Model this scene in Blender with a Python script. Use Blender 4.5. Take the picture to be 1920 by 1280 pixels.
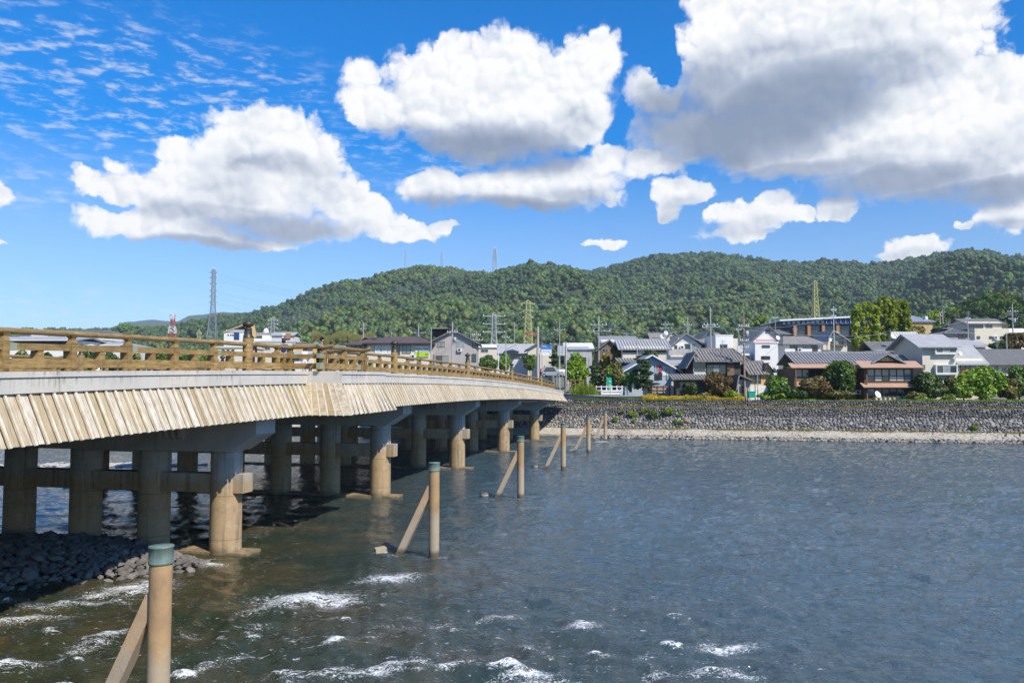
import bpy, bmesh, math, random
import numpy as np
from mathutils import Vector, Matrix, Euler
from mathutils import noise as mnoise

for _o in list(bpy.data.objects):
    bpy.data.objects.remove(_o, do_unlink=True)
SC = bpy.context.scene
COL = SC.collection
RND = random.Random(7)
R = math.radians

# ------------------------------------------------------------------ camera
HC = 7.0                     # eye above the water
FPX = 1500.0                 # focal length in pixels of the 1920 wide photograph
PITCH = math.atan(82.0 / FPX)
cam_d = bpy.data.cameras.new('camera')
cam_d.sensor_width = 36.0
cam_d.lens = 36.0 * FPX / 1920.0
cam_d.clip_start = 0.1
cam_d.clip_end = 20000
cam = bpy.data.objects.new('camera', cam_d)
COL.objects.link(cam)
cam.location = (0, 0, HC)
cam.rotation_euler = (math.pi / 2 + PITCH, 0, 0)
SC.camera = cam
CP, SP = math.cos(PITCH), math.sin(PITCH)

def ray(px, py):
    dx, dy = (px - 960) / FPX, (640 - py) / FPX
    return Vector((dx, CP - dy * SP, SP + dy * CP))

def at(px, py, Y):
    d = ray(px, py)
    return Vector((0, 0, HC)) + d * (Y / d.y)

def on_water(px, py, z=0.0):
    d = ray(px, py)
    return Vector((0, 0, HC)) + d * ((z - HC) / d.z)

# bridge frame: s along the bridge, l to its left, as seen from the camera
TH = math.atan(329 / 1500.0)
ST, CT = math.sin(TH), math.cos(TH)
def B(s, l, z):
    return Vector((s * ST - l * CT, s * CT + l * ST, z))
def to_sl(x, y):
    return x * ST + y * CT, -x * CT + y * ST

# ------------------------------------------------------------------ render settings
SC.render.engine = 'CYCLES'
SC.view_settings.view_transform = 'Standard'
try:
    SC.view_settings.look = 'None'
except Exception:
    pass
SC.view_settings.exposure = 0.35
SC.view_settings.gamma = 1.0
SC.view_settings.use_curve_mapping = False
SC.cycles.use_denoising = True
SC.cycles.max_bounces = 6
SC.cycles.diffuse_bounces = 3
SC.cycles.glossy_bounces = 3
SC.cycles.transmission_bounces = 3
SC.cycles.caustics_reflective = False
SC.cycles.caustics_refractive = False

# ------------------------------------------------------------------ sun and sky
# light travels along the bridge (+3.3), to its left (+4.5) and down (-5.6)
LDIR = (B(3.3, 4.5, 0) + Vector((0, 0, -5.6))).normalized()
sun_d = bpy.data.lights.new('sun', 'SUN')
sun_d.energy = 4.6
sun_d.angle = R(0.53)
sun_d.color = (1.0, 0.93, 0.82)
sun = bpy.data.objects.new('sun', sun_d)
COL.objects.link(sun)
sun.rotation_euler = LDIR.to_track_quat('-Z', 'Y').to_euler()
SUN_EL = math.asin(-LDIR.z)
SUN_AZ = math.atan2(-LDIR.x, -LDIR.y)      # from +Y towards +X

world = bpy.data.worlds.new('World')
SC.world = world
world.use_nodes = True
WT = world.node_tree
WT.nodes.clear()

class NG:
    """small helper to write node trees"""
    def __init__(s, nt): s.nt = nt
    def n(s, t, **kw):
        x = s.nt.nodes.new(t)
        for k, v in kw.items():
            setattr(x, k, v)
        return x
    def put(s, sock, v):
        if hasattr(v, 'links') or hasattr(v, 'is_linked'):
            s.nt.links.new(v, sock)
        elif v is not None:
            sock.default_value = v
    def math(s, op, a, b=None, c=None, clamp=False):
        x = s.n('ShaderNodeMath', operation=op); x.use_clamp = clamp
        for i, v in enumerate((a, b, c)):
            if v is not None: s.put(x.inputs[i], v)
        return x.outputs[0]
    def vm(s, op, a, b=None, c=None, out=0):
        x = s.n('ShaderNodeVectorMath', operation=op)
        for i, v in enumerate((a, b, c)):
            if v is not None: s.put(x.inputs[i], v)
        return x.outputs['Value'] if op in ('LENGTH', 'DOT_PRODUCT', 'DISTANCE') else x.outputs[0]
    def noise(s, vec, scale, detail=4, rough=0.5, dist=0.0, out='Fac', dim='3D'):
        x = s.n('ShaderNodeTexNoise'); x.noise_dimensions = dim
        if vec is not None: s.put(x.inputs['Vector'], vec)
        x.inputs['Scale'].default_value = scale
        x.inputs['Detail'].default_value = detail
        x.inputs['Roughness'].default_value = rough
        x.inputs['Distortion'].default_value = dist
        return x.outputs[out]
    def voro(s, vec, scale, feature='F1', out='Distance', rand=1.0):
        x = s.n('ShaderNodeTexVoronoi'); x.feature = feature
        if vec is not None: s.put(x.inputs['Vector'], vec)
        x.inputs['Scale'].default_value = scale
        x.inputs['Randomness'].default_value = rand
        return x.outputs[out]
    def mr(s, v, a, b, c=0.0, d=1.0, smooth=False):
        x = s.n('ShaderNodeMapRange')
        if smooth: x.interpolation_type = 'SMOOTHSTEP'
        s.put(x.inputs[0], v)
        for i, q in enumerate((a, b, c, d)): s.put(x.inputs[i + 1], q)
        return x.outputs[0]
    def mix(s, f, a, b, blend='MIX'):
        x = s.n('ShaderNodeMix'); x.data_type = 'RGBA'; x.blend_type = blend
        s.put(x.inputs[0], f)
        for i, v in ((6, a), (7, b)):
            if isinstance(v, tuple) and len(v) == 3: v = (*v, 1)
            s.put(x.inputs[i], v)
        return x.outputs[2]
    def ramp(s, f, stops):
        x = s.n('ShaderNodeValToRGB'); s.put(x.inputs[0], f)
        cr = x.color_ramp
        while len(cr.elements) < len(stops): cr.elements.new(0.5)
        for e, (p, c) in zip(cr.elements, stops):
            e.position = p; e.color = (*c, 1) if len(c) == 3 else c
        return x.outputs[0]
    def comb(s, x=0.0, y=0.0, z=0.0):
        n = s.n('ShaderNodeCombineXYZ')
        for i, v in enumerate((x, y, z)): s.put(n.inputs[i], v)
        return n.outputs[0]
    def sep(s, v):
        n = s.n('ShaderNodeSeparateXYZ'); s.put(n.inputs[0], v)
        return n.outputs

def azel(px, py):
    d = ray(px, py).normalized()
    return math.atan2(d.x, d.y), math.asin(d.z)

# lit bodies of the clouds and their grey undersides: centre and half size in photo pixels
CLOUDS = [
 # left cumulus
 (500,258,112,62),(565,300,78,74),(435,290,66,58),(340,300,46,50),(330,345,70,34),(235,348,78,30),(160,328,32,20),(210,302,26,12),
 (470,370,160,62),(260,415,104,30),(350,432,110,28),(640,372,62,44),(692,398,46,40),(760,428,84,22),(832,420,30,14),(560,425,150,32),(510,455,70,12),(500,325,150,50),(430,385,150,50),(320,388,90,34),(400,450,120,20),
 # centre cumulus
 (880,160,185,80),(955,118,110,62),(845,85,42,34),(1000,175,165,92),(715,195,92,50),(680,135,40,26),(800,205,170,58),(1070,210,112,62),
 (1122,100,60,52),(1000,250,160,52),(900,260,170,42),(1090,130,70,60),
 # shelf below it
 (820,350,76,44),(950,345,140,48),(1065,335,125,50),(1150,290,46,32),(1225,305,75,28),(1285,295,24,10),(990,375,170,22),
 # huge top right
 (1410,15,140,92),(1570,10,270,125),(1750,25,112,62),(1690,95,150,80),(1372,150,142,92),(1228,170,60,58),(1500,150,220,120),
 (1600,205,150,62),(1300,245,130,72),(1480,250,150,60),(1680,178,90,48),(1420,255,150,65),
 # right bank
 (1800,195,130,78),(1700,245,150,75),(1900,225,130,100),(1600,285,150,55),(1510,305,150,34),(1750,315,230,58),(1930,330,150,50),(1420,300,100,24),
 # little ones
 (1262,362,46,28),(1245,395,26,26),(1305,366,34,20),(1400,408,78,28),(1445,395,40,28),(1385,440,66,20),(1345,402,36,14),
 (1500,398,26,17),(1558,382,34,26),(1885,396,46,28),(1930,390,60,34),(1812,412,14,9),(1715,458,52,20),(1745,450,22,16),(1672,478,36,12),
 (1135,455,40,9),(0,370,26,20),(0,460,22,7),
]
SHADES = [
 (540,312,100,16,.45),(430,400,170,15,.5),(520,428,140,26,.75),(320,392,60,16,.55),(360,458,130,14,.75),(610,456,120,10,.5),(430,350,60,50,.3),(590,360,50,50,.25),
 (900,278,180,36,.95),(1000,292,100,26,.95),(770,254,110,24,.55),(1080,240,50,30,.4),
 (970,390,150,18,.95),(840,384,80,20,.85),(1080,374,80,20,.5),
 (1270,225,95,62,.9),(1350,258,125,60,1.0),(1440,220,140,70,1.0),(1530,180,125,60,.95),(1630,140,110,42,.6),(1330,170,100,60,.6),(1450,130,130,50,.5),(1580,90,120,40,.25),
 (1500,322,170,20,.7),(1650,342,170,24,.85),(1800,362,180,22,.85),(1890,268,90,24,.3),(1640,290,80,18,.25),(1800,306,170,16,.3),
 (1390,436,70,14,.35),(1250,405,26,14,.4),(1270,384,40,14,.4),(1440,418,40,10,.3),(1885,417,60,10,.45),(1700,475,60,10,.3),
]

HOLES = [(1232,55,34,70),(1245,120,22,40),(735,300,70,26),(1180,12,22,40)]

def build_sky():
    g = NG(WT)
    sky = g.n('ShaderNodeTexSky'); sky.sky_type = 'NISHITA'; sky.sun_disc = False
    sky.sun_elevation = SUN_EL; sky.sun_rotation = SUN_AZ
    sky.altitude = 0; sky.air_density = 1.0; sky.dust_density = 0.4; sky.ozone_density = 3.0
    tc = g.n('ShaderNodeTexCoord').outputs['Generated']
    X, Y, Z = g.sep(tc)
    az = g.math('ARCTAN2', X, Y)
    el = g.math('ARCSINE', g.math('MINIMUM', g.math('MAXIMUM', Z, -1.0), 1.0))
    p0 = g.comb(az, el, 0.0)
    # clean sky colour: deeper and more saturated than the raw model
    skyc = g.mix(1.0, sky.outputs[0], (SKY_TINT[0], SKY_TINT[1], SKY_TINT[2]), 'MULTIPLY')
    hs = g.n('ShaderNodeHueSaturation'); g.put(hs.inputs['Saturation'], g.mr(el, R(7), R(25), SKY_SAT[0], SKY_SAT[1], True)); g.put(hs.inputs['Value'], g.mr(el, R(5), R(24), .93, 1.12, True))
    g.put(hs.inputs['Color'], skyc)
    skyc = hs.outputs[0]
    # domain warp: big lumps and small curls
    w1 = g.vm('SUBTRACT', g.noise(p0, 11.0, 3, .55, out='Color'), (.5, .5, .5))
    w2 = g.vm('SUBTRACT', g.noise(p0, 42.0, 5, .62, out='Color'), (.5, .5, .5))
    off = g.vm('ADD', g.vm('MULTIPLY', w1, (.050, .036, 0)), g.vm('MULTIPLY', w2, (.026, .026, 0)))
    p = g.vm('ADD', p0, off)
    psoft = g.vm('ADD', p0, g.vm('MULTIPLY', w1, (.06, .03, 0)))
    cur = None
    for cx, cy, rx, ry in CLOUDS:
        a, e = azel(cx, cy)
        irx, iry = 1500.0 / (rx * 1.04 + 2), 1500.0 / (ry * 1.04 + 2)
        v = g.vm('MULTIPLY_ADD', p, (irx, iry, 0), (-a * irx, -e * iry, 0))
        d = g.vm('LENGTH', v)
        cur = d if cur is None else g.math('SMOOTH_MIN', cur, d, .12)
    field = g.math('SUBTRACT', 1.0, cur)                       # 1 in the middle of a cloud, 0 at the rim
    for cx, cy, rx, ry in HOLES:
        a, e = azel(cx, cy)
        v = g.vm('LENGTH', g.vm('MULTIPLY_ADD', p, (1500. / rx, 1500. / ry, 0), (-a * 1500. / rx, -e * 1500. / ry, 0)))
        field = g.math('SUBTRACT', field, g.mr(v, .3, 1.3, 1.3, 0, True))
    # outside the photograph the same kind of cloud goes on all round
    wide = g.noise(g.vm('MULTIPLY', p, (1.0, 1.7, 1.0)), 2.6, 5, .55)
    wide = g.math('MULTIPLY', g.math('SUBTRACT', wide, .56), 4.0)
    inx = g.mr(g.math('ABSOLUTE', az), R(34), R(42), 0, 1, True)
    iny = g.mr(el, R(25), R(31), 0, 1, True)
    outside = g.math('MAXIMUM', inx, iny)
    low = g.mr(el, R(3), R(9), 0, 1, True)
    wide = g.math('SUBTRACT', wide, g.mr(low, 0, 1, .8, 0))
    n = g.n('ShaderNodeMix'); n.data_type = 'FLOAT'
    g.put(n.inputs[0], outside); g.put(n.inputs[2], field); g.put(n.inputs[3], wide)
    field = n.outputs[0]
    # cauliflower billows: rounded cells at four sizes on warped ground
    w3 = g.vm('SUBTRACT', g.noise(p0, 90.0, 4, .6, out='Color'), (.5, .5, .5))
    pc = g.vm('ADD', g.vm('ADD', p0, g.vm('MULTIPLY', w1, (.03, .022, 0))), g.vm('ADD', g.vm('MULTIPLY', w2, (.022, .020, 0)), g.vm('MULTIPLY', w3, (.010, .010, 0))))
    def billow(q):
        t = None
        for sc, wt in ((13.0, .36), (30.0, .36), (70.0, .28)):
            x = g.n('ShaderNodeTexVoronoi'); x.feature = 'SMOOTH_F1'; x.voronoi_dimensions = '2D'
            x.inputs['Scale'].default_value = sc; x.inputs['Smoothness'].default_value = .22
            g.put(x.inputs['Vector'], q)
            d = x.outputs['Distance']
            y = g.math('MULTIPLY', g.math('MULTIPLY', d, d), -1.9 * wt)
            t = y if t is None else g.math('ADD', t, y)
        return g.math('ADD', t, .82)                       # about 0.2 in the creases, 0.8 on the puffs
    bill = billow(pc)
    bill2 = billow(g.vm('ADD', pc, (.0045, .0085, 0)))
    fbm = g.noise(p, 34.0, 9, .70)
    # grey undersides
    sh = None
    for cx, cy, rx, ry, k in SHADES:
        a, e = azel(cx, cy)
        irx, iry = 1500.0 / (rx * 1.42), 1500.0 / (ry * 1.6)
        d = g.vm('LENGTH', g.vm('MULTIPLY_ADD', psoft, (irx, iry, 0), (-a * irx, -e * iry, 0)))
        m = g.mr(d, 0.30, 1.08, k, 0, True)
        sh = m if sh is None else g.math('MAXIMUM', sh, m)
    widesh = g.mr(g.noise(g.vm('MULTIPLY', g.vm('ADD', p, (0, .05, 0)), (1.0, 1.7, 1.0)), 2.6, 3, .5), .56, .70, 0, .8, True)
    n = g.n('ShaderNodeMix'); n.data_type = 'FLOAT'
    g.put(n.inputs[0], outside); g.put(n.inputs[2], sh); g.put(n.inputs[3], widesh)
    sh = n.outputs[0]
    # wispy where the air is drying out: along the bases and in patches
    wisp = g.math('MAXIMUM', g.mr(sh, .15, .7, 0, 1, True), g.mr(g.noise(p0, 9.0, 3, .5), .50, .66, 0, 1, True))
    edge = g.math('ADD', g.math('MULTIPLY', g.math('SUBTRACT', bill, .58), .62), g.math('MULTIPLY', g.math('SUBTRACT', fbm, .5), g.math('MULTIPLY_ADD', wisp, .55, .80)))
    edge = g.math('MULTIPLY', edge, g.mr(field, .10, .42, 1.0, .25, True))
    f2 = g.math('ADD', field, edge)
    alpha = g.mr(f2, -.05, g.math('MULTIPLY_ADD', wisp, .36, .24), 0, 1, True)
    relief = g.math('MULTIPLY', g.math('SUBTRACT', bill2, bill), -.36)           # puffs catch the light on their upper right
    crease = g.math('MULTIPLY', g.math('SUBTRACT', bill, .62), .09)
    calm = g.math('MULTIPLY_ADD', sh, -.8, 1.0)
    rim = g.mr(f2, 0.0, .35, .10, 0, True)
    lum = g.math('SUBTRACT', .93, g.math('MULTIPLY', sh, .90))
    lum = g.math('ADD', lum, g.math('MULTIPLY', g.math('ADD', relief, crease), calm))
    big = g.math('MULTIPLY', g.math('SUBTRACT', g.noise(psoft, 13, 5, .55), .50), .75)
    lum = g.math('SUBTRACT', g.math('ADD', lum, rim), g.math('MAXIMUM', big, 0.0))
    lum = g.math('MINIMUM', g.math('MAXIMUM', lum, 0.0), 1.0)
    ccol = g.ramp(lum, [(0.0, (.27, .33, .45)), (.35, (.45, .51, .63)), (.7, (.80, .84, .90)), (.95, (1.02, 1.02, 1.02))])
    # thin rippled high cloud in the upper left and a faint veil low down
    hp = g.vm('ADD', g.vm('MULTIPLY', p0, (1.0, 3.3, 1.0)), g.vm('MULTIPLY', w1, (.035, .03, 0)))
    hi = g.noise(hp, 30, 6, .62)
    hi = g.mr(hi, .47, .70, 0, 1, True)
    a, e = azel(200, 165)
    hm = g.vm('LENGTH', g.vm('MULTIPLY_ADD', psoft, (1500/560., 1500/165., 0), (-a*1500/560., -e*1500/165., 0)))
    hm = g.mr(hm, .35, 1.0, .62, 0, True)
    a, e = azel(60, 350)
    hm2 = g.vm('LENGTH', g.vm('MULTIPLY_ADD', psoft, (1500/300., 1500/60., 0), (-a*1500/300., -e*1500/60., 0)))
    hm2 = g.mr(hm2, .2, 1.0, .45, 0, True)
    a, e = azel(100, 575)
    hm3 = g.vm('LENGTH', g.vm('MULTIPLY_ADD', psoft, (1500/420., 1500/50., 0), (-a*1500/420., -e*1500/50., 0)))
    hm3 = g.mr(hm3, .2, 1.0, .45, 0, True)
    a, e = azel(760, 270)
    hm4 = g.vm('LENGTH', g.vm('MULTIPLY_ADD', psoft, (1500/330., 1500/130., 0), (-a*1500/330., -e*1500/130., 0)))
    hm4 = g.mr(hm4, .3, 1.0, .35, 0, True)
    hmask = g.math('MAXIMUM', g.math('MAXIMUM', hm, hm4), g.math('MAXIMUM', hm2, hm3))
    hi = g.math('MULTIPLY', hi, hmask)
    bgs = g.n('ShaderNodeBackground'); g.put(bgs.inputs[0], skyc); bgs.inputs[1].default_value = SKY_STRENGTH
    bgh = g.n('ShaderNodeBackground'); bgh.inputs[0].default_value = (.80, .86, .95, 1); bgh.inputs[1].default_value = .8
    bgc = g.n('ShaderNodeBackground'); g.put(bgc.inputs[0], ccol); bgc.inputs[1].default_value = .80
    m1 = g.n('ShaderNodeMixShader'); g.put(m1.inputs[0], hi); g.put(m1.inputs[1], bgs.outputs[0]); g.put(m1.inputs[2], bgh.outputs[0])
    m2 = g.n('ShaderNodeMixShader'); g.put(m2.inputs[0], alpha); g.put(m2.inputs[1], m1.outputs[0]); g.put(m2.inputs[2], bgc.outputs[0])
    out = g.n('ShaderNodeOutputWorld'); g.put(out.inputs[0], m2.outputs[0])

SKY_TINT = (0.76, 0.93, 1.16)
SKY_SAT = (1.06, 1.52)
SKY_STRENGTH = 0.115
build_sky()
# ------------------------------------------------------------------ helpers
def link(o, parent=None):
    COL.objects.link(o)
    if parent is not None:
        o.parent = parent
    return o

def tag(o, label=None, cat=None, group=None, kind=None):
    if label: o['label'] = label
    if cat: o['category'] = cat
    if group: o['group'] = group
    if kind: o['kind'] = kind
    return o

def thing(name, label, cat, loc=(0, 0, 0), rz=0.0, group=None):
    o = bpy.data.objects.new(name, None)
    o.empty_display_size = 0.3
    COL.objects.link(o)
    o.location = loc
    o.rotation_euler = (0, 0, rz)
    return tag(o, label, cat, group)

def mesh_obj(name, me, mats, parent=None, loc=None):
    for m in (mats if isinstance(mats, (list, tuple)) else [mats]):
        me.materials.append(m)
    o = bpy.data.objects.new(name, me)
    if loc is not None: o.location = loc
    return link(o, parent)

class MB:
    """collects polygons and links them as one mesh object"""
    def __init__(s):
        s.v = []; s.f = []; s.mi = []; s.sm = []
        s.cur = 0
    def add(s, vs, fs, smooth=False):
        b = len(s.v)
        s.v.extend([tuple(x) for x in vs])
        for f in fs:
            s.f.append(tuple(b + i for i in f)); s.mi.append(s.cur); s.sm.append(smooth)
        return s
    def hexa(s, c):
        """8 corners: bottom ring 0-3 counter clockwise from above, top ring 4-7"""
        return s.add(c, [(3, 2, 1, 0), (4, 5, 6, 7), (0, 1, 5, 4), (1, 2, 6, 5), (2, 3, 7, 6), (3, 0, 4, 7)])
    def box(s, x0, x1, y0, y1, z0, z1):
        return s.hexa([(x0, y0, z0), (x1, y0, z0), (x1, y1, z0), (x0, y1, z0), (x0, y0, z1), (x1, y0, z1), (x1, y1, z1), (x0, y1, z1)])
    def cbox(s, c, d):
        return s.box(c[0]-d[0]/2, c[0]+d[0]/2, c[1]-d[1]/2, c[1]+d[1]/2, c[2]-d[2]/2, c[2]+d[2]/2)
    def bar(s, p0, p1, w, h, up=(0, 0, 1)):
        """rectangular bar between two points"""
        p0, p1 = Vector(p0), Vector(p1)
        d = (p1 - p0).normalized()
        u = Vector(up)
        x = d.cross(u)
        if x.length < 1e-4: x = d.cross(Vector((1, 0, 0)))
        x.normalize(); z = x.cross(d).normalized()
        a, b = x * w / 2, z * h / 2
        return s.hexa([p0 - a - b, p0 + a - b, p1 + a - b, p1 - a - b, p0 - a + b, p0 + a + b, p1 + a + b, p1 - a + b])
    def tube(s, p0, p1, r0, r1=None, n=8, caps=True, jit=0, smooth=True):
        p0, p1 = Vector(p0), Vector(p1)
        r1 = r0 if r1 is None else r1
        d = (p1 - p0).normalized()
        x = d.orthogonal().normalized(); y = d.cross(x)
        vs = []
        for p, r in ((p0, r0), (p1, r1)):
            for k in range(n):
                a = 2 * math.pi * k / n
                vs.append(p + (x * math.cos(a) + y * math.sin(a)) * r)
        s.add(vs, [(k, (k + 1) % n, n + (k + 1) % n, n + k) for k in range(n)], smooth)
        if caps:
            s.add(vs[:n], [tuple(range(n - 1, -1, -1))]); s.add(vs[n:], [tuple(range(n))])
        return s
    def path(s, pts, r, n=6, caps=True):
        """tube along a polyline; r a number or list"""
        pts = [Vector(p) for p in pts]
        rr = r if isinstance(r, (list, tuple)) else [r] * len(pts)
        ref = None; vs = []
        for i, p in enumerate(pts):
            d = (pts[min(i + 1, len(pts) - 1)] - pts[max(i - 1, 0)]).normalized()
            if ref is None: x = d.orthogonal().normalized()
            else:
                x = ref - d * ref.dot(d)
                x = x.normalized() if x.length > 1e-5 else d.orthogonal().normalized()
            ref = x; y = d.cross(x)
            for k in range(n):
                a = 2 * math.pi * k / n
                vs.append(p + (x * math.cos(a) + y * math.sin(a)) * rr[i])
        fs = []
        for i in range(len(pts) - 1):
            for k in range(n):
                fs.append((i*n + k, i*n + (k+1) % n, (i+1)*n + (k+1) % n, (i+1)*n + k))
        s.add(vs, fs, True)
        if caps:
            s.add(vs[:n], [tuple(range(n - 1, -1, -1))]); s.add(vs[-n:], [tuple(range(n))])
        return s
    def lathe(s, c, prof, n=16, smooth=True):
        """prof: list of (r, z) upwards"""
        c = Vector(c); vs = []
        for r, z in prof:
            for k in range(n):
                a = 2 * math.pi * k / n
                vs.append(c + Vector((r * math.cos(a), r * math.sin(a), z)))
        fs = []
        for i in range(len(prof) - 1):
            for k in range(n):
                fs.append((i*n + k, i*n + (k+1) % n, (i+1)*n + (k+1) % n, (i+1)*n + k))
        s.add(vs, fs, smooth)
        if prof[0][0] > 1e-3: s.add(vs[:n], [tuple(range(n - 1, -1, -1))])
        if prof[-1][0] > 1e-3: s.add(vs[-n:], [tuple(range(n))])
        return s
    def prism(s, poly, y0, y1):
        """polygon in x,z (counter clockwise seen from -y) extruded along y"""
        n = len(poly)
        vs = [(x, y0, z) for x, z in poly] + [(x, y1, z) for x, z in poly]
        return s.add(vs, [tuple(range(n)), tuple(range(2*n - 1, n - 1, -1))] + [((k+1) % n, k, n + k, n + (k+1) % n) for k in range(n)])
    def prismx(s, poly, x0, x1):
        """polygon in y,z extruded along x"""
        n = len(poly)
        vs = [(x0, y, z) for y, z in poly] + [(x1, y, z) for y, z in poly]
        return s.add(vs, [tuple(range(n - 1, -1, -1)), tuple(range(n, 2*n))] + [(k, (k+1) % n, n + (k+1) % n, n + k) for k in range(n)])
    def slab(s, quad, t):
        """a quad sheet given thickness t along -normal"""
        q = [Vector(x) for x in quad]
        nrm = (q[1] - q[0]).cross(q[3] - q[0]).normalized()
        lo = [x - nrm * t for x in q]
        return s.hexa(lo + q)
    def rock(s, c, r, rnd, sq=(1, 1, .75)):
        """one angular boulder of 20 faces"""
        t = (1 + 5 ** .5) / 2
        vs = [(-1,t,0),(1,t,0),(-1,-t,0),(1,-t,0),(0,-1,t),(0,1,t),(0,-1,-t),(0,1,-t),(t,0,-1),(t,0,1),(-t,0,-1),(-t,0,1)]
        fs = [(0,11,5),(0,5,1),(0,1,7),(0,7,10),(0,10,11),(1,5,9),(5,11,4),(11,10,2),(10,7,6),(7,1,8),(3,9,4),(3,4,2),(3,2,6),(3,6,8),(3,8,9),(4,9,5),(2,4,11),(6,2,10),(8,6,7),(9,8,1)]
        e = Euler((rnd.uniform(0, 6), rnd.uniform(0, 6), rnd.uniform(0, 6))).to_matrix()
        c = Vector(c); out = []
        for v in vs:
            p = e @ (Vector(v).normalized() * rnd.uniform(.72, 1.12))
            out.append(c + Vector((p.x * r * sq[0], p.y * r * sq[1], p.z * r * sq[2])))
        return s.add(out, fs)
    def mesh(s, name):
        me = bpy.data.meshes.new(name)
        me.from_pydata(s.v, [], s.f)
        n = len(s.f)
        me.polygons.foreach_set('material_index', s.mi)
        me.polygons.foreach_set('use_smooth', s.sm)
        me.update()
        return me
    def build(s, name, mats, parent=None, loc=None, kind=None, label=None):
        o = mesh_obj(name, s.mesh(name), mats, parent, loc)
        if kind: o['kind'] = kind
        if label: o['label'] = label
        return o

def np_mesh(name, V, F, smooth=False):
    """fast mesh from arrays, F an (n,k) array"""
    me = bpy.data.meshes.new(name)
    V = np.asarray(V, np.float32); F = np.asarray(F, np.int32)
    me.vertices.add(len(V)); me.vertices.foreach_set('co', V.ravel())
    k = F.shape[1]
    me.loops.add(F.size); me.loops.foreach_set('vertex_index', F.ravel())
    me.polygons.add(len(F)); me.polygons.foreach_set('loop_start', np.arange(0, F.size, k, dtype=np.int32))
    me.polygons.foreach_set('use_smooth', np.full(len(F), smooth, bool))
    me.update(calc_edges=True); me.validate()
    return me

def copy_tree(o, parent=None):
    c = o.copy(); COL.objects.link(c)
    if parent is not None: c.parent = parent
    for ch in [x for x in o.children]:
        copy_tree(ch, c)
    return c

# ------------------------------------------------------------------ materials
MATS = {}
def mat(name, c1, c2=None, rough=.75, scale=3.0, detail=5, bump=0.0, bscale=None, stretch=(1, 1, 1), metal=0.0, rnd=0.0, spec=.4, coord='Object', lo=.35, hi=.65, fn=None):
    """principled material: two colours through noise, optional bump, optional tint per object"""
    if name in MATS: return MATS[name]
    m = bpy.data.materials.new(name); m.use_nodes = True
    nt = m.node_tree; nt.nodes.clear(); g = NG(nt)
    p = g.n('ShaderNodeBsdfPrincipled'); o = g.n('ShaderNodeOutputMaterial'); g.put(o.inputs[0], p.outputs[0])
    tc = g.n('ShaderNodeTexCoord').outputs[coord] if coord != 'Position' else g.n('ShaderNodeNewGeometry').outputs['Position']
    vec = g.vm('MULTIPLY', tc, stretch)
    oi = g.n('ShaderNodeObjectInfo').outputs['Random']
    vec = g.vm('ADD', vec, g.vm('MULTIPLY', g.comb(oi, oi, oi), (37.0, 17.0, 53.0))) if rnd else vec
    c2 = c2 or tuple(x * .8 for x in c1)
    nz = g.noise(vec, scale, detail, .6)
    col = g.mix(g.mr(nz, lo, hi), c1, c2)
    if rnd:
        f = g.math('MULTIPLY_ADD', oi, 2 * rnd, 1 - rnd)
        col = g.mix(1.0, col, g.comb(f, f, f), 'MULTIPLY')
    if fn: col = fn(g, col, vec, p) or col
    g.put(p.inputs['Base Color'], col)
    p.inputs['Roughness'].default_value = rough
    p.inputs['Metallic'].default_value = metal
    p.inputs['Specular IOR Level'].default_value = spec
    if bump:
        b = g.n('ShaderNodeBump'); b.inputs['Strength'].default_value = min(1, bump); b.inputs['Distance'].default_value = .03
        g.put(b.inputs['Height'], g.noise(vec, bscale or scale * 4, 4, .6))
        g.put(p.inputs['Normal'], b.outputs[0])
    MATS[name] = m
    return m

def pos(g):
    return g.n('ShaderNodeNewGeometry').outputs['Position']

def concrete_streaks(g, col, vec, p):
    P = pos(g)
    st = g.noise(g.vm('MULTIPLY', P, (1.6, 1.6, .12)), 2.2, 5, .65)
    col = g.mix(g.mr(st, .56, .74, 0, .55), col, (.10, .095, .085))
    big = g.noise(P, .35, 3, .5)
    return g.mix(g.mr(big, .4, .65, 0, .4), col, (.43, .44, .45))
def fascia_drips(g, col, vec, p):
    col = concrete_streaks(g, col, vec, p)
    gz = g.sep(g.n('ShaderNodeTexCoord').outputs['Generated'])[2]
    P = pos(g)
    dr = g.noise(g.vm('MULTIPLY', P, (4.5, 4.5, .35)), 2.0, 6, .7)
    where = g.mr(g.noise(P, .45, 2, .5), .45, .6, 0, 1)
    m = g.math('MULTIPLY', g.math('MULTIPLY', g.mr(dr, .50, .62), where), g.mr(gz, .35, 1.0, 0, .9))
    return g.mix(m, col, (.07, .065, .055))
M_FASCIA = mat('fascia_concrete', (.66, .605, .515), (.56, .52, .45), .85, 1.2, 6, .25, 14, fn=fascia_drips)

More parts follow.
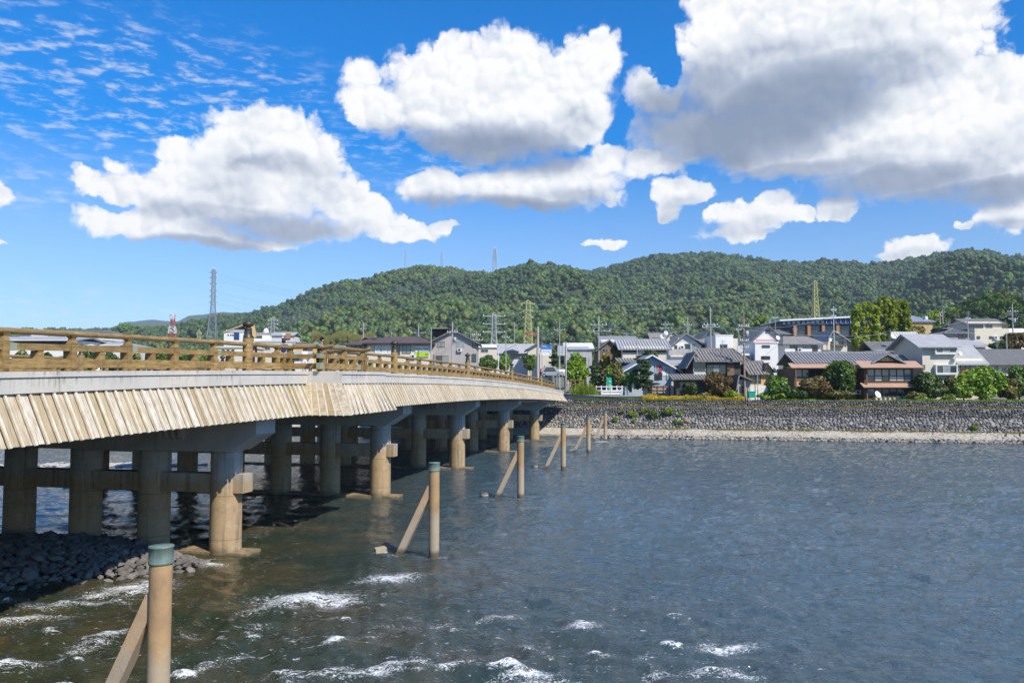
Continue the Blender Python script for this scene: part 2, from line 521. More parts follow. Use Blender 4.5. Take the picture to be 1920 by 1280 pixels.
def pier_stain(g, col, vec, p):
    P = pos(g); z = g.sep(P)[2]
    n = g.noise(P, 1.4, 4, .6)
    zz = g.math('ADD', z, g.math('MULTIPLY', n, 1.2))
    col = g.mix(g.mr(zz, 3.1, 4.3, .85, 0, True), col, (.40, .265, .12))     # brown river stain below the tie beams
    ring = g.mr(g.math('ABSOLUTE', g.math('SUBTRACT', zz, 2.35)), 0, .28, .35, 0, True)
    col = g.mix(g.math('MULTIPLY', ring, g.mr(g.noise(P, 5, 4, .7), .4, .6)), col, (.13, .09, .06))
    st = g.noise(g.vm('MULTIPLY', P, (2.2, 2.2, .13)), 2.0, 6, .66)
    col = g.mix(g.mr(st, .50, .68, 0, .65), col, (.12, .095, .07))
    bl = g.noise(P, 2.6, 6, .7)
    col = g.mix(g.mr(bl, .52, .66, 0, .5), col, (.47, .40, .29))
    fz = g.math('ABSOLUTE', g.math('SUBTRACT', g.math('FRACT', g.math('MULTIPLY', g.math('ADD', z, .3), 1 / 1.8)), .5))
    col = g.mix(g.mr(fz, .012, .004, 0, .6), col, (.10, .09, .08))          # joints of the formwork
    return g.mix(g.mr(zz, .55, 1.05, .7, 0, True), col, (.10, .085, .05))
M_PIER = mat('pier_concrete', (.44, .42, .385), (.34, .325, .30), .88, 1.6, 6, .3, 12, fn=pier_stain)
M_GIRDER = mat('girder_concrete', (.46, .455, .44), (.37, .37, .36), .88, 1.0, 6, .25, 10, fn=concrete_streaks)

def plank_grain(g, col, vec, p):
    oi = g.n('ShaderNodeObjectInfo').outputs['Random']
    # boards differ: bleached, tan, brownish
    t = g.ramp(oi, [(0, (.66, .60, .50)), (.18, (.53, .44, .29)), (.36, (.63, .56, .45)), (.5, (.40, .305, .165)), (.64, (.58, .50, .37)), (.82, (.74, .70, .63)), (1, (.45, .35, .20))])
    o = g.n('ShaderNodeTexCoord').outputs['Object']
    gr = g.noise(g.vm('ADD', g.vm('MULTIPLY', o, (14, 3, .8)), g.comb(g.math('MULTIPLY', oi, 91.0), 0, 0)), 1.6, 6, .65)
    t = g.mix(g.mr(gr, .40, .62, 0, .7), t, (.30, .215, .11))
    d = g.noise(g.vm('MULTIPLY', pos(g), (1, 1, .4)), 1.3, 5, .6)
    return g.mix(g.mr(d, .50, .70, 0, .45), t, (.33, .26, .15))
M_PLANK = mat('weathered_board', (.5, .45, .36), rough=.8, bump=.2, bscale=18, fn=plank_grain)

M_BATTEN = mat('pale_batten', (.70, .63, .51), (.52, .44, .31), .8, 3, 5, .15, rnd=.12)
def rail_grain(g, col, vec, p):
    P = pos(g)
    n = g.noise(g.vm('MULTIPLY', P, (1, 1, 7)), 1.5, 6, .65)
    col = g.mix(g.mr(n, .44, .64, 0, .8), col, (.15, .085, .026))
    n2 = g.noise(P, 4.0, 5, .7)
    return g.mix(g.mr(n2, .54, .70, 0, .7), col, (.09, .075, .05))
M_RAIL = mat('ochre_timber', (.365, .248, .092), (.27, .175, .062), .72, 2.0, 5, .25, 16, rnd=.12, fn=rail_grain)
M_LOG = mat('weathered_log', (.32, .22, .09), (.22, .16, .08), .8, 2.5, 5, .3, 14, rnd=.10, fn=rail_grain)
M_BRONZE = mat('dark_bronze', (.062, .05, .035), (.12, .115, .085), .45, 5, 5, .1, metal=.6)
M_VERDI = mat('verdigris_plate', (.23, .30, .24), (.30, .27, .14), .7, 6, 5, .15, metal=.15, rnd=.1)
def cap_streak(g, col, vec, p):
    st = g.noise(g.vm('MULTIPLY', pos(g), (9, 9, .9)), 2.0, 4, .6)
    return g.mix(g.mr(st, .5, .7, 0, .6), col, (.22, .29, .25))
M_CAP = mat('copper_cap', (.105, .165, .14), (.15, .20, .17), .65, 6, 5, .1, 10, metal=.1, fn=cap_streak)
def pile_stain(g, col, vec, p):
    P = pos(g); z = g.sep(P)[2]
    n = g.noise(g.vm('MULTIPLY', P, (1.4, 1.4, .5)), 2.2, 6, .7)
    col = g.mix(g.mr(n, .57, .68, 0, .5), col, (.16, .11, .07))
    zz = g.math('ADD', z, g.math('MULTIPLY', g.noise(P, 3, 4, .6), .9))
    col = g.mix(g.mr(zz, 2.55, 2.0, 0, .55, True), col, (.40, .36, .28))
    zz = g.math('ADD', z, g.math('MULTIPLY', n, .25))
    return g.mix(g.mr(zz, .30, .55, .85, 0, True), col, (.06, .05, .03))
M_PILE = mat('stained_pile', (.42, .27, .13), (.31, .20, .105), .85, 1.8, 6, .25, 14, rnd=.1, fn=pile_stain)
M_BRACE = mat('stained_brace', (.56, .39, .23), (.44, .29, .165), .85, 2.2, 6, .3, 14, rnd=.1, fn=pile_stain)
M_ROCK = mat('river_rock', (.20, .18, .155), (.12, .11, .10), .9, 1.6, 6, .5, 8, rnd=.3)
M_ROCKDARK = mat('grey_riprap', (.19, .185, .18), (.12, .12, .12), .9, 1.6, 6, .5, 8, rnd=.3)  # greyer rock tone for the core of the heap

def plain(name, c, rough=.7, metal=0, var=.85, scale=2.5, bump=.0, rnd=0):
    return mat(name, c, tuple(x * var for x in c), rough, scale, 5, bump, metal=metal, rnd=rnd)
M_GLASS = mat('window_glass', (.030, .042, .048), (.05, .065, .07), .06, .35, 2, spec=.8, coord='Position')
M_GLASSPALE = mat('curtained_glass', (.20, .24, .24), (.30, .33, .32), .12, .5, 2, spec=.7, coord='Position')
M_FRAME = plain('aluminium_frame', (.42, .43, .43), .5)
M_FRAMEW = plain('white_frame', (.72, .72, .70), .5)
M_FRAMEB = plain('dark_frame', (.07, .055, .045), .6)
M_WHITE = plain('white_render', (.80, .78, .73), .85, var=.9)
M_CREAM = plain('cream_render', (.68, .61, .49), .85, var=.9)
M_BEIGE = plain('beige_render', (.66, .60, .48), .85, var=.92)
M_PALEGREY = plain('pale_grey_render', (.62, .61, .595), .85, var=.9)
M_PINKGREY = plain('pinkish_grey_render', (.42, .385, .36), .85, var=.92)
M_BLUEGREY = plain('pale_blue_render', (.42, .48, .57), .8, var=.93)
M_OCHRE = plain('ochre_render', (.60, .42, .17), .85)
M_YELLOW = plain('yellow_render', (.66, .43, .10), .8)
M_ORANGE = plain('orange_brick', (.42, .20, .085), .8, scale=6)
M_DARKWOOD = mat('charred_boards', (.045, .038, .033), (.08, .07, .06), .8, 2, 5, .2, stretch=(6, 6, .5))
M_BROWNWOOD = mat('brown_boards', (.16, .095, .05), (.22, .14, .08), .75, 2, 5, .2, stretch=(6, 6, .5))
M_COPPERROOF = plain('brown_eave_sheet', (.47, .29, .20), .6, scale=1.2)
M_KAWARA = mat('grey_roof_tile', (.29, .29, .29), (.20, .20, .205), .55, 2.2, 6, .3, 9, rnd=.05)
M_KAWARAOLD = mat('old_roof_tile', (.29, .27, .245), (.16, .15, .14), .7, 2.6, 6, .4, 9)
M_KAWARADARK = mat('dark_roof_tile', (.12, .118, .115), (.17, .165, .16), .6, 2.2, 6, .3, 9, rnd=.08)
M_SLATE = mat('grey_slate_roof', (.32, .32, .325), (.38, .38, .385), .65, .8, 6, .15, 8)
M_BLUEROOF = mat('blue_grey_roof', (.19, .22, .28), (.23, .26, .32), .5, .7, 5, .1, 8)
M_BROWNROOF = mat('brown_roof', (.085, .060, .055), (.12, .088, .08), .65, 1.0, 5, .2, 8)
M_NAVY = plain('navy_sheet', (.025, .06, .17), .5)
M_STEELDARK = plain('dark_steel', (.03, .035, .05), .45)
M_GALV = plain('galvanised_steel', (.44, .46, .48), .5, metal=.2)
M_POLE = plain('concrete_pole', (.42, .40, .37), .85)
M_POLEBROWN = plain('brown_pole', (.33, .22, .17), .85)
M_WIRE = plain('wire', (.32, .33, .35), .6)
M_YELLOWSTEEL = plain('yellow_paint_steel', (.45, .44, .17), .6)
M_REDSTEEL = plain('red_paint_steel', (.46, .09, .055), .6)
M_WHITESTEEL = plain('white_paint_steel', (.72, .72, .72), .6)
M_RED = plain('red_paint', (.60, .045, .04), .5)
M_GREENB = plain('green_banner_cloth', (.0, .36, .22), .8)
M_BLUESIGN = plain('blue_sign', (.015, .17, .58), .5, var=.95)
M_CARWHITE = mat('white_car_paint', (.76, .77, .78), (.70, .71, .72), .25, 1, spec=.6)
M_CARRED = mat('red_car_paint', (.50, .02, .05), (.45, .02, .04), .25, 1, spec=.6)
M_CARGREY = mat('silver_car_paint', (.40, .41, .42), (.36, .37, .38), .3, 1, spec=.6)
M_RUBBER = plain('tyre_rubber', (.02, .02, .02), .85)
M_LAMP = mat('lamp_glass', (.75, .76, .74), (.7, .7, .68), .15, 2, spec=.7)
M_SKIN = plain('skin', (.50, .30, .21), .6)
M_HAIR = plain('black_hair', (.015, .012, .010), .5)
M_BARK = mat('bark', (.11, .08, .055), (.17, .13, .09), .9, 4, 5, .4, stretch=(3, 3, .6))
M_ASPHALT = plain('asphalt', (.055, .055, .056), .9)
M_PAVING = plain('pale_paving', (.45, .43, .40), .88, scale=1.5)
# ------------------------------------------------------------------ leaves
def leaf_mat(name, c1, c2, c3=None, scale=.6, rnd=.18, trans=.22):
    m = bpy.data.materials.new(name); m.use_nodes = True
    nt = m.node_tree; nt.nodes.clear(); g = NG(nt)
    o = g.n('ShaderNodeOutputMaterial')
    oi = g.n('ShaderNodeObjectInfo').outputs['Random']
    P = pos(g)
    n = g.noise(P, scale, 3, .6)
    col = g.mix(g.mr(n, .38, .62), c1, c2)
    n2 = g.noise(P, scale * 9, 2, .6)
    col = g.mix(g.mr(n2, .45, .75, 0, .7), col, c3 or c2)
    f = g.math('MULTIPLY_ADD', oi, 2 * rnd, 1 - rnd)
    col = g.mix(1.0, col, g.comb(f, f, g.math('MULTIPLY', f, .95)), 'MULTIPLY')
    d = g.n('ShaderNodeBsdfDiffuse'); t = g.n('ShaderNodeBsdfTranslucent'); gl = g.n('ShaderNodeBsdfGlossy')
    gl.inputs['Roughness'].default_value = .5
    g.put(d.inputs[0], col)
    g.put(t.inputs[0], g.mix(1.0, col, (1.25, 1.2, .6), 'MULTIPLY'))
    gl.inputs[0].default_value = (1, 1, 1, 1)
    mx = g.n('ShaderNodeMixShader'); mx.inputs[0].default_value = trans
    g.put(mx.inputs[1], d.outputs[0]); g.put(mx.inputs[2], t.outputs[0])
    m2 = g.n('ShaderNodeMixShader'); m2.inputs[0].default_value = .025
    g.put(m2.inputs[1], mx.outputs[0]); g.put(m2.inputs[2], gl.outputs[0])
    g.put(o.inputs[0], m2.outputs[0])
    return m
L_DARK = leaf_mat('dark_leaf', (.038, .075, .020), (.068, .118, .028), (.105, .17, .035))
L_MID = leaf_mat('green_leaf', (.065, .125, .022), (.115, .195, .03), (.17, .26, .04))
L_BRIGHT = leaf_mat('bright_leaf', (.145, .25, .018), (.23, .36, .025), (.32, .45, .045))
L_BAMBOO = leaf_mat('bamboo_leaf', (.20, .27, .02), (.31, .38, .035), (.42, .48, .06), scale=.5, trans=.35)
L_OLIVE = leaf_mat('olive_leaf', (.10, .12, .028), (.17, .17, .045), (.24, .20, .06))
L_RUST = leaf_mat('rusty_leaf', (.10, .065, .022), (.16, .11, .04), (.22, .13, .05))
L_PINE = leaf_mat('pine_needles', (.035, .072, .022), (.075, .125, .04), (.12, .17, .06))
L_YELLOW = leaf_mat('yellow_leaf', (.20, .19, .035), (.33, .27, .06), (.40, .33, .09))
L_GRASS = leaf_mat('dry_grass', (.62, .46, .05), (.78, .56, .07), (.36, .40, .05), scale=.35)
L_WEED = leaf_mat('weed_leaf', (.13, .21, .02), (.22, .30, .03), (.30, .36, .05))
F_A = leaf_mat('forest_leaf', (.046, .092, .022), (.075, .130, .028), (.11, .165, .038), scale=.05, rnd=.42, trans=.12)
F_B = leaf_mat('forest_leaf_olive', (.068, .104, .024), (.105, .142, .030), (.15, .175, .042), scale=.05, rnd=.40, trans=.12)
F_C = leaf_mat('forest_leaf_deep', (.028, .064, .024), (.046, .092, .030), (.068, .118, .038), scale=.05, rnd=.42, trans=.10)

def leaf_cloud(rng, blobs, n, size, flat=.0, out=.75):
    """n leaf-sprays on and inside a set of (x,y,z,rx,ry,rz) lumps: arrays V,F"""
    bl = np.array(blobs, float)
    area = (bl[:, 3] * bl[:, 4] * bl[:, 5]) ** (2 / 3.)
    idx = rng.choice(len(bl), n, p=area / area.sum())
    d = rng.normal(size=(n, 3)); d /= np.linalg.norm(d, axis=1)[:, None]
    rad = rng.uniform(.55, 1.08, n) ** .6
    c = bl[idx, :3] + d * bl[idx, 3:6] * rad[:, None]
    nrm = d * out + rng.normal(size=(n, 3)) * .55 + np.array([0, 0, flat])
    nrm /= np.linalg.norm(nrm, axis=1)[:, None]
    t = np.cross(nrm, rng.normal(size=(n, 3))); t /= np.linalg.norm(t, axis=1)[:, None]
    b = np.cross(nrm, t)
    s = size * rng.uniform(.6, 1.4, n)[:, None]
    q = rng.uniform(.5, .95, n)[:, None]
    bend = nrm * s * .25
    V = np.stack([c - t * s, c - b * s * q + bend * .4, c + t * s, c + b * s * q - bend * .6], 1).reshape(-1, 3)
    F = np.arange(4 * n).reshape(n, 4)
    return V, F

# ------------------------------------------------------------------ water
def smooth01(x):
    x = np.clip(x, 0, 1); return x * x * (3 - 2 * x)

FOAM = [  # photo pixel, half width across the picture, half depth, strength
 (575,1122,62,15,1.0),(640,1128,30,10,.8),(520,1140,30,8,.7),(735,1082,34,10,.95),(690,1092,26,7,.6),(200,1190,30,9,.8),(165,1205,26,8,.6),
 (745,1247,34,13,1.),(690,1262,50,10,1.),(610,1268,60,10,.8),(250,1103,46,12,.95),(150,1132,60,10,.75),(50,1160,60,9,.7),(260,1112,30,8,.8),
 (840,1250,44,7,.7),(870,1242,20,6,.6),(985,1266,40,8,.9),(1030,1275,40,8,.8),(1090,1180,26,8,.7),(1365,1215,40,9,.95),(1330,1208,24,6,.7),
 (1330,1262,36,8,.85),(1390,1268,30,9,.8),(1290,1255,22,6,.6),(940,1160,28,7,.7),(905,1165,22,6,.5),(430,1235,26,8,.7),(390,1250,20,7,.6),
 (760,1160,18,6,.5),(830,1170,18,5,.5),(1230,1262,24,6,.6),(1070,1280,24,6,.6),(395,1060,20,6,.8),(390,1048,14,4,.7),(350,1190,18,6,.5),(1215,1232,20,5,.4),
 (560,1200,20,5,.4),(1000,1205,20,5,.4),(480,1175,22,5,.4),(310,1240,18,5,.4),(20,1250,30,7,.5),(110,1236,24,6,.5),(640,1205,16,4,.4),(1130,1235,22,5,.4),
]
FOAM = [f for f in FOAM if f[1] > 1000] + [(1131, 828, 13, 1.6, .8), (820, 1046, 16, 3, .55), (742, 1043, 12, 3, .5), (976, 936, 8, 2, .4)]

for _a, _b, _n, _k in (((0, 1164), (290, 1094), 9, .85), ((480, 1148), (640, 1114), 5, .7), ((555, 1270), (775, 1240), 7, .8), ((150, 1216), (235, 1176), 4, .7), ((330, 1268), (480, 1222), 5, .55), ((800, 1256), (900, 1236), 4, .6), ((1300, 1262), (1400, 1250), 4, .6), ((20, 1262), (120, 1226), 4, .5), ((640, 1196), (760, 1172), 4, .45)):
    for _i in range(_n):
        _f = _i / (_n - 1)
        FOAM.append((_a[0] + (_b[0] - _a[0]) * _f, _a[1] + (_b[1] - _a[1]) * _f + 5 * math.sin(_i * 2.3), 26, 6, _k * (.8 + .2 * math.sin(_i * 1.7))))

def water_surface():
    rng = np.random.default_rng(11)
    rows = 9.0 * (116 / 9.0) ** (np.arange(420) / 419.0)
    tt = np.concatenate([np.linspace(-9, -.82, 34)[:-1], np.linspace(-.82, .82, 620), np.linspace(.82, 9, 34)[1:]])
    Yg, T = np.meshgrid(rows, tt, indexing='ij')
    Xg = Yg * T
    # choppy surface from crossing wave trains, drifting with the current
    h = np.zeros_like(Xg)
    for k in range(80):
        lam = .42 * (3.4 / .42) ** rng.random()
        a = rng.normal(R(252), .75)
        kx, ky = math.cos(a) * 2 * math.pi / lam, math.sin(a) * 2 * math.pi / lam
        ph = rng.random() * 6.28
        wob = .8 * np.sin(Xg * .31 * rng.normal() + Yg * .27 * rng.normal() + rng.random() * 6)
        h += .0062 * lam ** .75 * np.sin(kx * Xg + ky * Yg + ph + wob)
    # fade what the grid cannot carry
    rapid = smooth01((33 - Yg) / 12) * smooth01((11.5 - Xg) / 8)
    mid = smooth01((70 - Yg) / 60)
    amp = .42 + .36 * mid + .55 * rapid
    crest = h.copy()
    h = h * amp
    foam = np.zeros_like(Xg)
    for px, py, w, d, k in FOAM:
        c = on_water(px, py)
        sx = w / FPX * c.y * 1.15
        sy = d / FPX * c.y * (c.y / HC) * .62
        dx, dy = Xg - c.x, Yg - c.y
        a = R(14)                                           # streaks run slightly upstream to the right
        u = (dx * math.cos(a) + dy * math.sin(a)) / sx
        v = (-dx * math.sin(a) + dy * math.cos(a)) / sy
        gsn = np.exp(-(u * u + v * v) * .6) * k * .9
        foam = np.maximum(foam, gsn)
        h += .055 * np.exp(-(u * u + (v + .7) ** 2)) * k
    spark = smooth01((crest / (crest.std() * 1.0) - 1.35) / 1.3) * rapid
    foam = np.maximum(foam, spark * .8)
    V = np.stack([Xg, Yg, h], -1).reshape(-1, 3)
    nr, ncol = Xg.shape
    i = np.arange(nr - 1)[:, None] * ncol + np.arange(ncol - 1)[None]
    F = np.stack([i, i + 1, i + ncol + 1, i + ncol], -1).reshape(-1, 4)
    me = np_mesh('river', V, F, True)
    at_ = me.attributes.new('foam', 'FLOAT', 'POINT'); at_.data.foreach_set('value', foam.ravel().astype(np.float32))
    at_ = me.attributes.new('rapid', 'FLOAT', 'POINT'); at_.data.foreach_set('value', rapid.ravel().astype(np.float32))
    m = bpy.data.materials.new('river_water'); m.use_nodes = True
    nt = m.node_tree; nt.nodes.clear(); g = NG(nt)
    o = g.n('ShaderNodeOutputMaterial')
    P = pos(g)
    a = g.n('ShaderNodeAttribute'); a.attribute_name = 'foam'
    r = g.n('ShaderNodeAttribute'); r.attribute_name = 'rapid'
    # river bed showing through: dark green with brown patches in the shallows
    bed = g.noise(P, .22, 5, .62)
    col = g.mix(g.mr(bed, .42, .60), (.027, .036, .019), (.060, .050, .023))
    x, y, z = g.sep(P)
    deep = g.mr(g.math('MULTIPLY_ADD', y, .35, x), -2.0, 22.0, 0, 1, True)
    col = g.mix(deep, col, (.050, .086, .108))
    p = g.n('ShaderNodeBsdfPrincipled')
    p.inputs['IOR'].default_value = 1.38
    p.inputs['Specular IOR Level'].default_value = .5
    Q = g.vm('MULTIPLY', P, (.75, 1.15, 1))
    n1 = g.noise(Q, 1.1, 4, .6, .6); n2 = g.noise(Q, 3.6, 4, .62, .5); n3 = g.noise(Q, 11.0, 3, .6)
    gust = g.mr(g.noise(g.vm('MULTIPLY', P, (.5, 1, 1)), .09, 3, .55), .35, .65, .55, 1.1)
    hh = g.math('ADD', g.math('MULTIPLY', n1, .17), g.math('ADD', g.math('MULTIPLY', n2, .080), g.math('MULTIPLY', n3, .020)))
    hh = g.math('MULTIPLY', hh, g.math('ADD', g.math('MULTIPLY', gust, g.mr(deep, 0, 1, .5, 1.15)), g.math('MULTIPLY', r.outputs['Fac'], .35)))
    b = g.n('ShaderNodeBump'); b.inputs['Strength'].default_value = 1.0; b.inputs['Distance'].default_value = 1.0
    g.put(b.inputs['Height'], hh); g.put(p.inputs['Normal'], b.outputs[0])
    # lacy broken foam: ridged noise eats into the patches, specks drift between them
    wv = g.vm('SUBTRACT', g.noise(P, 1.3, 3, .6, out='Color'), (.5, .5, .5))
    PW = g.vm('ADD', P, g.vm('MULTIPLY', wv, (.7, .5, 0)))
    r1 = g.noise(g.vm('MULTIPLY', PW, (1.0, 1.7, 1)), 2.6, 7, .72)
    r1 = g.math('SUBTRACT', 1.0, g.math('MULTIPLY', g.math('ABSOLUTE', g.math('SUBTRACT', r1, .5)), 7.0))
    fl = g.noise(g.vm('MULTIPLY', PW, (1.0, 1.5, 1)), 16.0, 5, .7)
    fm = g.math('MULTIPLY_ADD', a.outputs['Fac'], .66, g.math('MULTIPLY', r1, .40))
    fm = g.math('ADD', fm, g.math('MULTIPLY', g.math('SUBTRACT', fl, .5), 1.9))
    fm = g.mr(fm, .48, .92, 0, .93, True)
    fm = g.math('MULTIPLY', fm, g.mr(a.outputs['Fac'], .04, .22))
    sp = g.noise(g.vm('MULTIPLY', PW, (.7, 1.8, 1)), 5.2, 7, .75)
    sp = g.math('MULTIPLY', g.mr(sp, .60, .69, 0, .7, True), g.mr(r.outputs['Fac'], .15, .8))
    fm = g.math('MAXIMUM', fm, sp)
    col = g.mix(fm, col, (.80, .82, .82))
    g.put(p.inputs['Base Color'], col)
    g.put(p.inputs['Roughness'], g.mr(fm, 0, 1, .04, .8))
    g.put(o.inputs[0], p.outputs[0])
    ob = mesh_obj('river', me, m); ob['kind'] = 'structure'
water_surface()

# ------------------------------------------------------------------ ground and hills
def interp(x, pts):
    p = np.array(pts, float)
    return np.interp(x, p[:, 0], p[:, 1])

def vnoise2(x, y, seed=0, oct=4, rough=.5):
    """value noise in numpy"""
    def h(i, j, s):
        n = (i.astype(np.int64) * 374761393 + j.astype(np.int64) * 668265263 + s * 982451653) & 0x7fffffff
        n = ((n ^ (n >> 13)) * 1274126177) & 0x7fffffff
        return ((n ^ (n >> 16)) & 0xffff) / 65535.0
    out = 0; a = 1; tot = 0
    for o in range(oct):
        f = 2 ** o
        X, Y = x * f + 17.3 * o, y * f + 9.1 * o
        i, j = np.floor(X), np.floor(Y); u, v = X - i, Y - j
        u = u*u*(3-2*u); v = v*v*(3-2*v)
        n = (h(i, j, seed)*(1-u)+h(i+1, j, seed)*u)*(1-v)+(h(i, j+1, seed)*(1-u)+h(i+1, j+1, seed)*u)*v
        out = out + a * n; tot += a; a *= rough
    return out / tot

BANK_S, BANK_TOP = 114.2, 4.9
def ground_z(x, y):
    """town ground behind the river wall"""
    x = np.asarray(x, float); y = np.asarray(y, float)
    s, l = x * ST + y * CT, -x * CT + y * ST
    right = smooth01((14 - l) / 20)
    z = BANK_TOP - .02 + np.clip(s - 124, 0, 140) * (.022 + .042 * right) + np.clip(s - 264, 0, 400) * .028
    road = np.exp(-(np.abs(l - 29) / 15) ** 6) * np.clip((150 - s) / 34, 0, 1) * 1.05
    terrace = smooth01((6.6 - np.abs(l - 12.5)) / 1.5) * np.clip((132 - s) / 8, 0, 1) * .55
    return z + np.maximum(road, terrace)

RIDGE_MID = [(-900,640),(-200,640),(120,640),(200,634),(250,626),(330,607),(390,591),(430,588),(470,583),(520,570),(570,548),(620,528),(680,520),(720,508),(780,496),(830,500),(880,506),(920,508),(960,497),(990,491),(1030,494),(1080,500),(1120,512),(1150,524),(1200,548),(1250,570),(1320,590),(1400,602),(1500,612),(1700,625),(2300,640)]
RIDGE_RIGHT = [(-900,650),(700,600),(850,548),(950,520),(1020,508),(1090,506),(1130,499),(1180,487),(1230,474),(1290,472),(1350,474),(1400,477),(1450,486),(1500,488),(1560,484),(1620,490),(1680,487),(1740,477),(1790,467),(1820,465),(1860,469),(1900,477),(1960,480),(2100,470),(2300,490),(2800,560)]
RIDGE_NEAR = [(-900,720),(1560,690),(1640,640),(1700,600),(1750,582),(1800,566),(1840,553),(1880,548),(1920,552),(2000,540),(2200,540),(2800,600)]
RIDGE_FAR = [(-900,620),(-300,628),(60,640),(130,636),(185,622),(230,604),(280,598),(330,603),(352,592),(420,584),(520,590),(700,600),(2800,640)]
RIDGE_SPUR = [(-900,700),(1000,660),(1100,640),(1180,610),(1240,580),(1300,560),(1350,548),(1400,556),(1450,575),(1520,600),(1600,630),(2800,700)]

def ridge_h(px, Y, prof, D, foot, tree=0.0, pw=.9):
    py = interp(px, prof)
    # elevation of the ridge seen from the camera (pitched picture)
    dx, dy = (px - 960) / FPX, (640 - py) / FPX
    slope = (SP + dy * CP) / (CP - dy * SP)
    zr = HC + slope * D - tree
    u = (Y - foot) / (D - foot)
    g = np.where(u < 1, np.clip(u, 0, 1) ** pw, np.clip(1 - ((u - 1) * 1.5) ** 2, -1, 1))
    return zr, g

def hill_z(px, Y):
    x = (px - 960) / FPX * Y
    base = ground_z(x, np.minimum(Y, 640.0))
    fold = np.abs(vnoise2(x / 210., Y / 520., 3, 4, .55) - .5) * 2
    fold2 = vnoise2(x / 80., Y / 130., 8, 3, .5) - .5
    z = base
    for prof, D, foot, amp in ((RIDGE_MID, 1250., 480., 78.), (RIDGE_RIGHT, 1650., 560., 105.), (RIDGE_SPUR, 900., 520., 34.), (RIDGE_NEAR, 430., 235., 8.)):
        zr, g = ridge_h(px, Y, prof, D, foot, 9.0 if D > 500 else 6.0)
        gg = np.clip(g, 0, 1)
        zz = base + (zr - base) * g
        zz = zz + amp * (4 * gg * (1 - gg)) * (fold - .42) + amp * .35 * fold2 * np.sqrt(np.clip(1 - gg, 0, 1) * gg) * 2
        z = np.maximum(z, np.where(Y > foot, zz, -100))
    return z

def terrain():
    # town ground
    ls = np.linspace(-420, 420, 141); ss = np.concatenate([np.linspace(BANK_S - .2, 160, 24), np.linspace(166, 620, 50)])
    S, Lg = np.meshgrid(ss, ls, indexing='ij')
    X = S * ST - Lg * CT; Y = S * CT + Lg * ST
    Z = ground_z(X, Y)
    V = np.stack([X, Y, Z], -1).reshape(-1, 3); nc = len(ls)
    i = np.arange(len(ss) - 1)[:, None] * nc + np.arange(nc - 1)[None]
    F = np.stack([i, i + nc, i + nc + 1, i + 1], -1).reshape(-1, 4)
    mg = mat('town_ground', (.20, .19, .165), (.10, .115, .05), .9, .12, 6, coord='Position')
    o = mesh_obj('ground', np_mesh('ground', V, F, True), mg); o['kind'] = 'structure'
    # hills
    pxs = np.linspace(-700, 2600, 380); Ys = np.concatenate([np.linspace(236, 560, 50), np.linspace(570, 1700, 110), np.linspace(1730, 2600, 16)])
    PX, YY = np.meshgrid(pxs, Ys, indexing='ij')
    Z = hill_z(PX, YY) - .4
    V = np.stack([(PX - 960) / FPX * YY, YY, Z], -1).reshape(-1, 3); nc = len(Ys)
    i = np.arange(len(pxs) - 1)[:, None] * nc + np.arange(nc - 1)[None]
    F = np.stack([i, i + nc, i + nc + 1, i + 1], -1).reshape(-1, 4)
    mh = mat('forest_floor', (.035, .055, .022), (.06, .075, .03), .95, .05, 5, coord='Position')
    o = mesh_obj('hills', np_mesh('hills', V, F, True), mh); o['kind'] = 'structure'
    # the blue ridge far off
    Ys = np.linspace(2800, 5200, 40); pxs = np.linspace(-900, 1500, 260)
    PX, YY = np.meshgrid(pxs, Ys, indexing='ij')
    zr, g_ = ridge_h(PX, YY, RIDGE_FAR, 4200., 2800.)
    X = (PX - 960) / FPX * YY
    Z = (zr - 20) * g_ + 20 + 30 * (vnoise2(X / 300., YY / 500., 5, 5, .6) - .5) * 4 * np.clip(g_, 0, 1) * (1 - np.clip(g_, 0, 1)) + 10 * (vnoise2(X / 26., YY / 60., 6, 3, .6) - .5)
    V = np.stack([X, YY, Z], -1).reshape(-1, 3); nc = len(Ys)
    i = np.arange(len(pxs) - 1)[:, None] * nc + np.arange(nc - 1)[None]
    F = np.stack([i, i + nc, i + nc + 1, i + 1], -1).reshape(-1, 4)
    mf = mat('far_forest', (.030, .055, .028), (.055, .085, .036), .95, .02, 6, coord='Position')
    o = mesh_obj('mountain', np_mesh('mountain', V, F, True), mf); o['kind'] = 'structure'
    # plain under everything out to the horizon
    mb = MB(); mb.add([(-9000, 600, -1.2), (9000, 600, -1.2), (9000, 12000, -1.2), (-9000, 12000, -1.2)], [(0, 1, 2, 3)])
    o = mb.build('land', mh); o['kind'] = 'structure'
    mb = MB(); mb.add([(-9000, -3000, -1.6), (9000, -3000, -1.6), (9000, 600, -1.6), (-9000, 600, -1.6)], [(0, 1, 2, 3)])
    o = mb.build('river_bed', mat('river_bed', (.06, .06, .045), (.1, .09, .06), .9, .3, coord='Position')); o['kind'] = 'structure'
terrain()

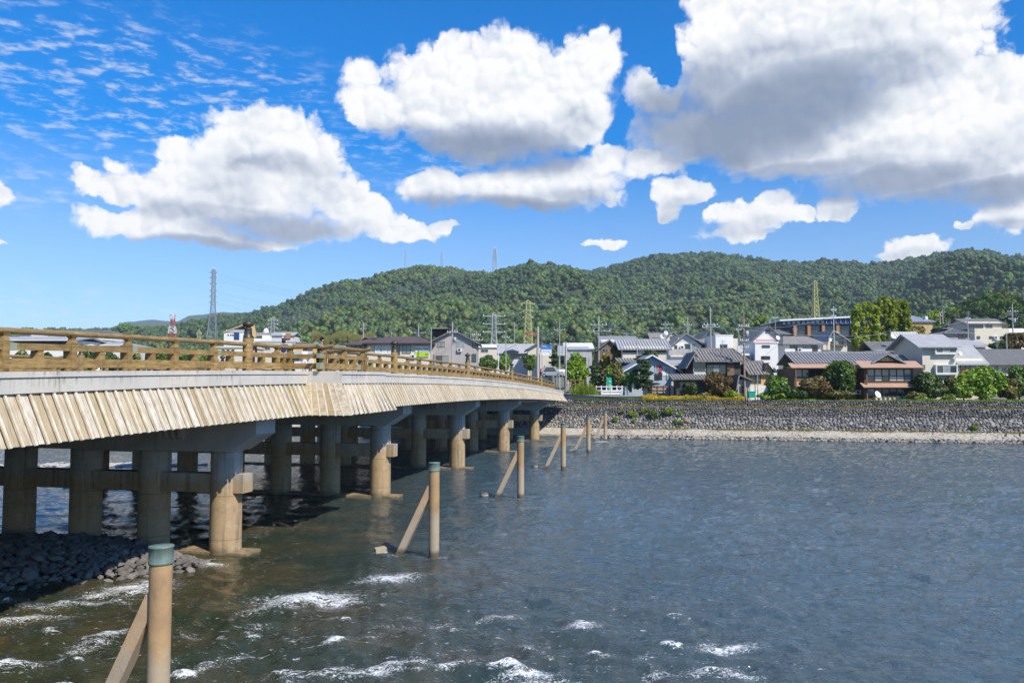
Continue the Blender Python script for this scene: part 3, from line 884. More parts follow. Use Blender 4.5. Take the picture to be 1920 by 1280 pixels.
def crown_proto(name, rng, kind, m):
    """a distant crown: rounded billows with leafy fringe"""
    V0 = []; F0 = []
    t = (1 + 5 ** .5) / 2
    def lump(c, r):
        bm = bmesh.new(); bmesh.ops.create_icosphere(bm, subdivisions=2, radius=1.0)
        off = Vector(rng.uniform(-50, 50, 3))
        b = len(V0)
        for v in bm.verts:
            n = mnoise.noise(v.co * 1.9 + off) * .42 + mnoise.noise(v.co * 4.3 + off) * .26
            p = v.co * (1 + n)
            V0.append((c[0] + p.x * r[0], c[1] + p.y * r[1], c[2] + p.z * r[2]))
        for f in bm.faces: F0.append(tuple(b + v.index for v in f.verts))
        bm.free()
    if kind == 'broad':
        bl = [(0, 0, .5, .60, .60, .46)]
        for k in range(7):
            a = rng.uniform(0, 6.28); r = rng.uniform(.38, .62); s_ = rng.uniform(.26, .42)
            bl.append((math.cos(a) * r, math.sin(a) * r, rng.uniform(.35, .9), s_, s_, s_ * .85))
        V, F = leaf_cloud(rng, bl, 460, .105, .3, out=1.0)
    else:
        bl = [(0, 0, .3 + k * .24, .46 - k * .08, .46 - k * .08, .24) for k in range(5)]
        V, F = leaf_cloud(rng, bl, 150, .08, .2, out=1.2)
    for q in bl: lump(q[:3], q[3:])
    core = MB(); core.v = V0; core.f = F0
    return mesh_obj_hidden(name, V, F, core, m)

def mesh_obj_hidden(name, V, F, core, m):
    b = len(V)
    me = bpy.data.meshes.new(name)
    me.from_pydata([tuple(v) for v in V] + core.v, [], [tuple(f) for f in F] + [tuple(b + i for i in f) for f in core.f])
    me.materials.append(m); me.update()
    me.polygons.foreach_set('use_smooth', [False] * len(F) + [True] * len(core.f))
    return bpy.data.objects.new(name, me)

def scatter(name, protos, P, S, K, rot):
    """one stuff object: crowns instanced on points"""
    col = bpy.data.collections.new(name + '_kinds')
    for i, o in enumerate(protos):
        o.name = 'crown_kind_%02d' % i if False else 'crown'
        col.objects.link(o)
    order = sorted(range(len(protos)), key=lambda i: protos[i].name)
    inv = {j: i for i, j in enumerate(order)}
    K = np.array([inv[k] for k in K])
    me = bpy.data.meshes.new(name)
    me.vertices.add(len(P)); me.vertices.foreach_set('co', np.asarray(P, np.float32).ravel())
    for nm, tp, dat in (('scl', 'FLOAT_VECTOR', S), ('rot', 'FLOAT_VECTOR', rot)):
        a = me.attributes.new(nm, tp, 'POINT'); a.data.foreach_set('vector', np.asarray(dat, np.float32).ravel())
    a = me.attributes.new('pick', 'INT', 'POINT'); a.data.foreach_set('value', np.asarray(K, np.int32))
    me.update()
    ob = bpy.data.objects.new(name, me); COL.objects.link(ob)
    nt = bpy.data.node_groups.new(name, 'GeometryNodeTree')
    nt.interface.new_socket('Geometry', in_out='INPUT', socket_type='NodeSocketGeometry')
    nt.interface.new_socket('Geometry', in_out='OUTPUT', socket_type='NodeSocketGeometry')
    gi, go = nt.nodes.new('NodeGroupInput'), nt.nodes.new('NodeGroupOutput')
    ip = nt.nodes.new('GeometryNodeInstanceOnPoints'); ci = nt.nodes.new('GeometryNodeCollectionInfo')
    ci.inputs['Collection'].default_value = col
    ci.inputs['Separate Children'].default_value = True; ci.inputs['Reset Children'].default_value = True
    ip.inputs['Pick Instance'].default_value = True
    nt.links.new(gi.outputs[0], ip.inputs['Points']); nt.links.new(ci.outputs[0], ip.inputs['Instance'])
    for nm, tp, sock in (('scl', 'FLOAT_VECTOR', 'Scale'), ('rot', 'FLOAT_VECTOR', 'Rotation'), ('pick', 'INT', 'Instance Index')):
        na = nt.nodes.new('GeometryNodeInputNamedAttribute'); na.data_type = tp; na.inputs[0].default_value = nm
        nt.links.new(na.outputs[0], ip.inputs[sock])
    nt.links.new(ip.outputs[0], go.inputs[0])
    md = ob.modifiers.new('scatter', 'NODES'); md.node_group = nt
    ob['kind'] = 'stuff'
    return ob

def forest():
    rng = np.random.default_rng(5)
    protos = [crown_proto('crown', rng, 'broad', m) for m in (F_A, F_B, F_C, F_A, F_B, F_C)] + [crown_proto('crown', rng, 'cone', F_C)]
    n = 28000
    px = rng.uniform(-260, 2180, n * 2); Y = np.sqrt(rng.uniform(470 ** 2, 1690 ** 2, n * 2))
    z = hill_z(px, Y); x = (px - 960) / FPX * Y
    # drop what lies on the town plain or far behind a ridge
    keep = z > ground_z(x, np.minimum(Y, 640.)) + 2.0
    up = hill_z(px, Y - 14.0)
    keep &= ~((z < up - 9))
    keep &= rng.random(len(px)) < .74
    px, Y, z, x = px[keep], Y[keep], z[keep], x[keep]
    m = len(px)
    zone = vnoise2(x / 120., Y / 120., 21, 3, .5)
    kind = np.where(zone > .58, rng.choice([1, 4, 0, 3], m), np.where(zone < .42, rng.choice([2, 5, 0, 0, 5, 6], m), rng.choice([0, 3, 1, 2, 5, 4], m)))
    far = (Y > 1020) & (px > 1050)
    kind = np.where(far & (rng.random(m) < .6), rng.choice([2, 5, 0], m), kind)
    kind = np.where(~far & (Y < 1000) & (rng.random(m) < .4), rng.choice([1, 4, 3], m), kind)
    r = 2.6 + 5.8 * rng.random(m) ** 1.15
    r *= np.where(kind == 6, .8, 1.0)
    S = np.stack([r, r, r * rng.uniform(.95, 1.5, m)], -1)
    rot = np.stack([np.zeros(m), np.zeros(m), rng.uniform(0, 6.28, m)], -1)
    P = np.stack([x, Y, z - r * .25 + rng.normal(size=m) * 1.2], -1)
    scatter('forest', protos, P, S, kind, rot)
    # lighter bushy growth along the foot of the hills
    n = 2600
    px = rng.uniform(200, 2000, n); Y = rng.uniform(430, 600, n); x = (px - 960) / FPX * Y
    r = rng.uniform(2.4, 4.6, n)
    protos = [crown_proto('bush', rng, 'broad', mm) for mm in (F_B, F_A)]
    scatter('thicket', protos, np.stack([x, Y, hill_z(px, Y) - .5], -1), np.stack([r, r, r * 1.1], -1), rng.choice([0, 1], n), np.stack([np.zeros(n), np.zeros(n), rng.uniform(0, 6.28, n)], -1))
    return m
NFOREST = forest()

# ------------------------------------------------------------------ river wall of the far bank
def bank_wall():
    prof = [(107.4, -1.4), (107.5, .42), (110.2, 1.12), (110.25, 1.15), (112.0, 2.75), (112.9, 3.95), (113.6, 4.02), (114.2, 4.86), (115.2, 4.9)]
    la = np.linspace(-150, 190, 171)
    mats = []
    def sheet(name, prof, m, kind='structure', jit=0.0, seed=1):
        rng = np.random.default_rng(seed)
        V = []
        for l in la:
            for s, z in prof:
                V.append(B(s + rng.normal() * jit, l, z + rng.normal() * jit * .5))
        n = len(prof)
        F = [(i*n + k, (i+1)*n + k, (i+1)*n + k + 1, i*n + k + 1) for i in range(len(la) - 1) for k in range(n - 1)]
        o = mesh_obj(name, np_mesh(name, [tuple(v) for v in V], F, False), m); o['kind'] = kind
        return o
    def toe_fn(g, col, vec, p):
        z = g.sep(pos(g))[2]
        n = g.noise(pos(g), 2.2, 5, .7)
        w = g.math('ADD', z, g.math('MULTIPLY', n, .5))
        col = g.mix(g.mr(w, .35, .60, .85, 0, True), col, (.10, .095, .075))
        return g.mix(g.mr(g.noise(pos(g), .9, 5, .7), .55, .68, 0, .5), col, (.20, .18, .10))
    mt = mat('toe_concrete', (.50, .45, .37), (.36, .32, .25), .9, 1.6, 6, .3, 9, coord='Position', fn=toe_fn)
    sheet('bank_path', prof[:4], mt, jit=.06)
    mw = mat('wall_mortar', (.13, .122, .105), (.19, .175, .15), .95, 1.2, 6, .4, 8, coord='Position')
    w = thing('stone_wall', 'long tiered river wall of grey rubble stone along the far bank', 'stone wall', B(113, -20, 1.1), R(90) - TH)
    M = w.matrix_basis if False else (Matrix.Translation(B(113, -20, 1.1)) @ Matrix.Rotation(R(90) - TH, 4, 'Z'))
    inv = M.inverted()
    body = sheet('wall_core', [(p[0] + .12, p[1] - .02) for p in prof[3:]], mw, jit=.03)
    del body['kind']
    body.data.transform(inv); body.parent = w
    # stones
    rnd = random.Random(3)
    ms = mat('wall_stone', (.22, .205, .185), (.13, .122, .112), .9, .9, 6, .4, 8, coord='Position', rnd=.3)
    ms2 = mat('dark_wall_stone', (.125, .118, .108), (.075, .07, .066), .92, .9, 6, .4, 8, coord='Position', rnd=.3)
    ms3 = mat('light_wall_stone', (.33, .305, .265), (.22, .205, .175), .9, .9, 6, .4, 8, coord='Position', rnd=.25)
    def stone_mesh(seed):
        r = random.Random(seed); mb = MB(); mb.rock((0, 0, 0), 1.0, r, (1, 1, 1)); return mb.mesh('stone')
    protos = {k: [stone_mesh(100 + j) for j in range(7)] for k in 'abc'}
    for k, mm in (('a', ms), ('b', ms2), ('c', ms3)):
        for me in protos[k]: me.materials.append(mm)
    many = {'a': MB(), 'b': MB(), 'c': MB()}
    cnt = 0
    tiers = [((110.25, 1.15), (112.0, 2.75), .36, 'mix'), ((112.0, 2.75), (112.9, 3.95), .31, 'dark'), ((113.6, 4.02), (114.2, 4.86), .25, 'top')]
    part_budget = 300
    for ti, ((s0, z0), (s1, z1), hgt, look) in enumerate(tiers):
        ln = math.hypot(s1 - s0, z1 - z0); nrow = max(2, round(ln / hgt))
        for r_ in range(nrow):
            f = (r_ + .5) / nrow
            l = -72.0 + rnd.random()
            while l < 60:
                wdt = hgt * rnd.uniform(.8, 1.75)
                ss = s0 + (s1 - s0) * f + rnd.uniform(-.06, .03); zz = z0 + (z1 - z0) * f + rnd.uniform(-.06, .06)
                k = {'mix': rnd.choice('aacab'), 'dark': rnd.choice('bbbbba'), 'top': rnd.choice('abbb')}[look]
                if look == 'mix' and r_ == 0: k = rnd.choice('cca')
                c = inv @ B(ss, l + wdt / 2, zz)
                rad = (wdt * .60, .24, hgt * .62)
                if ti == 0 and -58 < l < 16 and part_budget > 0 and r_ < 3 and rnd.random() < .75:
                    o = bpy.data.objects.new('stone', rnd.choice(protos[k])); link(o, w)
                    o.location = c; o.scale = (rad[1], rad[0], rad[2]); o.rotation_euler = (rnd.uniform(-.3, .3), rnd.uniform(-.3, .3), rnd.uniform(-.2, .2))
                    part_budget -= 1
                else:
                    b0 = len(many[k].v)
                    many[k].rock(c, 1.0, rnd, (rad[1], rad[0], rad[2]))
                l += wdt
    allm = MB()
    for i, k in enumerate('abc'):
        allm.cur = i; allm.add(many[k].v, many[k].f)
    o = allm.build('stones', [ms, ms2, ms3], w, kind='stuff')
    # long capping course where the raised terrace begins beside the bridge
    t = thing('terrace_wall', 'low pale wall with a long light coping beside the bridge end', 'wall', B(114.6, 8, 4.9), R(90) - TH)
    M2 = Matrix.Translation(B(114.6, 8, 4.9)) @ Matrix.Rotation(R(90) - TH, 4, 'Z')
    mb = MB(); mb.box(-.1, .5, -1.6, 9.2, -.2, .52); mb.build('wall_face', M_PAVING, t)
    mb = MB()
    mb.box(-.28, .6, -1.7, 9.2, .522, .68); mb.build('coping', M_PAVING, t)
    # drain outlet in the toe
    mb = MB(); c = on_water(1409, 826)
    s, l = to_sl(c.x, c.y)
    d = thing('drain_outlet', 'dark rectangular drain opening in the pale toe of the bank', 'drain', B(107.3, l, 0), R(90) - TH)
    mb.box(-.12, .25, -.62, -.54, .0, .26); mb.box(-.12, .25, .54, .62, .0, .26); mb.box(-.12, .25, -.62, .62, .262, .33); mb.build('drain_frame', mt, d)
    mb = MB(); mb.box(-.02, .06, -.54, .54, .02, .26); mb.build('opening', M_STEELDARK, d)
bank_wall()

def shore_gravel():
    rr = random.Random(14)
    mb = MB()
    for k in range(3800):
        l = rr.uniform(-66, 14)
        s = 107.25 + rr.random() ** 2.2 * 2.7
        z = float(np.interp(s, [107.3, 107.5, 110.2], [.05, .40, 1.1]))
        mb.cur = rr.choice((0, 0, 1, 2))
        mb.rock(B(s, l, z), rr.uniform(.05, .16) * (1.6 if s < 107.6 else 1), rr, (1.2, 1, .7))
    mb.build('shore_gravel', [plain('pale_pebbles', (.40, .36, .29), .9), plain('grey_pebbles', (.20, .19, .17), .9), plain('tan_pebbles', (.33, .27, .19), .9)], kind='stuff')
shore_gravel()
# ------------------------------------------------------------------ the bridge
SPAN = 17.36
PIER_S = [30.7 + SPAN * k for k in range(-1, 5)]
COL_L = [19.08 + 3.43 * k for k in range(7)]
S0, S1 = 1.0, 112.0
BUL0, BUL1, BULD = 34.0, 39.4, 1.7
def zdeck(s):
    Y = .9768 * s + 3.66
    return 7.70 - (.00036 if Y > 47 else .00052) * (Y - 47) ** 2
def zplank(s):
    return zdeck(s) - float(np.interp(s, [0, 36, 60, 112], [1.82, 1.98, 1.78, 1.42]))

bridge = thing('bridge', 'long concrete and timber road bridge on round piers crossing the river', 'bridge', (0, 0, 0), R(90) - TH)

def sweep(mb, prof, s0, s1, n=8, cap=True):
    """profile of (l, dz) points below the deck line swept along the cambered bridge"""
    ss = [s0 + (s1 - s0) * i / n for i in range(n + 1)]
    k = len(prof)
    vs = [(s, l, zdeck(s) + dz) for s in ss for l, dz in prof]
    fs = [(i*k + j, i*k + (j+1) % k, (i+1)*k + (j+1) % k, (i+1)*k + j) for i in range(n) for j in range(k)]
    if cap: fs += [tuple(range(k - 1, -1, -1)), tuple(n * k + j for j in range(k))]
    mb.add(vs, fs)
    return mb

def build_bridge():
    rnd = random.Random(5)
    # deck slab and girders
    mb = MB(); sweep(mb, [(17.5, -.56), (42.0, -.56), (42.0, -.16), (17.5, -.16)], S0, S1, 40); mb.build('deck', M_ASPHALT, bridge)
    for l in (18.8, 23.2, 27.6, 32.0, 36.4, 40.6):
        mb = MB(); sweep(mb, [(l - .45, -1.85), (l + .45, -1.85), (l + .45, -.565), (l - .45, -.565)], S0, S1, 40); mb.build('girder', M_GIRDER, bridge)
    # outer concrete fascia in panels with open joints; the kerb course stands proud
    step = SPAN / 4
    edges = [S0]
    k = 0
    s = PIER_S[0] - 2.9
    while s < S1 - 1:
        if s > S0 + .5: edges.append(s)
        s += step
    edges += [BUL0, BUL1, S1]
    edges = sorted(edges)
    ed = [edges[0]]
    for e in edges[1:]:
        if e - ed[-1] > .9 or e in (BUL0, BUL1, S1):
            if e in (BUL0, BUL1) and e - ed[-1] < .9: ed[-1] = e
            else: ed.append(e)
    for a, b in zip(ed[:-1], ed[1:]):
        off = -BULD if (a >= BUL0 - .01 and b <= BUL1 + .01) else 0.0
        mb = MB(); sweep(mb, [(17.1 + off, -.57), (17.5, -.57), (17.5, -.153), (17.1 + off, -.153)], a + .008, b - .008, 3); mb.build('fascia_panel', M_FASCIA, bridge)
        mb = MB(); sweep(mb, [(17.06 + off, -.148), (18.7, -.148), (18.7, 0), (17.06 + off, 0)], a + .008, b - .008, 3); mb.build('kerb', M_FASCIA, bridge)
    mb = MB(); sweep(mb, [(42.0, -.57), (42.4, -.57), (42.4, 0), (40.6, 0), (40.6, -.15), (42.0, -.15)], S0, S1, 40); mb.build('fascia_panel', M_FASCIA, bridge)
    # boards of the skirt: each one lapped over the next
    def board(p_top, p_bot, along, outw, w, name='plank'):
        """board hung between two points; along = direction of the row; outw = outward normal"""
        pt, pb = Vector(p_top), Vector(p_bot)
        a = Vector(along) * w / 2; o = Vector(outw)
        lift = rnd.uniform(.012, .03)
        t = .03
        L0, R0 = o * lift, o * rnd.uniform(0, .012)
        ext = (pb - pt).normalized() * rnd.uniform(-.004, .004)
        pb = pb + ext
        c = [pb - a + L0 - o * t, pb - a + L0, pb + a + R0, pb + a + R0 - o * t, pt - a + L0 - o * t, pt - a + L0, pt + a + R0, pt + a + R0 - o * t]
        # order as two rings, counter clockwise from above
        mb = MB(); mb.hexa([c[1], c[2], c[3], c[0], c[5], c[6], c[7], c[4]])
        mb.build(name, M_PLANK, bridge)
        # cover strip over the joint, a little longer than the boards
        e = (pb - pt).normalized() * .035
        w2 = Vector(along) * .034
        sh_ = Vector(along) * (w / 2 - .040); q0, q1 = pb - sh_ + o * .004 + e, pt - sh_ + o * .004
        th = o * (rnd.uniform(.055, .07) if along[0] else .02)
        mb = MB(); mb.hexa([q0 - w2 + th, q0 + w2 + th, q0 + w2, q0 - w2, q1 - w2 + th, q1 + w2 + th, q1 + w2, q1 - w2])
        mb.build('batten', M_BATTEN, bridge)
    n_out = Vector((0, -1.9, -.65)).normalized() * -1
    outn = Vector((0, -.93, .33)).normalized()
    pw = .405
    s = 11.0
    many = 0
    while s < S1 - .1:
        bul = BUL0 + .1 < s < BUL1 - .1
        off = -BULD - .02 if bul else 0.0
        ztop, zbot = zdeck(s) - .545, zplank(s)
        fan = 0.0; wf = .915
        if bul:
            fan = -.62 * max(0.0, 1 - (s - BUL0) / 2.2) + .62 * max(0.0, 1 - (BUL1 - s) / 2.2)
            wf = 1.06
        board((s, 17.22 + off, ztop), (s + fan, 16.57 + off, zbot), (1, 0, 0), outn, pw * wf)
        many += 1
        s += pw
    for side, sb in ((-1, BUL0), (1, BUL1)):
        zt, zb = zdeck(sb) - .545, zplank(sb)
        nn = 6
        for k in range(nn):
            f = (k + .5) / nn
            lt = 17.2 - (BULD + (.02 if side < 0 else -.25)) * f; lb = 16.9 - (BULD + (.55 if side < 0 else -.1)) * f
            s_t = sb + side * -.0 ; s_b = sb + side * .62
            board((s_t, lt, zt), (s_b, lb, zb - .02), (0, -1, 0), (side * .93, 0, .33), .44)
    # dark sheets added behind the boards to stop sun leaking through the grooves
    def sun_stop(rows):
        mb = MB(); vs = [q for r_ in rows for q in r_]
        mb.add(vs, [(i*4 + j, (i+1)*4 + j, (i+1)*4 + (j+1) % 4, i*4 + (j+1) % 4) for i in range(len(rows) - 1) for j in range(4)] + [(3, 2, 1, 0), tuple(len(vs) - 4 + j for j in range(4))])
        mb.build('sun_stop', M_DARKWOOD, bridge)
    for a, b, off in ((11.0, BUL0 - .02, 0), (BUL0 + .03, BUL1 - .03, -BULD - .02), (BUL1 + .02, S1 - .1, 0)):
        rows = []
        for i in range(25):
            s = a + (b - a) * i / 24
            lo = zplank(s) + .05; hi = zdeck(s) - .58
            rows.append([(s, 16.66 + off, lo), (s, 17.27 + off, hi), (s, 17.33 + off, hi), (s, 16.72 + off, lo)])
        sun_stop(rows)
    zt, zb = zdeck(BUL0) - .58, zplank(BUL0) + .05
    sun_stop([[(BUL0 - .50, l0_, zb), (BUL0 + .07, l1_, zt), (BUL0 + .12, l1_, zt), (BUL0 - .44, l0_, zb)] for l0_, l1_ in ((16.85, 17.15), (15.0, 15.55))])
    # piers
    for ps in PIER_S:
        zd = zdeck(ps)
        zc = zd - 3.35 + .0085 * (ps - 30.7)           # underside of the cap beam
        if ps < 30: zc = zd - 3.35
        top = zd - 1.86
        ll, lr = 17.3, 2 * (19.08 + 3.43 * 3) - 17.3
        pm = [(ll, top), (ll, zc + .72), (ll + 1.15, zc), (lr - 1.15, zc), (lr, zc + .72), (lr, top)]
        mb = MB(); n = len(pm)
        mb.add([(ps - .78, l, z) for l, z in pm] + [(ps + .78, l, z) for l, z in pm],
               [tuple(range(n)), tuple(range(2*n - 1, n - 1, -1))] + [((k+1) % n, k, n + k, n + (k+1) % n) for k in range(n)])
        mb.build('cap_beam', M_GIRDER, bridge)
        for l in COL_L:
            mb = MB(); mb.lathe((ps, l, 0), [(.66, -1.2), (.655, .3), (.65, zc * .55), (.65, zc - .004)], 28); mb.build('column', M_PIER, bridge)
        mb = MB(); mb.box(ps - .38, ps + .38, 18.08, 2 * (19.08 + 3.43 * 3) - 18.08, 2.52, 3.3); mb.build('tie_beam', M_PIER, bridge)
        mb = MB(); mb.box(ps - .55, ps + .55, 17.75, 42.0, -1.2, .10); mb.build('footing', M_PIER, bridge)
        # bracket of four rounded fins on the face of the cap beam
        mb = MB()
        for k in range(4):
            l0 = 20.55 + k * .31
            pf = [(ps - .78, zc + 1.05), (ps - .78, zc + .48), (ps - .95, zc + .50), (ps - 1.08, zc + .62), (ps - 1.14, zc + .85), (ps - 1.14, zc + 1.05)]
            m_ = len(pf)
            mb.add([(a, l0, z) for a, z in pf] + [(a, l0 + .15, z) for a, z in pf],
                   [tuple(range(m_)), tuple(range(2*m_ - 1, m_ - 1, -1))] + [((k2+1) % m_, k2, m_ + k2, m_ + (k2+1) % m_) for k2 in range(m_)])
        mb.build('bracket', M_GIRDER, bridge)
build_bridge()

# ------------------------------------------------------------------ railings
def railing(name, label, L, flip=1, bul=True):
    t = thing(name, label, 'railing', (0, 0, 0), R(90) - TH, 'timber railings of the bridge')
    def zb(s): return zdeck(s) + .002
    bay = SPAN / 7
    stations = []
    k = -14
    while True:
        s = 30.7 + k * bay
        if s > S1 - .5: break
        if s > 8: stations.append((s, k % 7 == 0))
        k += 1
    def post(s, l):
        z = zb(s); mb = MB()
        mb.box(s - .115, s + .115, l - .10, l + .20, z, z + .84)
        w0, w1 = .115, .075
        mb.hexa([(s - w0, l - w0, z + .84), (s + w0, l - w0, z + .84), (s + w0, l + w0, z + .84), (s - w0, l + w0, z + .84),
                 (s - w1, l - w1, z + .95), (s + w1, l - w1, z + .95), (s + w1, l + w1, z + .95), (s - w1, l + w1, z + .95)])
        mb.box(s - w1, s + w1, l - w1, l + w1, z + .95, z + 1.0)
        mb.hexa([(s - .085, l - .085, z + 1.0), (s + .085, l - .085, z + 1.0), (s + .085, l + .085, z + 1.0), (s - .085, l + .085, z + 1.0),
                 (s - .14, l - .12, z + 1.07), (s + .14, l - .12, z + 1.07), (s + .14, l + .12, z + 1.07), (s - .14, l + .12, z + 1.07)])
        mb.box(s - .30, s + .30, l - .10, l + .10, z, z + .085)
        mb.build('post', M_RAIL, t)
    def tall(s, l):
        z = zb(s); mb = MB()
        mb.lathe((s, l, z), [(.21, 0), (.21, 1.36), (.19, 1.40), (.0, 1.402)], 20)
        p = mb.build('newel_post', M_RAIL, t)
        mb = MB()
        mb.lathe((s, l, z + 1.40), [(.20, -.03), (.20, .10), (.175, .11), (.165, .17), (.175, .19), (.165, .22), (.15, .36), (.16, .37), (.15, .40), (.115, .42), (.10, .455), (.20, .50), (.235, .56), (.225, .63), (.16, .69), (.07, .73), (.03, .78), (0, .80)], 18)
        mb.build('finial', M_BRONZE, p)
    def rails(s0, s1, l0, l1, e0=0.0, e1=0.0, mid=True):
        z0, z1 = zb(s0), zb(s1)
        a, b = Vector((s0, l0, z0)), Vector((s1, l1, z1))
        d = (b - a).normalized(); a2, b2 = a - d * e0, b + d * e1
        up = lambda p, h: p + Vector((0, 0, h))
        mb = MB(); mb.bar(up(a2, .235), up(b2, .235), .17, .27); mb.build('bottom_rail', M_RAIL, t)
        mb = MB(); mb.bar(up(a2, .70), up(b2, .70), .15, .19); mb.build('middle_rail', M_RAIL, t)
        mb = MB(); mb.path([up(a2, 1.125), up((a2 + b2) / 2, 1.125 + RND.uniform(-.012, .012)), up(b2, 1.125)], [.09, .086, .09], 10); mb.build('top_rail', M_LOG, t)
        if mid:
            m_ = (a + b) / 2; mb = MB()
            side = Vector((0, 0, 1)).cross(d)
            for h0, h1, w0, w1 in ((.372, .604, .125, .095),):
                q = []
                for h, w in ((h0, w0), (h1, w1)):
                    q += [up(m_ - d * w - side * .06, h), up(m_ + d * w - side * .06, h), up(m_ + d * w + side * .20, h), up(m_ - d * w + side * .20, h)]
                mb.hexa(q)
            mb.build('baluster', M_RAIL, t)
    prev = None
    for s, big in stations:
        if bul and BUL0 < s < BUL1:
            prev = (BUL1 + .05) if False else prev
            continue
        (tall if big else post)(s, L)
        if prev is not None:
            if bul and prev < BUL0 and s > BUL1:
                pass
            else:
                rails(prev, s, L, L)
        prev = s
    if bul:
        lo = L - BULD
        s_in = max(x for x, b in stations if x < BUL0); s_out = min(x for x, b in stations if x > BUL1)
        a, b = BUL0 + .45, BUL1 - .45
        rails(s_in, a, L, L, 0, .25); rails(b, s_out, L, L, .25, 0)
        post(a, L); post(b, L)
        rails(a, a, L, lo, .0, .35) if False else None
        for s in (a, b):
            z = zb(s)
            mb = MB(); mb.bar((s, L, z + .235), (s, lo - .28, z + .235), .17, .27); mb.build('bottom_rail', M_RAIL, t)
            mb = MB(); mb.bar((s, L, z + .70), (s, lo - .28, z + .70), .15, .19); mb.build('middle_rail', M_RAIL, t)
            mb = MB(); mb.path([(s, L, z + 1.125), (s, lo - .1, z + 1.125), (s, lo - .45, z + 1.17)], [.09, .09, .085], 10); mb.build('top_rail', M_LOG, t)
            post(s, lo)
        mid_s = (a + b) / 2
        post(mid_s, lo)
        rails(a, mid_s, lo, lo, .35, 0); rails(mid_s, b, lo, lo, 0, .35)
        # upturned, metal shod ends of the projecting rails
        for s, sg in ((a, -1), (b, 1)):
            z = zb(s)
            mb = MB(); mb.path([(s + sg * .30, lo, z + 1.125), (s + sg * .62, lo, z + 1.16), (s + sg * .92, lo, z + 1.25)], [.098, .098, .09], 10); mb.build('rail_tip', M_VERDI, t)
            mb = MB(); mb.bar((s + sg * .16, lo, z + .235), (s + sg * .62, lo, z + .235), .19, .29); mb.bar((s + sg * .16, lo, z + .70), (s + sg * .62, lo, z + .70), .17, .21)
            mb.build('metal_shoe', M_VERDI, t)
        mb = MB(); z = zb(b); mb.bar((b - .9, lo - .005, z + .235), (b - .45, lo - .005, z + .235), .18, .28); mb.build('metal_shoe', M_VERDI, t)
    # green metal straps where the rails meet some posts
    for s, big in stations[2:12:2]:
        if bul and BUL0 - 1 < s < BUL1 + 1: continue
        z = zb(s); mb = MB(); mb.box(s + .10, s + .36, L - .092, L + .092, z + .595, z + .805); mb.build('metal_strap', M_VERDI, t)
    return t
railing('bridge_railing', 'ochre timber railing with bronze finials on the near edge of the bridge', 18.2)
railing('bridge_railing', 'ochre timber railing on the far edge of the bridge, glimpsed behind the near one', 41.3, bul=False)

# ------------------------------------------------------------------ the row of debris piles upstream
PILE_S = [14.1, 31.5, 48.8, 66.2, 83.5, 100.9]
PILE_LABELS = ['round concrete pile with a green copper cap, tallest and closest to the rapids',
 'capped round pile second from the rapids, with a pale block beside its brace',
 'capped round pile third along the row, opposite the second bridge pier',
 'capped round pile fourth along the row towards the far bank',
 'capped round pile next to last before the far stone bank',
 'smallest capped round pile, last of the row beside the far bank']
def build_piles():
    for i, s in enumerate(PILE_S):
        l = 10.16
        t = thing('debris_pile', PILE_LABELS[i], 'pile', B(s, l, 0), R(90) - TH, 'row of capped piles in the river')
        mb = MB(); mb.lathe((0, 0, 0), [(.215, -1.3), (.215, 3.56)], 24); mb.build('shaft', M_PILE, t)
        mb = MB()
        mb.lathe((0, 0, 0), [(.226, 3.50), (.24, 3.515), (.24, 3.54), (.232, 3.55), (.234, 3.82), (.242, 3.828), (.238, 3.853), (.0, 3.862)], 24); mb.build('cap', M_CAP, t)
        mb = MB(); mb.bar((.02, .12, 2.86), (.02, 2.0, -1.0), .27, .27); mb.build('brace', M_BRACE, t)
        if i >= 1:
            px = {1: (713, 1036), 2: (908, 930), 3: (1004, 876)}.get(i)
            if px:
                c = on_water(*px)
                q = thing('stub_pile', ['pale squared stub of an old pile by the second capped pile', 'short dark stub of an old pile by the third capped pile', 'short stub of an old pile by the fourth capped pile'][i - 1], 'pile stub', (c.x, c.y, 0), R(20 * i), 'stubs of old piles')
                mb = MB()
                if i == 1:
                    mb.hexa([(-.24, -.22, -.8), (.24, -.22, -.8), (.24, .22, -.8), (-.24, .22, -.8), (-.22, -.2, .2), (.23, -.19, .24), (.22, .2, .25), (-.23, .19, .2)])
                    mb.build('block', plain('old_tan_concrete', (.42, .36, .24), .9), q)
                    mb = MB(); mb.lathe((0, 0, 0), [(.30, -.5), (.31, .03), (.26, .06)], 10); mb.build('collar', M_GIRDER, q)
                else:
                    mb.lathe((0, 0, 0), [(.26, -.8), (.25, .17), (.2, .22), (0, .2)], 12); mb.build('block', M_BRACE, q)
                    mb = MB(); mb.lathe((0, 0, 0), [(.265, .05), (.27, .09), (.265, .13)], 12); mb.build('collar', M_GIRDER, q)
build_piles()

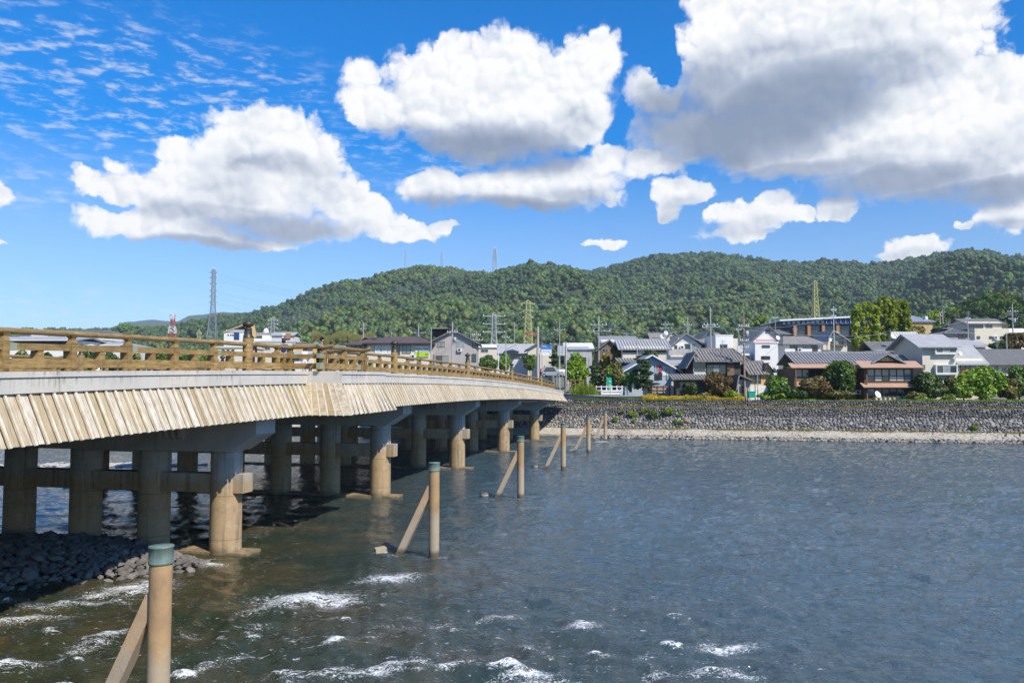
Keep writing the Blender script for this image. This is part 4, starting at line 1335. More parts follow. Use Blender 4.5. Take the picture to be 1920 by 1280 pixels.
# ------------------------------------------------------------------ riprap round the first pier
def build_rocks():
    rnd = random.Random(9)
    pile = thing('rock_heap', 'heap of angular grey rocks round the foot of the first bridge pier', 'rocks', (-20, 32.5, 0))
    def hgt(x, y):
        u = x + 20; v = y - 32.5
        # long mound from the left, tapering to a point past the first column
        w = np.interp(x, [-34, -24, -18, -14.5, -12.2], [5.0, 4.7, 4.1, 2.5, .6])
        c = np.interp(x, [-34, -24, -18, -14.5, -12.2], [31.8, 32.2, 32.6, 31.7, 31.4])
        d = (y - c) / w
        top = np.interp(x, [-34, -24, -18, -14, -12], [.75, .75, .6, .35, .05])
        return top * (1 - d * d) if abs(d) < 1.15 else -9, d
    mb = MB(); nx, ny = 36, 18; vs = []
    for i in range(nx + 1):
        x = -34 + 22.4 * i / nx
        w = np.interp(x, [-34, -24, -18, -14.5, -12.2], [5.0, 4.7, 4.1, 2.5, .6]); c = np.interp(x, [-34, -24, -18, -14.5, -12.2], [31.8, 32.2, 32.6, 31.7, 31.4])
        for j in range(ny + 1):
            d = -1.2 + 2.4 * j / ny
            top = np.interp(x, [-34, -24, -18, -14, -12], [.75, .75, .6, .35, .05])
            vs.append((x + 20, c + d * w - 32.5, top * (1 - d * d) - .25))
    mb.add(vs, [(i*(ny+1)+j, (i+1)*(ny+1)+j, (i+1)*(ny+1)+j+1, i*(ny+1)+j+1) for i in range(nx) for j in range(ny)])
    mb.build('core', M_ROCKDARK, pile)
    cand = []
    tries = 0
    while len(cand) < 1500 and tries < 60000:
        tries += 1
        x = rnd.uniform(-31, -11.9); y = rnd.uniform(26, 38.5)
        h, d = hgt(x, y)
        if h < -.35: continue
        r = rnd.uniform(.14, .30) if rnd.random() < .85 else rnd.uniform(.30, .42)
        if x > -15: r = min(r, .26)
        if any((x - a)**2 + (y - b)**2 < (.62 * (r + q)) ** 2 for a, b, _, q in cand): continue
        if any((x - B(PIER_S[1], l, 0).x)**2 + (y - B(PIER_S[1], l, 0).y)**2 < (.6 + r) ** 2 for l in COL_L): continue
        cand.append((x, y, h, r))
    # the 300 that show largest: the ones facing the camera
    cand.sort(key=lambda c: (c[1] > 33.5, -c[3] / c[1] if c[0] > -24.5 else 0))
    protos = []
    for k in range(10):
        m_ = MB(); m_.rock((0, 0, 0), 1.0, rnd); protos.append(m_.mesh('rock'))
    for me in protos: me.materials.append(M_ROCK)
    rest = MB()
    for i, (x, y, h, r) in enumerate(cand):
        z = max(h, -.12) + r * .12
        if i < 300:
            o = bpy.data.objects.new('rock', rnd.choice(protos)); link(o, pile)
            o.location = (x + 20, y - 32.5, z); o.scale = (r * rnd.uniform(.9, 1.3), r * rnd.uniform(.8, 1.1), r * rnd.uniform(.6, .9)); o.rotation_euler = (rnd.uniform(-.5, .5), rnd.uniform(-.5, .5), rnd.uniform(0, 6.28))
        else:
            rest.rock((x + 20, y - 32.5, z), r, rnd)
    rest.build('small_rocks', M_ROCK, pile, kind='stuff')
    # gravel bar seen between the columns, with a bird on it
    bar = MB(); rr = random.Random(4)
    for k in range(420):
        c = on_water(rr.gauss(205, 70), 872 + rr.gauss(0, 1.6))
        bar.rock((c.x, c.y, .03), rr.uniform(.1, .32), rr, (1.3, 1, .5))
    bar.build('gravel_bar', M_PAVING, kind='stuff')
build_rocks()
# ------------------------------------------------------------------ buildings of the far bank
class House:
    """a building measured off the photograph at distance Y: pixel columns and rows become metres"""
    def __init__(s, name, label, cat, x0, x1, Y, group=None, yaw=0.0, base=None):
        s.Y = Y; s.xc = (x0 + x1) / 2.0
        c = at(s.xc, 722, Y)
        s.k = Y / FPX
        s.base = float(ground_z(c.x, Y)) - .05 if base is None else base
        s.t = thing(name, label, cat, (c.x, Y, s.base), yaw, group)
        s.w = (x1 - x0) * s.k; s.x0 = -s.w / 2; s.x1 = s.w / 2
    def X(s, px): return (px - s.xc) * s.k
    def Z(s, py, px=None): return at(s.xc if px is None else px, py, s.Y).z - s.base
    def part(s, name, mats, fn, parent=None, kind=None, label=None):
        mb = MB(); fn(mb); return mb.build(name, mats, parent or s.t, kind=kind, label=label)
    def box(s, name, m, px0, py0, px1, py1, y0, y1, parent=None, label=None):
        return s.part(name, m, lambda b: b.box(s.X(px0), s.X(px1), y0, y1, s.Z(py1), s.Z(py0)), parent, label=label)
    def window(s, px0, py0, px1, py1, y=0.0, n=2, fm=None, gm=None, fw=.06, trans=0):
        a, b, c, d = s.X(px0), s.X(px1), s.Z(py1), s.Z(py0)
        fm = fm or M_FRAME; gm = gm or M_GLASS
        mb = MB(); e = fw
        mb.box(a - e, a, y - .08, y + .02, c - e, d + e); mb.box(b, b + e, y - .08, y + .02, c - e, d + e)
        mb.box(a, b, y - .08, y + .02, c - e, c); mb.box(a, b, y - .08, y + .02, d, d + e)
        f = mb.build('window', fm, s.t)
        for k in range(n):
            q0 = a + (b - a) * k / n; q1 = a + (b - a) * (k + 1) / n
            off = -.035 if k % 2 else -.022
            g_ = e * .45
            mb = MB(); mb.box(q0 + (g_ if k else 0), q1 - (g_ if k < n - 1 else 0), y + off, y + .008, c + .0, d); mb.build('pane', gm if not isinstance(gm, (list, tuple)) else gm[k % len(gm)], f)
            if k:
                mb = MB(); mb.box(q0 - g_, q0 + g_, y - .06, y + .012, c, d); mb.build('mullion', fm, f)
        if trans:
            mb = MB(); zz = d - (d - c) * trans; mb.box(a, b, y - .055, y + .012, zz - .03, zz + .03); mb.build('mullion', fm, f)
        return f
    def walls(s, py, d, wm, top=None, kind='box', py_r=None, px0=None, px1=None, y0=0.0, name='wall'):
        h = s.Z(py); a = s.x0 if px0 is None else s.X(px0); b = s.x1 if px1 is None else s.X(px1)
        mb = MB()
        if kind == 'box': mb.box(a, b, y0, y0 + d, -1.0, h)
        elif kind == 'gy':
            r = s.Z(py_r); mb.prism([(a, -1), (b, -1), (b, h), ((a + b) / 2, r), (a, h)], y0, y0 + d)
        elif kind == 'gx':
            r = s.Z(py_r); mb.prismx([(y0, -1), (y0 + d, -1), (y0 + d, h), (y0 + d / 2, r), (y0, h)], a, b)
        return mb.build(name, wm, s.t)
    def roof(s, kind, py_e, py_r, d, rm, ov=.5, ovx=None, px0=None, px1=None, y0=0.0, t=.14, tiles=0, ridge_in=None, name='roof', trim=None, soffit=None, px_r=None):
        """eave row, ridge row; tiles: spacing of raised tile rows; the eave height is that of the wall top"""
        a = (s.x0 if px0 is None else s.X(px0)); b = (s.x1 if px1 is None else s.X(px1))
        ovx = ov if ovx is None else ovx
        he, hr = s.Z(py_e), s.Z(py_r)
        mb = MB(); tm = MB(); cap = MB()
        y1 = y0 + d
        up = .03
        def ribs(q, n_sp, both=True):
            """raised rows from ridge edge q[3]..q[2] down to eave edge q[0]..q[1]"""
            e0, e1, r1, r0 = [Vector(v) for v in q]
            L = (e1 - e0).length; n = max(2, int(L / n_sp))
            dirx = (e1 - e0).normalized()
            for k in range(n + 1):
                p = e0 + dirx * (L * k / n)
                # where the row meets the upper outline
                fr0 = (r0 - e0).dot(dirx); fr1 = (r1 - e0).dot(dirx); x = L * k / n
                if x < fr0 and fr0 > 1e-6: f = x / fr0
                elif x > fr1 and L - fr1 > 1e-6: f = (L - x) / (L - fr1)
                else: f = 1.0
                if f < .05: continue
                upv = (r0 - e0) - dirx * fr0
                q1 = p + upv * f
                nrm = dirx.cross(upv).normalized()
                tm.path([p + nrm * .02 - upv.normalized() * .03, q1 + nrm * .02], n_sp * .30, 5, True)
        if kind == 'gx':
            ym = (y0 + y1) / 2 if px_r is None else y0 + px_r
            sl = (hr - he) / (ym - y0)
            e0z = he - sl * ov + up
            f = [(a - ovx, y0 - ov, e0z), (b + ovx, y0 - ov, e0z), (b + ovx, ym, hr + up), (a - ovx, ym, hr + up)]
            mb.slab(f, t)
            mb.slab([(b + ovx, y1 + ov, e0z), (a - ovx, y1 + ov, e0z), (a - ovx, ym + .001, hr + up), (b + ovx, ym + .001, hr + up)], t)
            if tiles:
                ribs(f, tiles)
                cap.bar((a - ovx, ym, hr + up + .09), (b + ovx, ym, hr + up + .09), .30, .26)
        elif kind == 'gy':
            xm = (a + b) / 2 if px_r is None else s.X(px_r)
            sl = (hr - he) / (xm - a); ez = he - sl * ovx + up
            sl2 = (hr - he) / (b - xm); ez2 = he - sl2 * ovx + up
            mb.slab([(a - ovx, y0 - ov, ez), (xm, y0 - ov, hr + up), (xm, y1 + ov, hr + up), (a - ovx, y1 + ov, ez)], t)
            f = [(xm + .001, y0 - ov, hr + up), (b + ovx, y0 - ov, ez2), (b + ovx, y1 + ov, ez2), (xm + .001, y1 + ov, hr + up)]
            mb.slab(f, t)
            if tiles:
                ribs([(b + ovx, y0 - ov, ez2), (b + ovx, y1 + ov, ez2), (xm, y1 + ov, hr + up), (xm, y0 - ov, hr + up)], tiles)
                ribs([(a - ovx, y1 + ov, ez), (a - ovx, y0 - ov, ez), (xm, y0 - ov, hr + up), (xm, y1 + ov, hr + up)], tiles)
                cap.bar((xm, y0 - ov, hr + up + .09), (xm, y1 + ov, hr + up + .09), .30, .26)
        elif kind == 'hip':
            ri = ((y1 - y0) / 2 + ov) if ridge_in is None else ridge_in
            A, Bx, C, D = (a - ovx, y0 - ov, he), (b + ovx, y0 - ov, he), (b + ovx, y1 + ov, he), (a - ovx, y1 + ov, he)
            ym = (y0 + y1) / 2
            Rl, Rr = (a - ovx + ri, ym, hr), (b + ovx - ri, ym, hr)
            lo = [Vector(v) - Vector((0, 0, t)) for v in (A, Bx, C, D)]
            vs = [A, Bx, C, D, Rl, Rr] + lo
            mb.add(vs, [(0, 1, 5, 4), (1, 2, 5), (2, 3, 4, 5), (3, 0, 4), (6, 7, 1, 0), (7, 8, 2, 1), (8, 9, 3, 2), (9, 6, 0, 3), (9, 8, 7, 6)])
            if tiles:
                ribs([A, Bx, Rr, Rl], tiles)
                cap.bar(Vector(Rl) + Vector((0, 0, .08)), Vector(Rr) + Vector((0, 0, .08)), .28, .24)
                for p_, q_ in ((A, Rl), (Bx, Rr)):
                    cap.bar(Vector(p_) + Vector((0, 0, .08)), Vector(q_) + Vector((0, 0, .08)), .22, .18)
        elif kind == 'shed':
            f = [(a - ovx, y0 - ov, he + up), (b + ovx, y0 - ov, he + up), (b + ovx, y1 + ov * .3, hr + up), (a - ovx, y1 + ov * .3, hr + up)]
            mb.slab(f, t)
            if tiles: ribs(f, tiles)
        elif kind == 'flat':
            mb.box(a - ovx, b + ovx, y0 - ov, y1 + ov, he, he + t)
        o = mb.build(name, rm, s.t)
        if tm.v: tm.build('tile_rows', rm, o, kind='stuff')
        if cap.v: cap.build('ridge_cap', rm, o)
        if trim:
            tb = MB()
            if kind == 'gy':
                for q0, q1 in (((a - ovx, ez), (xm, hr + up)), ((xm, hr + up), (b + ovx, ez2))):
                    tb.bar((q0[0], y0 - ov - .03, q0[1] - t * .8), (q1[0], y0 - ov - .03, q1[1] - t * .8), .05, .2)
            else:
                tb.bar((a - ovx, y0 - ov - .04, he - t * .4 - (0 if kind in ('hip', 'flat', 'shed') else (hr - he) / ((y1 - y0) / 2) * ov)), (b + ovx, y0 - ov - .04, he - t * .4 - (0 if kind in ('hip', 'flat', 'shed') else (hr - he) / ((y1 - y0) / 2) * ov)), .06, .16)
            tb.build('gutter' if kind != 'gy' else 'barge_board', trim, o)
        return o
    def aerial(s, px, ptop, pbase, y=2.0):
        mb = MB(); x = s.X(px); z0, z1 = s.Z(pbase), s.Z(ptop)
        mb.tube((x, y, z0), (x, y, z1), .03, n=5)
        for k in range(4): mb.bar((x - .5 + .06 * k, y - .02, z1 - .12 - .22 * k), (x + .5 - .06 * k, y - .02, z1 - .12 - .22 * k), .035, .035)
        mb.bar((x, y - .5, z1 - .3), (x, y + .4, z1 - .3), .03, .03)
        return mb.build('aerial', M_GALV, s.t)
    def air_unit(s, px, py, y=-.5):
        x, z = s.X(px), s.Z(py)
        mb = MB(); mb.box(x - .4, x + .4, y, y + .3, z - .3, z + .3); o = mb.build('air_conditioner', M_WHITESTEEL, s.t)
        mb = MB(); mb.tube((x - .08, y - .015, z), (x - .08, y + .01, z), .22, n=14); mb.build('fan_grille', M_STEELDARK, o)
    def dish(s, px, py, y=-.6, r=.45):
        mb = MB(); c = Vector((s.X(px), y, s.Z(py)))
        mb.lathe((0, 0, 0), [(.0, 0), (r * .5, .05), (r * .85, .14), (r, .22), (r * .98, .23), (r * .5, .08), (0, .03)], 14)
        rot = Matrix.Translation(c) @ Euler((R(65), 0, R(25))).to_matrix().to_4x4()
        mb.v = [tuple(rot @ Vector(v)) for v in mb.v]
        mb.tube(c, c + Vector((0, .6, -.35)), .03, n=5)
        return mb.build('satellite_dish', M_WHITESTEEL, s.t)

def town():
    VG = 'houses along the far river bank'
    # --- front row, right to left ------------------------------------------------
    # modern pale house with two bay windows
    h = House('house', 'pale beige two storey house with grey slate roof and two white bay windows', 'house', 1722, 1852, 114.5, VG)
    h.aerial(1770, 606, 626, 4); h.air_unit(1846, 690, -.3)
    h.walls(646, 8.5, M_BEIGE, kind='gx', py_r=626, px0=1731, px1=1794)
    h.walls(676, 7.0, M_BEIGE, kind='gx', py_r=648, px0=1794.5, px1=1848, y0=.25, name='wing_wall')
    h.roof('gx', 646, 623, 8.5, M_SLATE, .75, px0=1722, px1=1796, t=.2, trim=M_FRAME, ovx=.3)
    h.roof('gx', 677, 645, 7.0, M_SLATE, .6, px0=1796, px1=1852, y0=.25, t=.18, trim=M_FRAME, ovx=.15, name='wing_roof')
    for y0_, y1_ in ((650, 661), (685, 699)):
        h.part('bay', M_FRAMEW, lambda b: (b.box(h.X(1752), h.X(1793), -.55, 0, h.Z(y1_ + 3.5), h.Z(y1_)), b.box(h.X(1752), h.X(1793), -.55, 0, h.Z(y0_), h.Z(y0_ - 1.5)), b.box(h.X(1752), h.X(1753.4), -.55, 0, h.Z(y1_), h.Z(y0_)), b.box(h.X(1791.6), h.X(1793), -.55, 0, h.Z(y1_), h.Z(y0_))))
        h.window(1754.5, y0_ + .6, 1790.5, y1_ - .5, y=-.45, n=3, fm=M_FRAMEW, gm=[M_GLASS, M_GLASSPALE, M_GLASS])
    h.window(1804, 680, 1821, 693, y=.25, n=2, fm=M_FRAMEB)
    h.box('balcony', M_ORANGE, 1803, 694, 1823, 702, -.35, .24)
    h.window(1733, 684, 1735, 692, n=1); h.dish(1795, 664, -.75, .35)
    # dark roofed low house at the edge of the picture
    h = House('house', 'low house with broad dark slate roof beside the bright green bushes', 'house', 1850, 1960, 121, VG)
    h.aerial(1902, 634, 654, 4)
    h.walls(680, 9, M_WHITE, kind='gx', py_r=655); h.roof('gx', 680, 652, 9, M_BROWNROOF if False else M_KAWARADARK, .7, ovx=.5, t=.18, trim=M_FRAMEB)
    h.window(1880, 690, 1905, 700, n=2); h.window(1866, 686, 1872, 700, n=1)
    # riverside inn
    h = House('inn', 'two storey riverside inn with striped grey tile roof and brown sheet eaves', 'inn', 1486, 1712, 113.5, VG)
    h.aerial(1560, 642, 662, 4); h.air_unit(1607, 735, -.5)
    h.walls(690, 7.5, M_BROWNWOOD, px0=1490, px1=1606)
    h.walls(690, 7.0, M_BROWNWOOD, px0=1611, px1=1702, y0=-1.6, name='wing_wall')
    h.roof('gx', 680, 660, 7.5, M_KAWARA, .2, px0=1494, px1=1690, y0=.3, tiles=.46, ovx=.2)
    h.roof('gx', 684, 666, 6.0, M_KAWARA, .2, px0=1691, px1=1716, y0=.6, tiles=.46, ovx=.1, name='end_roof')
    def eave(a, b, y_lo, y_hi, yo, depth, nm):
        h.part(nm, M_COPPERROOF, lambda m: (m.slab([(h.X(a), yo, h.Z(y_lo)), (h.X(b), yo, h.Z(y_lo)), (h.X(b), yo + depth, h.Z(y_hi)), (h.X(a), yo + depth, h.Z(y_hi))], .10)))
    eave(1480, 1608, 689.5, 680.2, -1.1, 1.5, 'eave')
    eave(1600, 1714, 689.5, 676.5, -2.9, 2.4, 'eave')
    eave(1603, 1702, 725.5, 717.5, -2.8, 1.15, 'lower_eave')
    # little gable over the wing
    h.part('gable_roof', M_KAWARA, lambda m: (m.slab([(h.X(1625), -1.75, h.Z(681)), (h.X(1655), -1.75, h.Z(663.5)), (h.X(1655), 3.2, h.Z(663.5)), (h.X(1625), 3.2, h.Z(681))], .16), m.slab([(h.X(1655.05), -1.75, h.Z(663.5)), (h.X(1690), -1.75, h.Z(681)), (h.X(1690), 3.2, h.Z(681)), (h.X(1655.05), 3.2, h.Z(663.5))], .16)))
    h.part('gable', M_DARKWOOD, lambda m: m.prism([(h.X(1631), h.Z(677.5)), (h.X(1682), h.Z(677.5)), (h.X(1655), h.Z(666))], -1.5, -.6))
    h.part('gable_truss', M_BROWNWOOD, lambda m: (m.box(h.X(1654.3), h.X(1655.9), -1.56, -1.5, h.Z(677), h.Z(667.5)), m.box(h.X(1646), h.X(1664), -1.56, -1.5, h.Z(673.2), h.Z(672)), m.box(h.X(1645.5), h.X(1646.8), -1.56, -1.5, h.Z(677), h.Z(672)), m.box(h.X(1663), h.X(1664.3), -1.56, -1.5, h.Z(677), h.Z(672))))
    for k in range(6):
        a = 1617 + k * 13.6
        h.window(a + .6, 693, a + 12.4, 704.5, y=-1.6, n=1, fm=M_FRAMEB, gm=M_GLASSPALE)
        if k in (1, 3, 4): h.box('panel', M_CREAM, a + .6, 706, a + 12.4, 713.5, -1.66, -1.6)
        else: h.window(a + .6, 706, a + 12.4, 713.5, y=-1.6, n=1, fm=M_FRAMEB, gm=M_GLASSPALE if k == 5 else M_GLASS)
    h.box('sill', M_FRAMEB, 1611, 715, 1702, 717, -1.75, -1.6)
    for k in range(6):
        a = 1617 + k * 13.6
        h.window(a + .6, 729, a + 12.4, 741, y=-1.6, n=1, fm=M_FRAMEB, gm=M_GLASS if k else M_GLASSPALE)
    h.box('base_wall', M_BEIGE, 1626, 742.5, 1702, 750, -1.72, -1.602)
    for k in range(9):
        h.box('picket', M_BROWNWOOD, 1628 + k * 8.3, 741, 1630 + k * 8.3, 750, -1.9, -1.82)
    for k in range(4):
        a = 1492 + k * 12.5
        h.window(a + .6, 693, a + 11.6, 706, n=1, fm=M_FRAMEB, gm=M_GLASSPALE if k == 0 else M_GLASS)
    h.box('lower_wall', M_OCHRE, 1490, 715, 1545, 724, -.12, -.002)
    h.part('post', M_BROWNWOOD, lambda m: (m.box(h.X(1487.5), h.X(1489.5), -.95, -.75, -.5, h.Z(689)), m.box(h.X(1612), h.X(1614), -2.2, -2.0, -.5, h.Z(689.5))))
    h.dish(1628, 740, -2.6, .52)
    # old dark timber house
    h = House('house', 'old dark timber house with weathered grey tile roof behind the rusty bush', 'house', 1290, 1402, 114.5, VG)
    h.aerial(1370, 634, 655, 4)
    h.walls(676, 6.8, M_DARKWOOD, px0=1300, px1=1389)
    h.roof('hip', 676, 653, 6.8, M_KAWARAOLD, .75, px0=1311, px1=1390, tiles=.42, ridge_in=.9, t=.2)
    h.roof('gy', 678, 662, 5.0, M_KAWARAOLD, .5, px0=1296, px1=1316, y0=.8, tiles=.42, name='side_roof', ovx=.6)
    h.roof('shed', 711, 702, 2.2, M_KAWARAOLD, .3, px0=1258, px1=1328, y0=-2.2, tiles=.42, name='lower_roof')
    h.roof('gy', 712, 702, 3.0, M_KAWARAOLD, .3, px0=1374, px1=1400, y0=-2.4, name='lower_roof', px_r=1376)
    h.walls(712, 2.0, M_DARKWOOD, px0=1264, px1=1326, y0=-1.6, name='lower_wall')
    h.walls(712, 2.2, M_PINKGREY, px0=1376, px1=1399, y0=-2.0, name='lower_wall')
    h.window(1301, 680, 1322, 697, n=1, fm=M_FRAME, gm=M_GLASS)
    h.box('sill', M_PALEGREY, 1301, 698, 1323, 702.5, -.2, -.001)
    h.window(1326, 684, 1361, 700, n=3, fm=M_FRAMEB, gm=[M_GLASS, M_GLASSPALE, M_GLASS])
    h.box('shutter', M_BROWNWOOD, 1363, 684, 1377, 704, -.09, -.001)
    h.window(1366, 677.5, 1375, 680.5, n=1, fm=M_FRAMEB, gm=M_GLASSPALE)
    h.window(1270, 716, 1300, 732, y=-1.6, n=3, fm=M_FRAMEB); h.window(1380, 724, 1388, 735, y=-2.0, n=1, fm=M_FRAMEB)
    # yellow gabled cottage
    h = House('house', 'small cottage with tiled roof and a yellow gable beside the tall pole', 'house', 1400, 1452, 119, VG)
    h.walls(702, 6, M_OCHRE, kind='box', px0=1404, px1=1436); h.walls(702, 6, M_OCHRE, kind='gy', py_r=682, px0=1432, px1=1452, y0=.02, name='gable_wall')
    h.roof('gx', 699, 678, 6, M_KAWARAOLD, .5, px0=1404, px1=1442, tiles=.42, ovx=.1)
    h.part('barge_board', M_WHITE, lambda m: (m.bar((h.X(1441), -.5, h.Z(681)), (h.X(1455), -.5, h.Z(698)), .12, .34)))
    h.part('gable_roof', M_KAWARAOLD, lambda m: m.slab([(h.X(1441), -.5, h.Z(679.5)), (h.X(1456), -.5, h.Z(697.5)), (h.X(1456), 6.5, h.Z(697.5)), (h.X(1441), 6.5, h.Z(679.5))], .15))
    h.window(1408, 706, 1426, 718, n=2, fm=M_FRAMEB); h.window(1405, 727, 1425, 738, y=-.02, n=2, fm=M_FRAMEW, gm=M_GLASSPALE)
    h.walls(722, 1.0, M_WHITE, px0=1400, px1=1440, y0=-1.02, name='porch_wall')
    # pale blue shop with a grey gable roof
    h = House('shop', 'pale blue single storey shop with white barge boards and a red framed doorway', 'shop', 1168, 1297, 121, VG)
    h.walls(694, 8, M_BLUEGREY, kind='gy', py_r=665.5, px0=1172, px1=1272)
    h.roof('gy', 694, 664.5, 8.5, M_BLUEROOF, .7, px0=1170, px1=1274, t=.16, trim=M_WHITE, ovx=.4)
    h.walls(684, 7, M_NAVY, px0=1277, px1=1299, y0=.3, name='side_wall')
    h.roof('shed', 683, 672, 7, M_SLATE, .5, px0=1262, px1=1300, y0=.3, name='side_roof')
    for k in range(7): h.box('batten', M_PALEGREY, 1279 + k * 2.7, 686, 1280.1 + k * 2.7, 702, .22, .298)
    h.box('red_frame', M_RED, 1236, 685, 1240, 698, -.16, -.001); h.box('red_frame', M_RED, 1228, 685, 1235.9, 687, -.15, -.001)
    h.window(1229, 688, 1234, 697, n=1, fm=M_FRAMEW, gm=M_GLASSPALE); h.window(1228, 701, 1235, 712, n=1, fm=M_FRAMEB)
    h.window(1268, 690, 1275, 698, n=1, fm=M_FRAMEB)
    h.box('dark_panel', M_STEELDARK, 1236, 699, 1241.5, 712, -.06, -.001); h.box('light_panel', M_WHITE, 1242, 686, 1262, 704, -.05, -.001)
    h.window(1250, 692, 1255, 712, n=1, fm=M_BROWNWOOD, gm=M_GLASSPALE)
    for k in range(4): h.box('vent', M_STEELDARK, 1223.5 + k * 5, 674.5, 1225 + k * 5, 676.2, -.04, -.001)
    # --- second row -----------------------------------------------------------
    h = House('house', 'long house under a pale grey corrugated roof behind the clipped pine', 'house', 1164, 1254, 137, VG)
    h.aerial(1182, 620, 638, 4)
    h.walls(652, 8, M_CREAM, kind='gx', py_r=637, px0=1168, px1=1250); h.roof('gx', 653, 635.5, 8, M_SLATE, .6, tiles=.5, ovx=.4)
    h.box('wall_band', M_DARKWOOD, 1168, 653.5, 1198, 661, -.05, -.001); h.box('wall_band', M_BROWNWOOD, 1230, 653.5, 1250, 661, -.05, -.001)
    h.window(1172, 655, 1182, 659.5, n=2, fm=M_FRAMEB); h.roof('shed', 680, 672, 3, M_KAWARA, .3, px0=1158, px1=1190, y0=-3, tiles=.5, name='lower_roof')
    h.walls(681, 3, M_DARKWOOD, px0=1162, px1=1188, y0=-2.9, name='lower_wall')
    h = House('house', 'white gabled house with a wide grey roof next to the concrete parapet', 'house', 1254, 1318, 146, VG)
    h.aerial(1300, 607, 632, 4); h.air_unit(1280, 651, -.4)
    h.walls(648, 9, M_WHITE, kind='gy', py_r=626, px0=1258, px1=1316); h.roof('gy', 650, 624.5, 9, M_KAWARAOLD, .7, px0=1254, px1=1330, px_r=1286, t=.2, ovx=.2)
    h.box('gable_panel', M_PALEGREY, 1272, 633, 1302, 640, -.04, -.001)
    h.window(1266, 648, 1270, 654, n=1, fm=M_FRAMEB); h.window(1285, 645, 1294, 655, n=2, fm=M_FRAMEB); h.window(1296, 645, 1304, 658, n=1, gm=M_GLASSPALE)
    h.box('parapet', M_GIRDER, 1252, 655, 1292, 666, -1.2, -1.0); h.box('drain_pipe', M_WHITESTEEL, 1293, 645, 1294.4, 668, -1.25, -1.1)
    h.walls(650, 6, M_PALEGREY, px0=1306, px1=1340, y0=.5, name='side_wall'); h.roof('shed', 645, 632, 6.5, M_KAWARAOLD, .4, px0=1304, px1=1346, y0=.5, name='side_roof')
    h.window(1318, 648, 1326, 652, y=.5, n=2, fm=M_FRAMEB); h.window(1330, 648, 1340, 653, y=.5, n=2, fm=M_FRAMEB)
    h = House('house', 'blue grey gabled house peeking out behind the white flat topped block', 'house', 1312, 1360, 158, VG)
    h.walls(636, 8, M_BLUEGREY, kind='gy', py_r=620, px0=1314, px1=1346); h.roof('gy', 638, 618.5, 8, M_KAWARADARK, .6, px0=1312, px1=1350, t=.2)
    h.roof('shed', 634, 620, 6, M_KAWARAOLD, .3, px0=1330, px1=1362, y0=.5, name='side_roof'); h.window(1322, 628, 1330, 633, n=2)
    h = House('apartment_block', 'white flat topped two storey block above the dark timber house', 'building', 1343, 1386, 139, VG)
    h.walls(629.5, 8, M_WHITE, px0=1343, px1=1376); h.roof('flat', 629.5, 629, 8, M_WHITE, .05, px0=1343, px1=1376, t=.18)
    h.walls(634, 7, M_CREAM, px0=1376.3, px1=1386, y0=.4, name='side_wall'); h.window(1352, 646, 1364, 651, n=3, fm=M_FRAMEB)
    h.window(1348, 656, 1356, 662, n=1)
    h = House('house', 'tall white narrow block with red railings round its roof terrace', 'building', 1417, 1460, 128, VG)
    h.walls(643, 8, M_WHITE); h.roof('flat', 643, 642, 8, M_WHITE, .12, t=.2)
    h.part('terrace_rail', M_RED, lambda m: (m.box(h.X(1419), h.X(1458), .05, .1, h.Z(637.4), h.Z(636.6)), m.box(h.X(1419), h.X(1458), .05, .1, h.Z(639.6), h.Z(639)), [m.box(h.X(1420 + 4.6 * k), h.X(1420.5 + 4.6 * k), .06, .09, h.Z(642), h.Z(636.8)) for k in range(9)]))
    h.window(1430.5, 647.5, 1444, 651, n=2, fm=M_FRAMEB); h.window(1429, 668, 1444, 673, n=3, fm=M_FRAMEB); h.dish(1460, 634, .3, .4)
    h.walls(676, 3, M_ORANGE, px0=1411, px1=1418, y0=-.9, name='chimney_block')
    h.walls(662, 5, M_WHITE, px0=1384, px1=1412, y0=.8, name='side_wall'); h.window(1388, 666, 1410, 674, y=.8, n=2, gm=M_GLASS)
    h.box('sign_disc', M_PALEGREY, 1386, 648, 1396, 660, .6, .79)
    h = House('house', 'large pale grey gabled house with twin attic windows', 'house', 1405, 1476, 152, VG)
    h.aerial(1458, 594, 618, 4)
    h.walls(640, 9, M_PALEGREY, kind='gy', py_r=612, px0=1408, px1=1474); h.roof('gy', 641, 610, 9, M_KAWARADARK, .6, px0=1406, px1=1476, px_r=1441, t=.2)
    h.window(1437.5, 619, 1440, 624, n=1, fm=M_FRAMEB); h.window(1442, 619, 1444.5, 624, n=1, fm=M_FRAMEB)
    h.part('white_gable', M_WHITE, lambda m: m.prism([(h.X(1412), h.Z(641)), (h.X(1452), h.Z(641)), (h.X(1432), h.Z(626))], -.3, -.002))
    h.roof('shed', 625, 612, 7, M_KAWARADARK, .2, px0=1446, px1=1490, y0=2, name='side_roof')
    h.box('low_wall', M_PALEGREY, 1386, 652, 1420, 664, -.5, -.3)
    h = House('house', 'white upper storey house with long brown grey hipped roof left of the balcony house', 'house', 1470, 1548, 138, VG)
    h.aerial(1508, 612, 630, 4); h.air_unit(1500, 656, -.4)
    h.walls(644, 8, M_WHITE, px0=1473, px1=1541); h.roof('hip', 644, 627.5, 8, M_KAWARAOLD, .6, px0=1474, px1=1542, ridge_in=1.6, t=.2)
    h.window(1483, 646, 1491, 652, n=1, fm=M_FRAMEB); h.window(1492, 645.5, 1504, 657, n=2, gm=[M_GLASS, M_GLASSPALE]); h.window(1506, 645.5, 1522, 653, n=2, gm=M_GLASSPALE); h.window(1524, 645.5, 1534, 658, n=2, fm=M_FRAMEB)
    h.box('parapet', M_WHITE, 1472, 654, 1491, 664, -.25, -.05); h.box('parapet', M_WHITE, 1505, 654, 1523, 662, -.25, -.05)
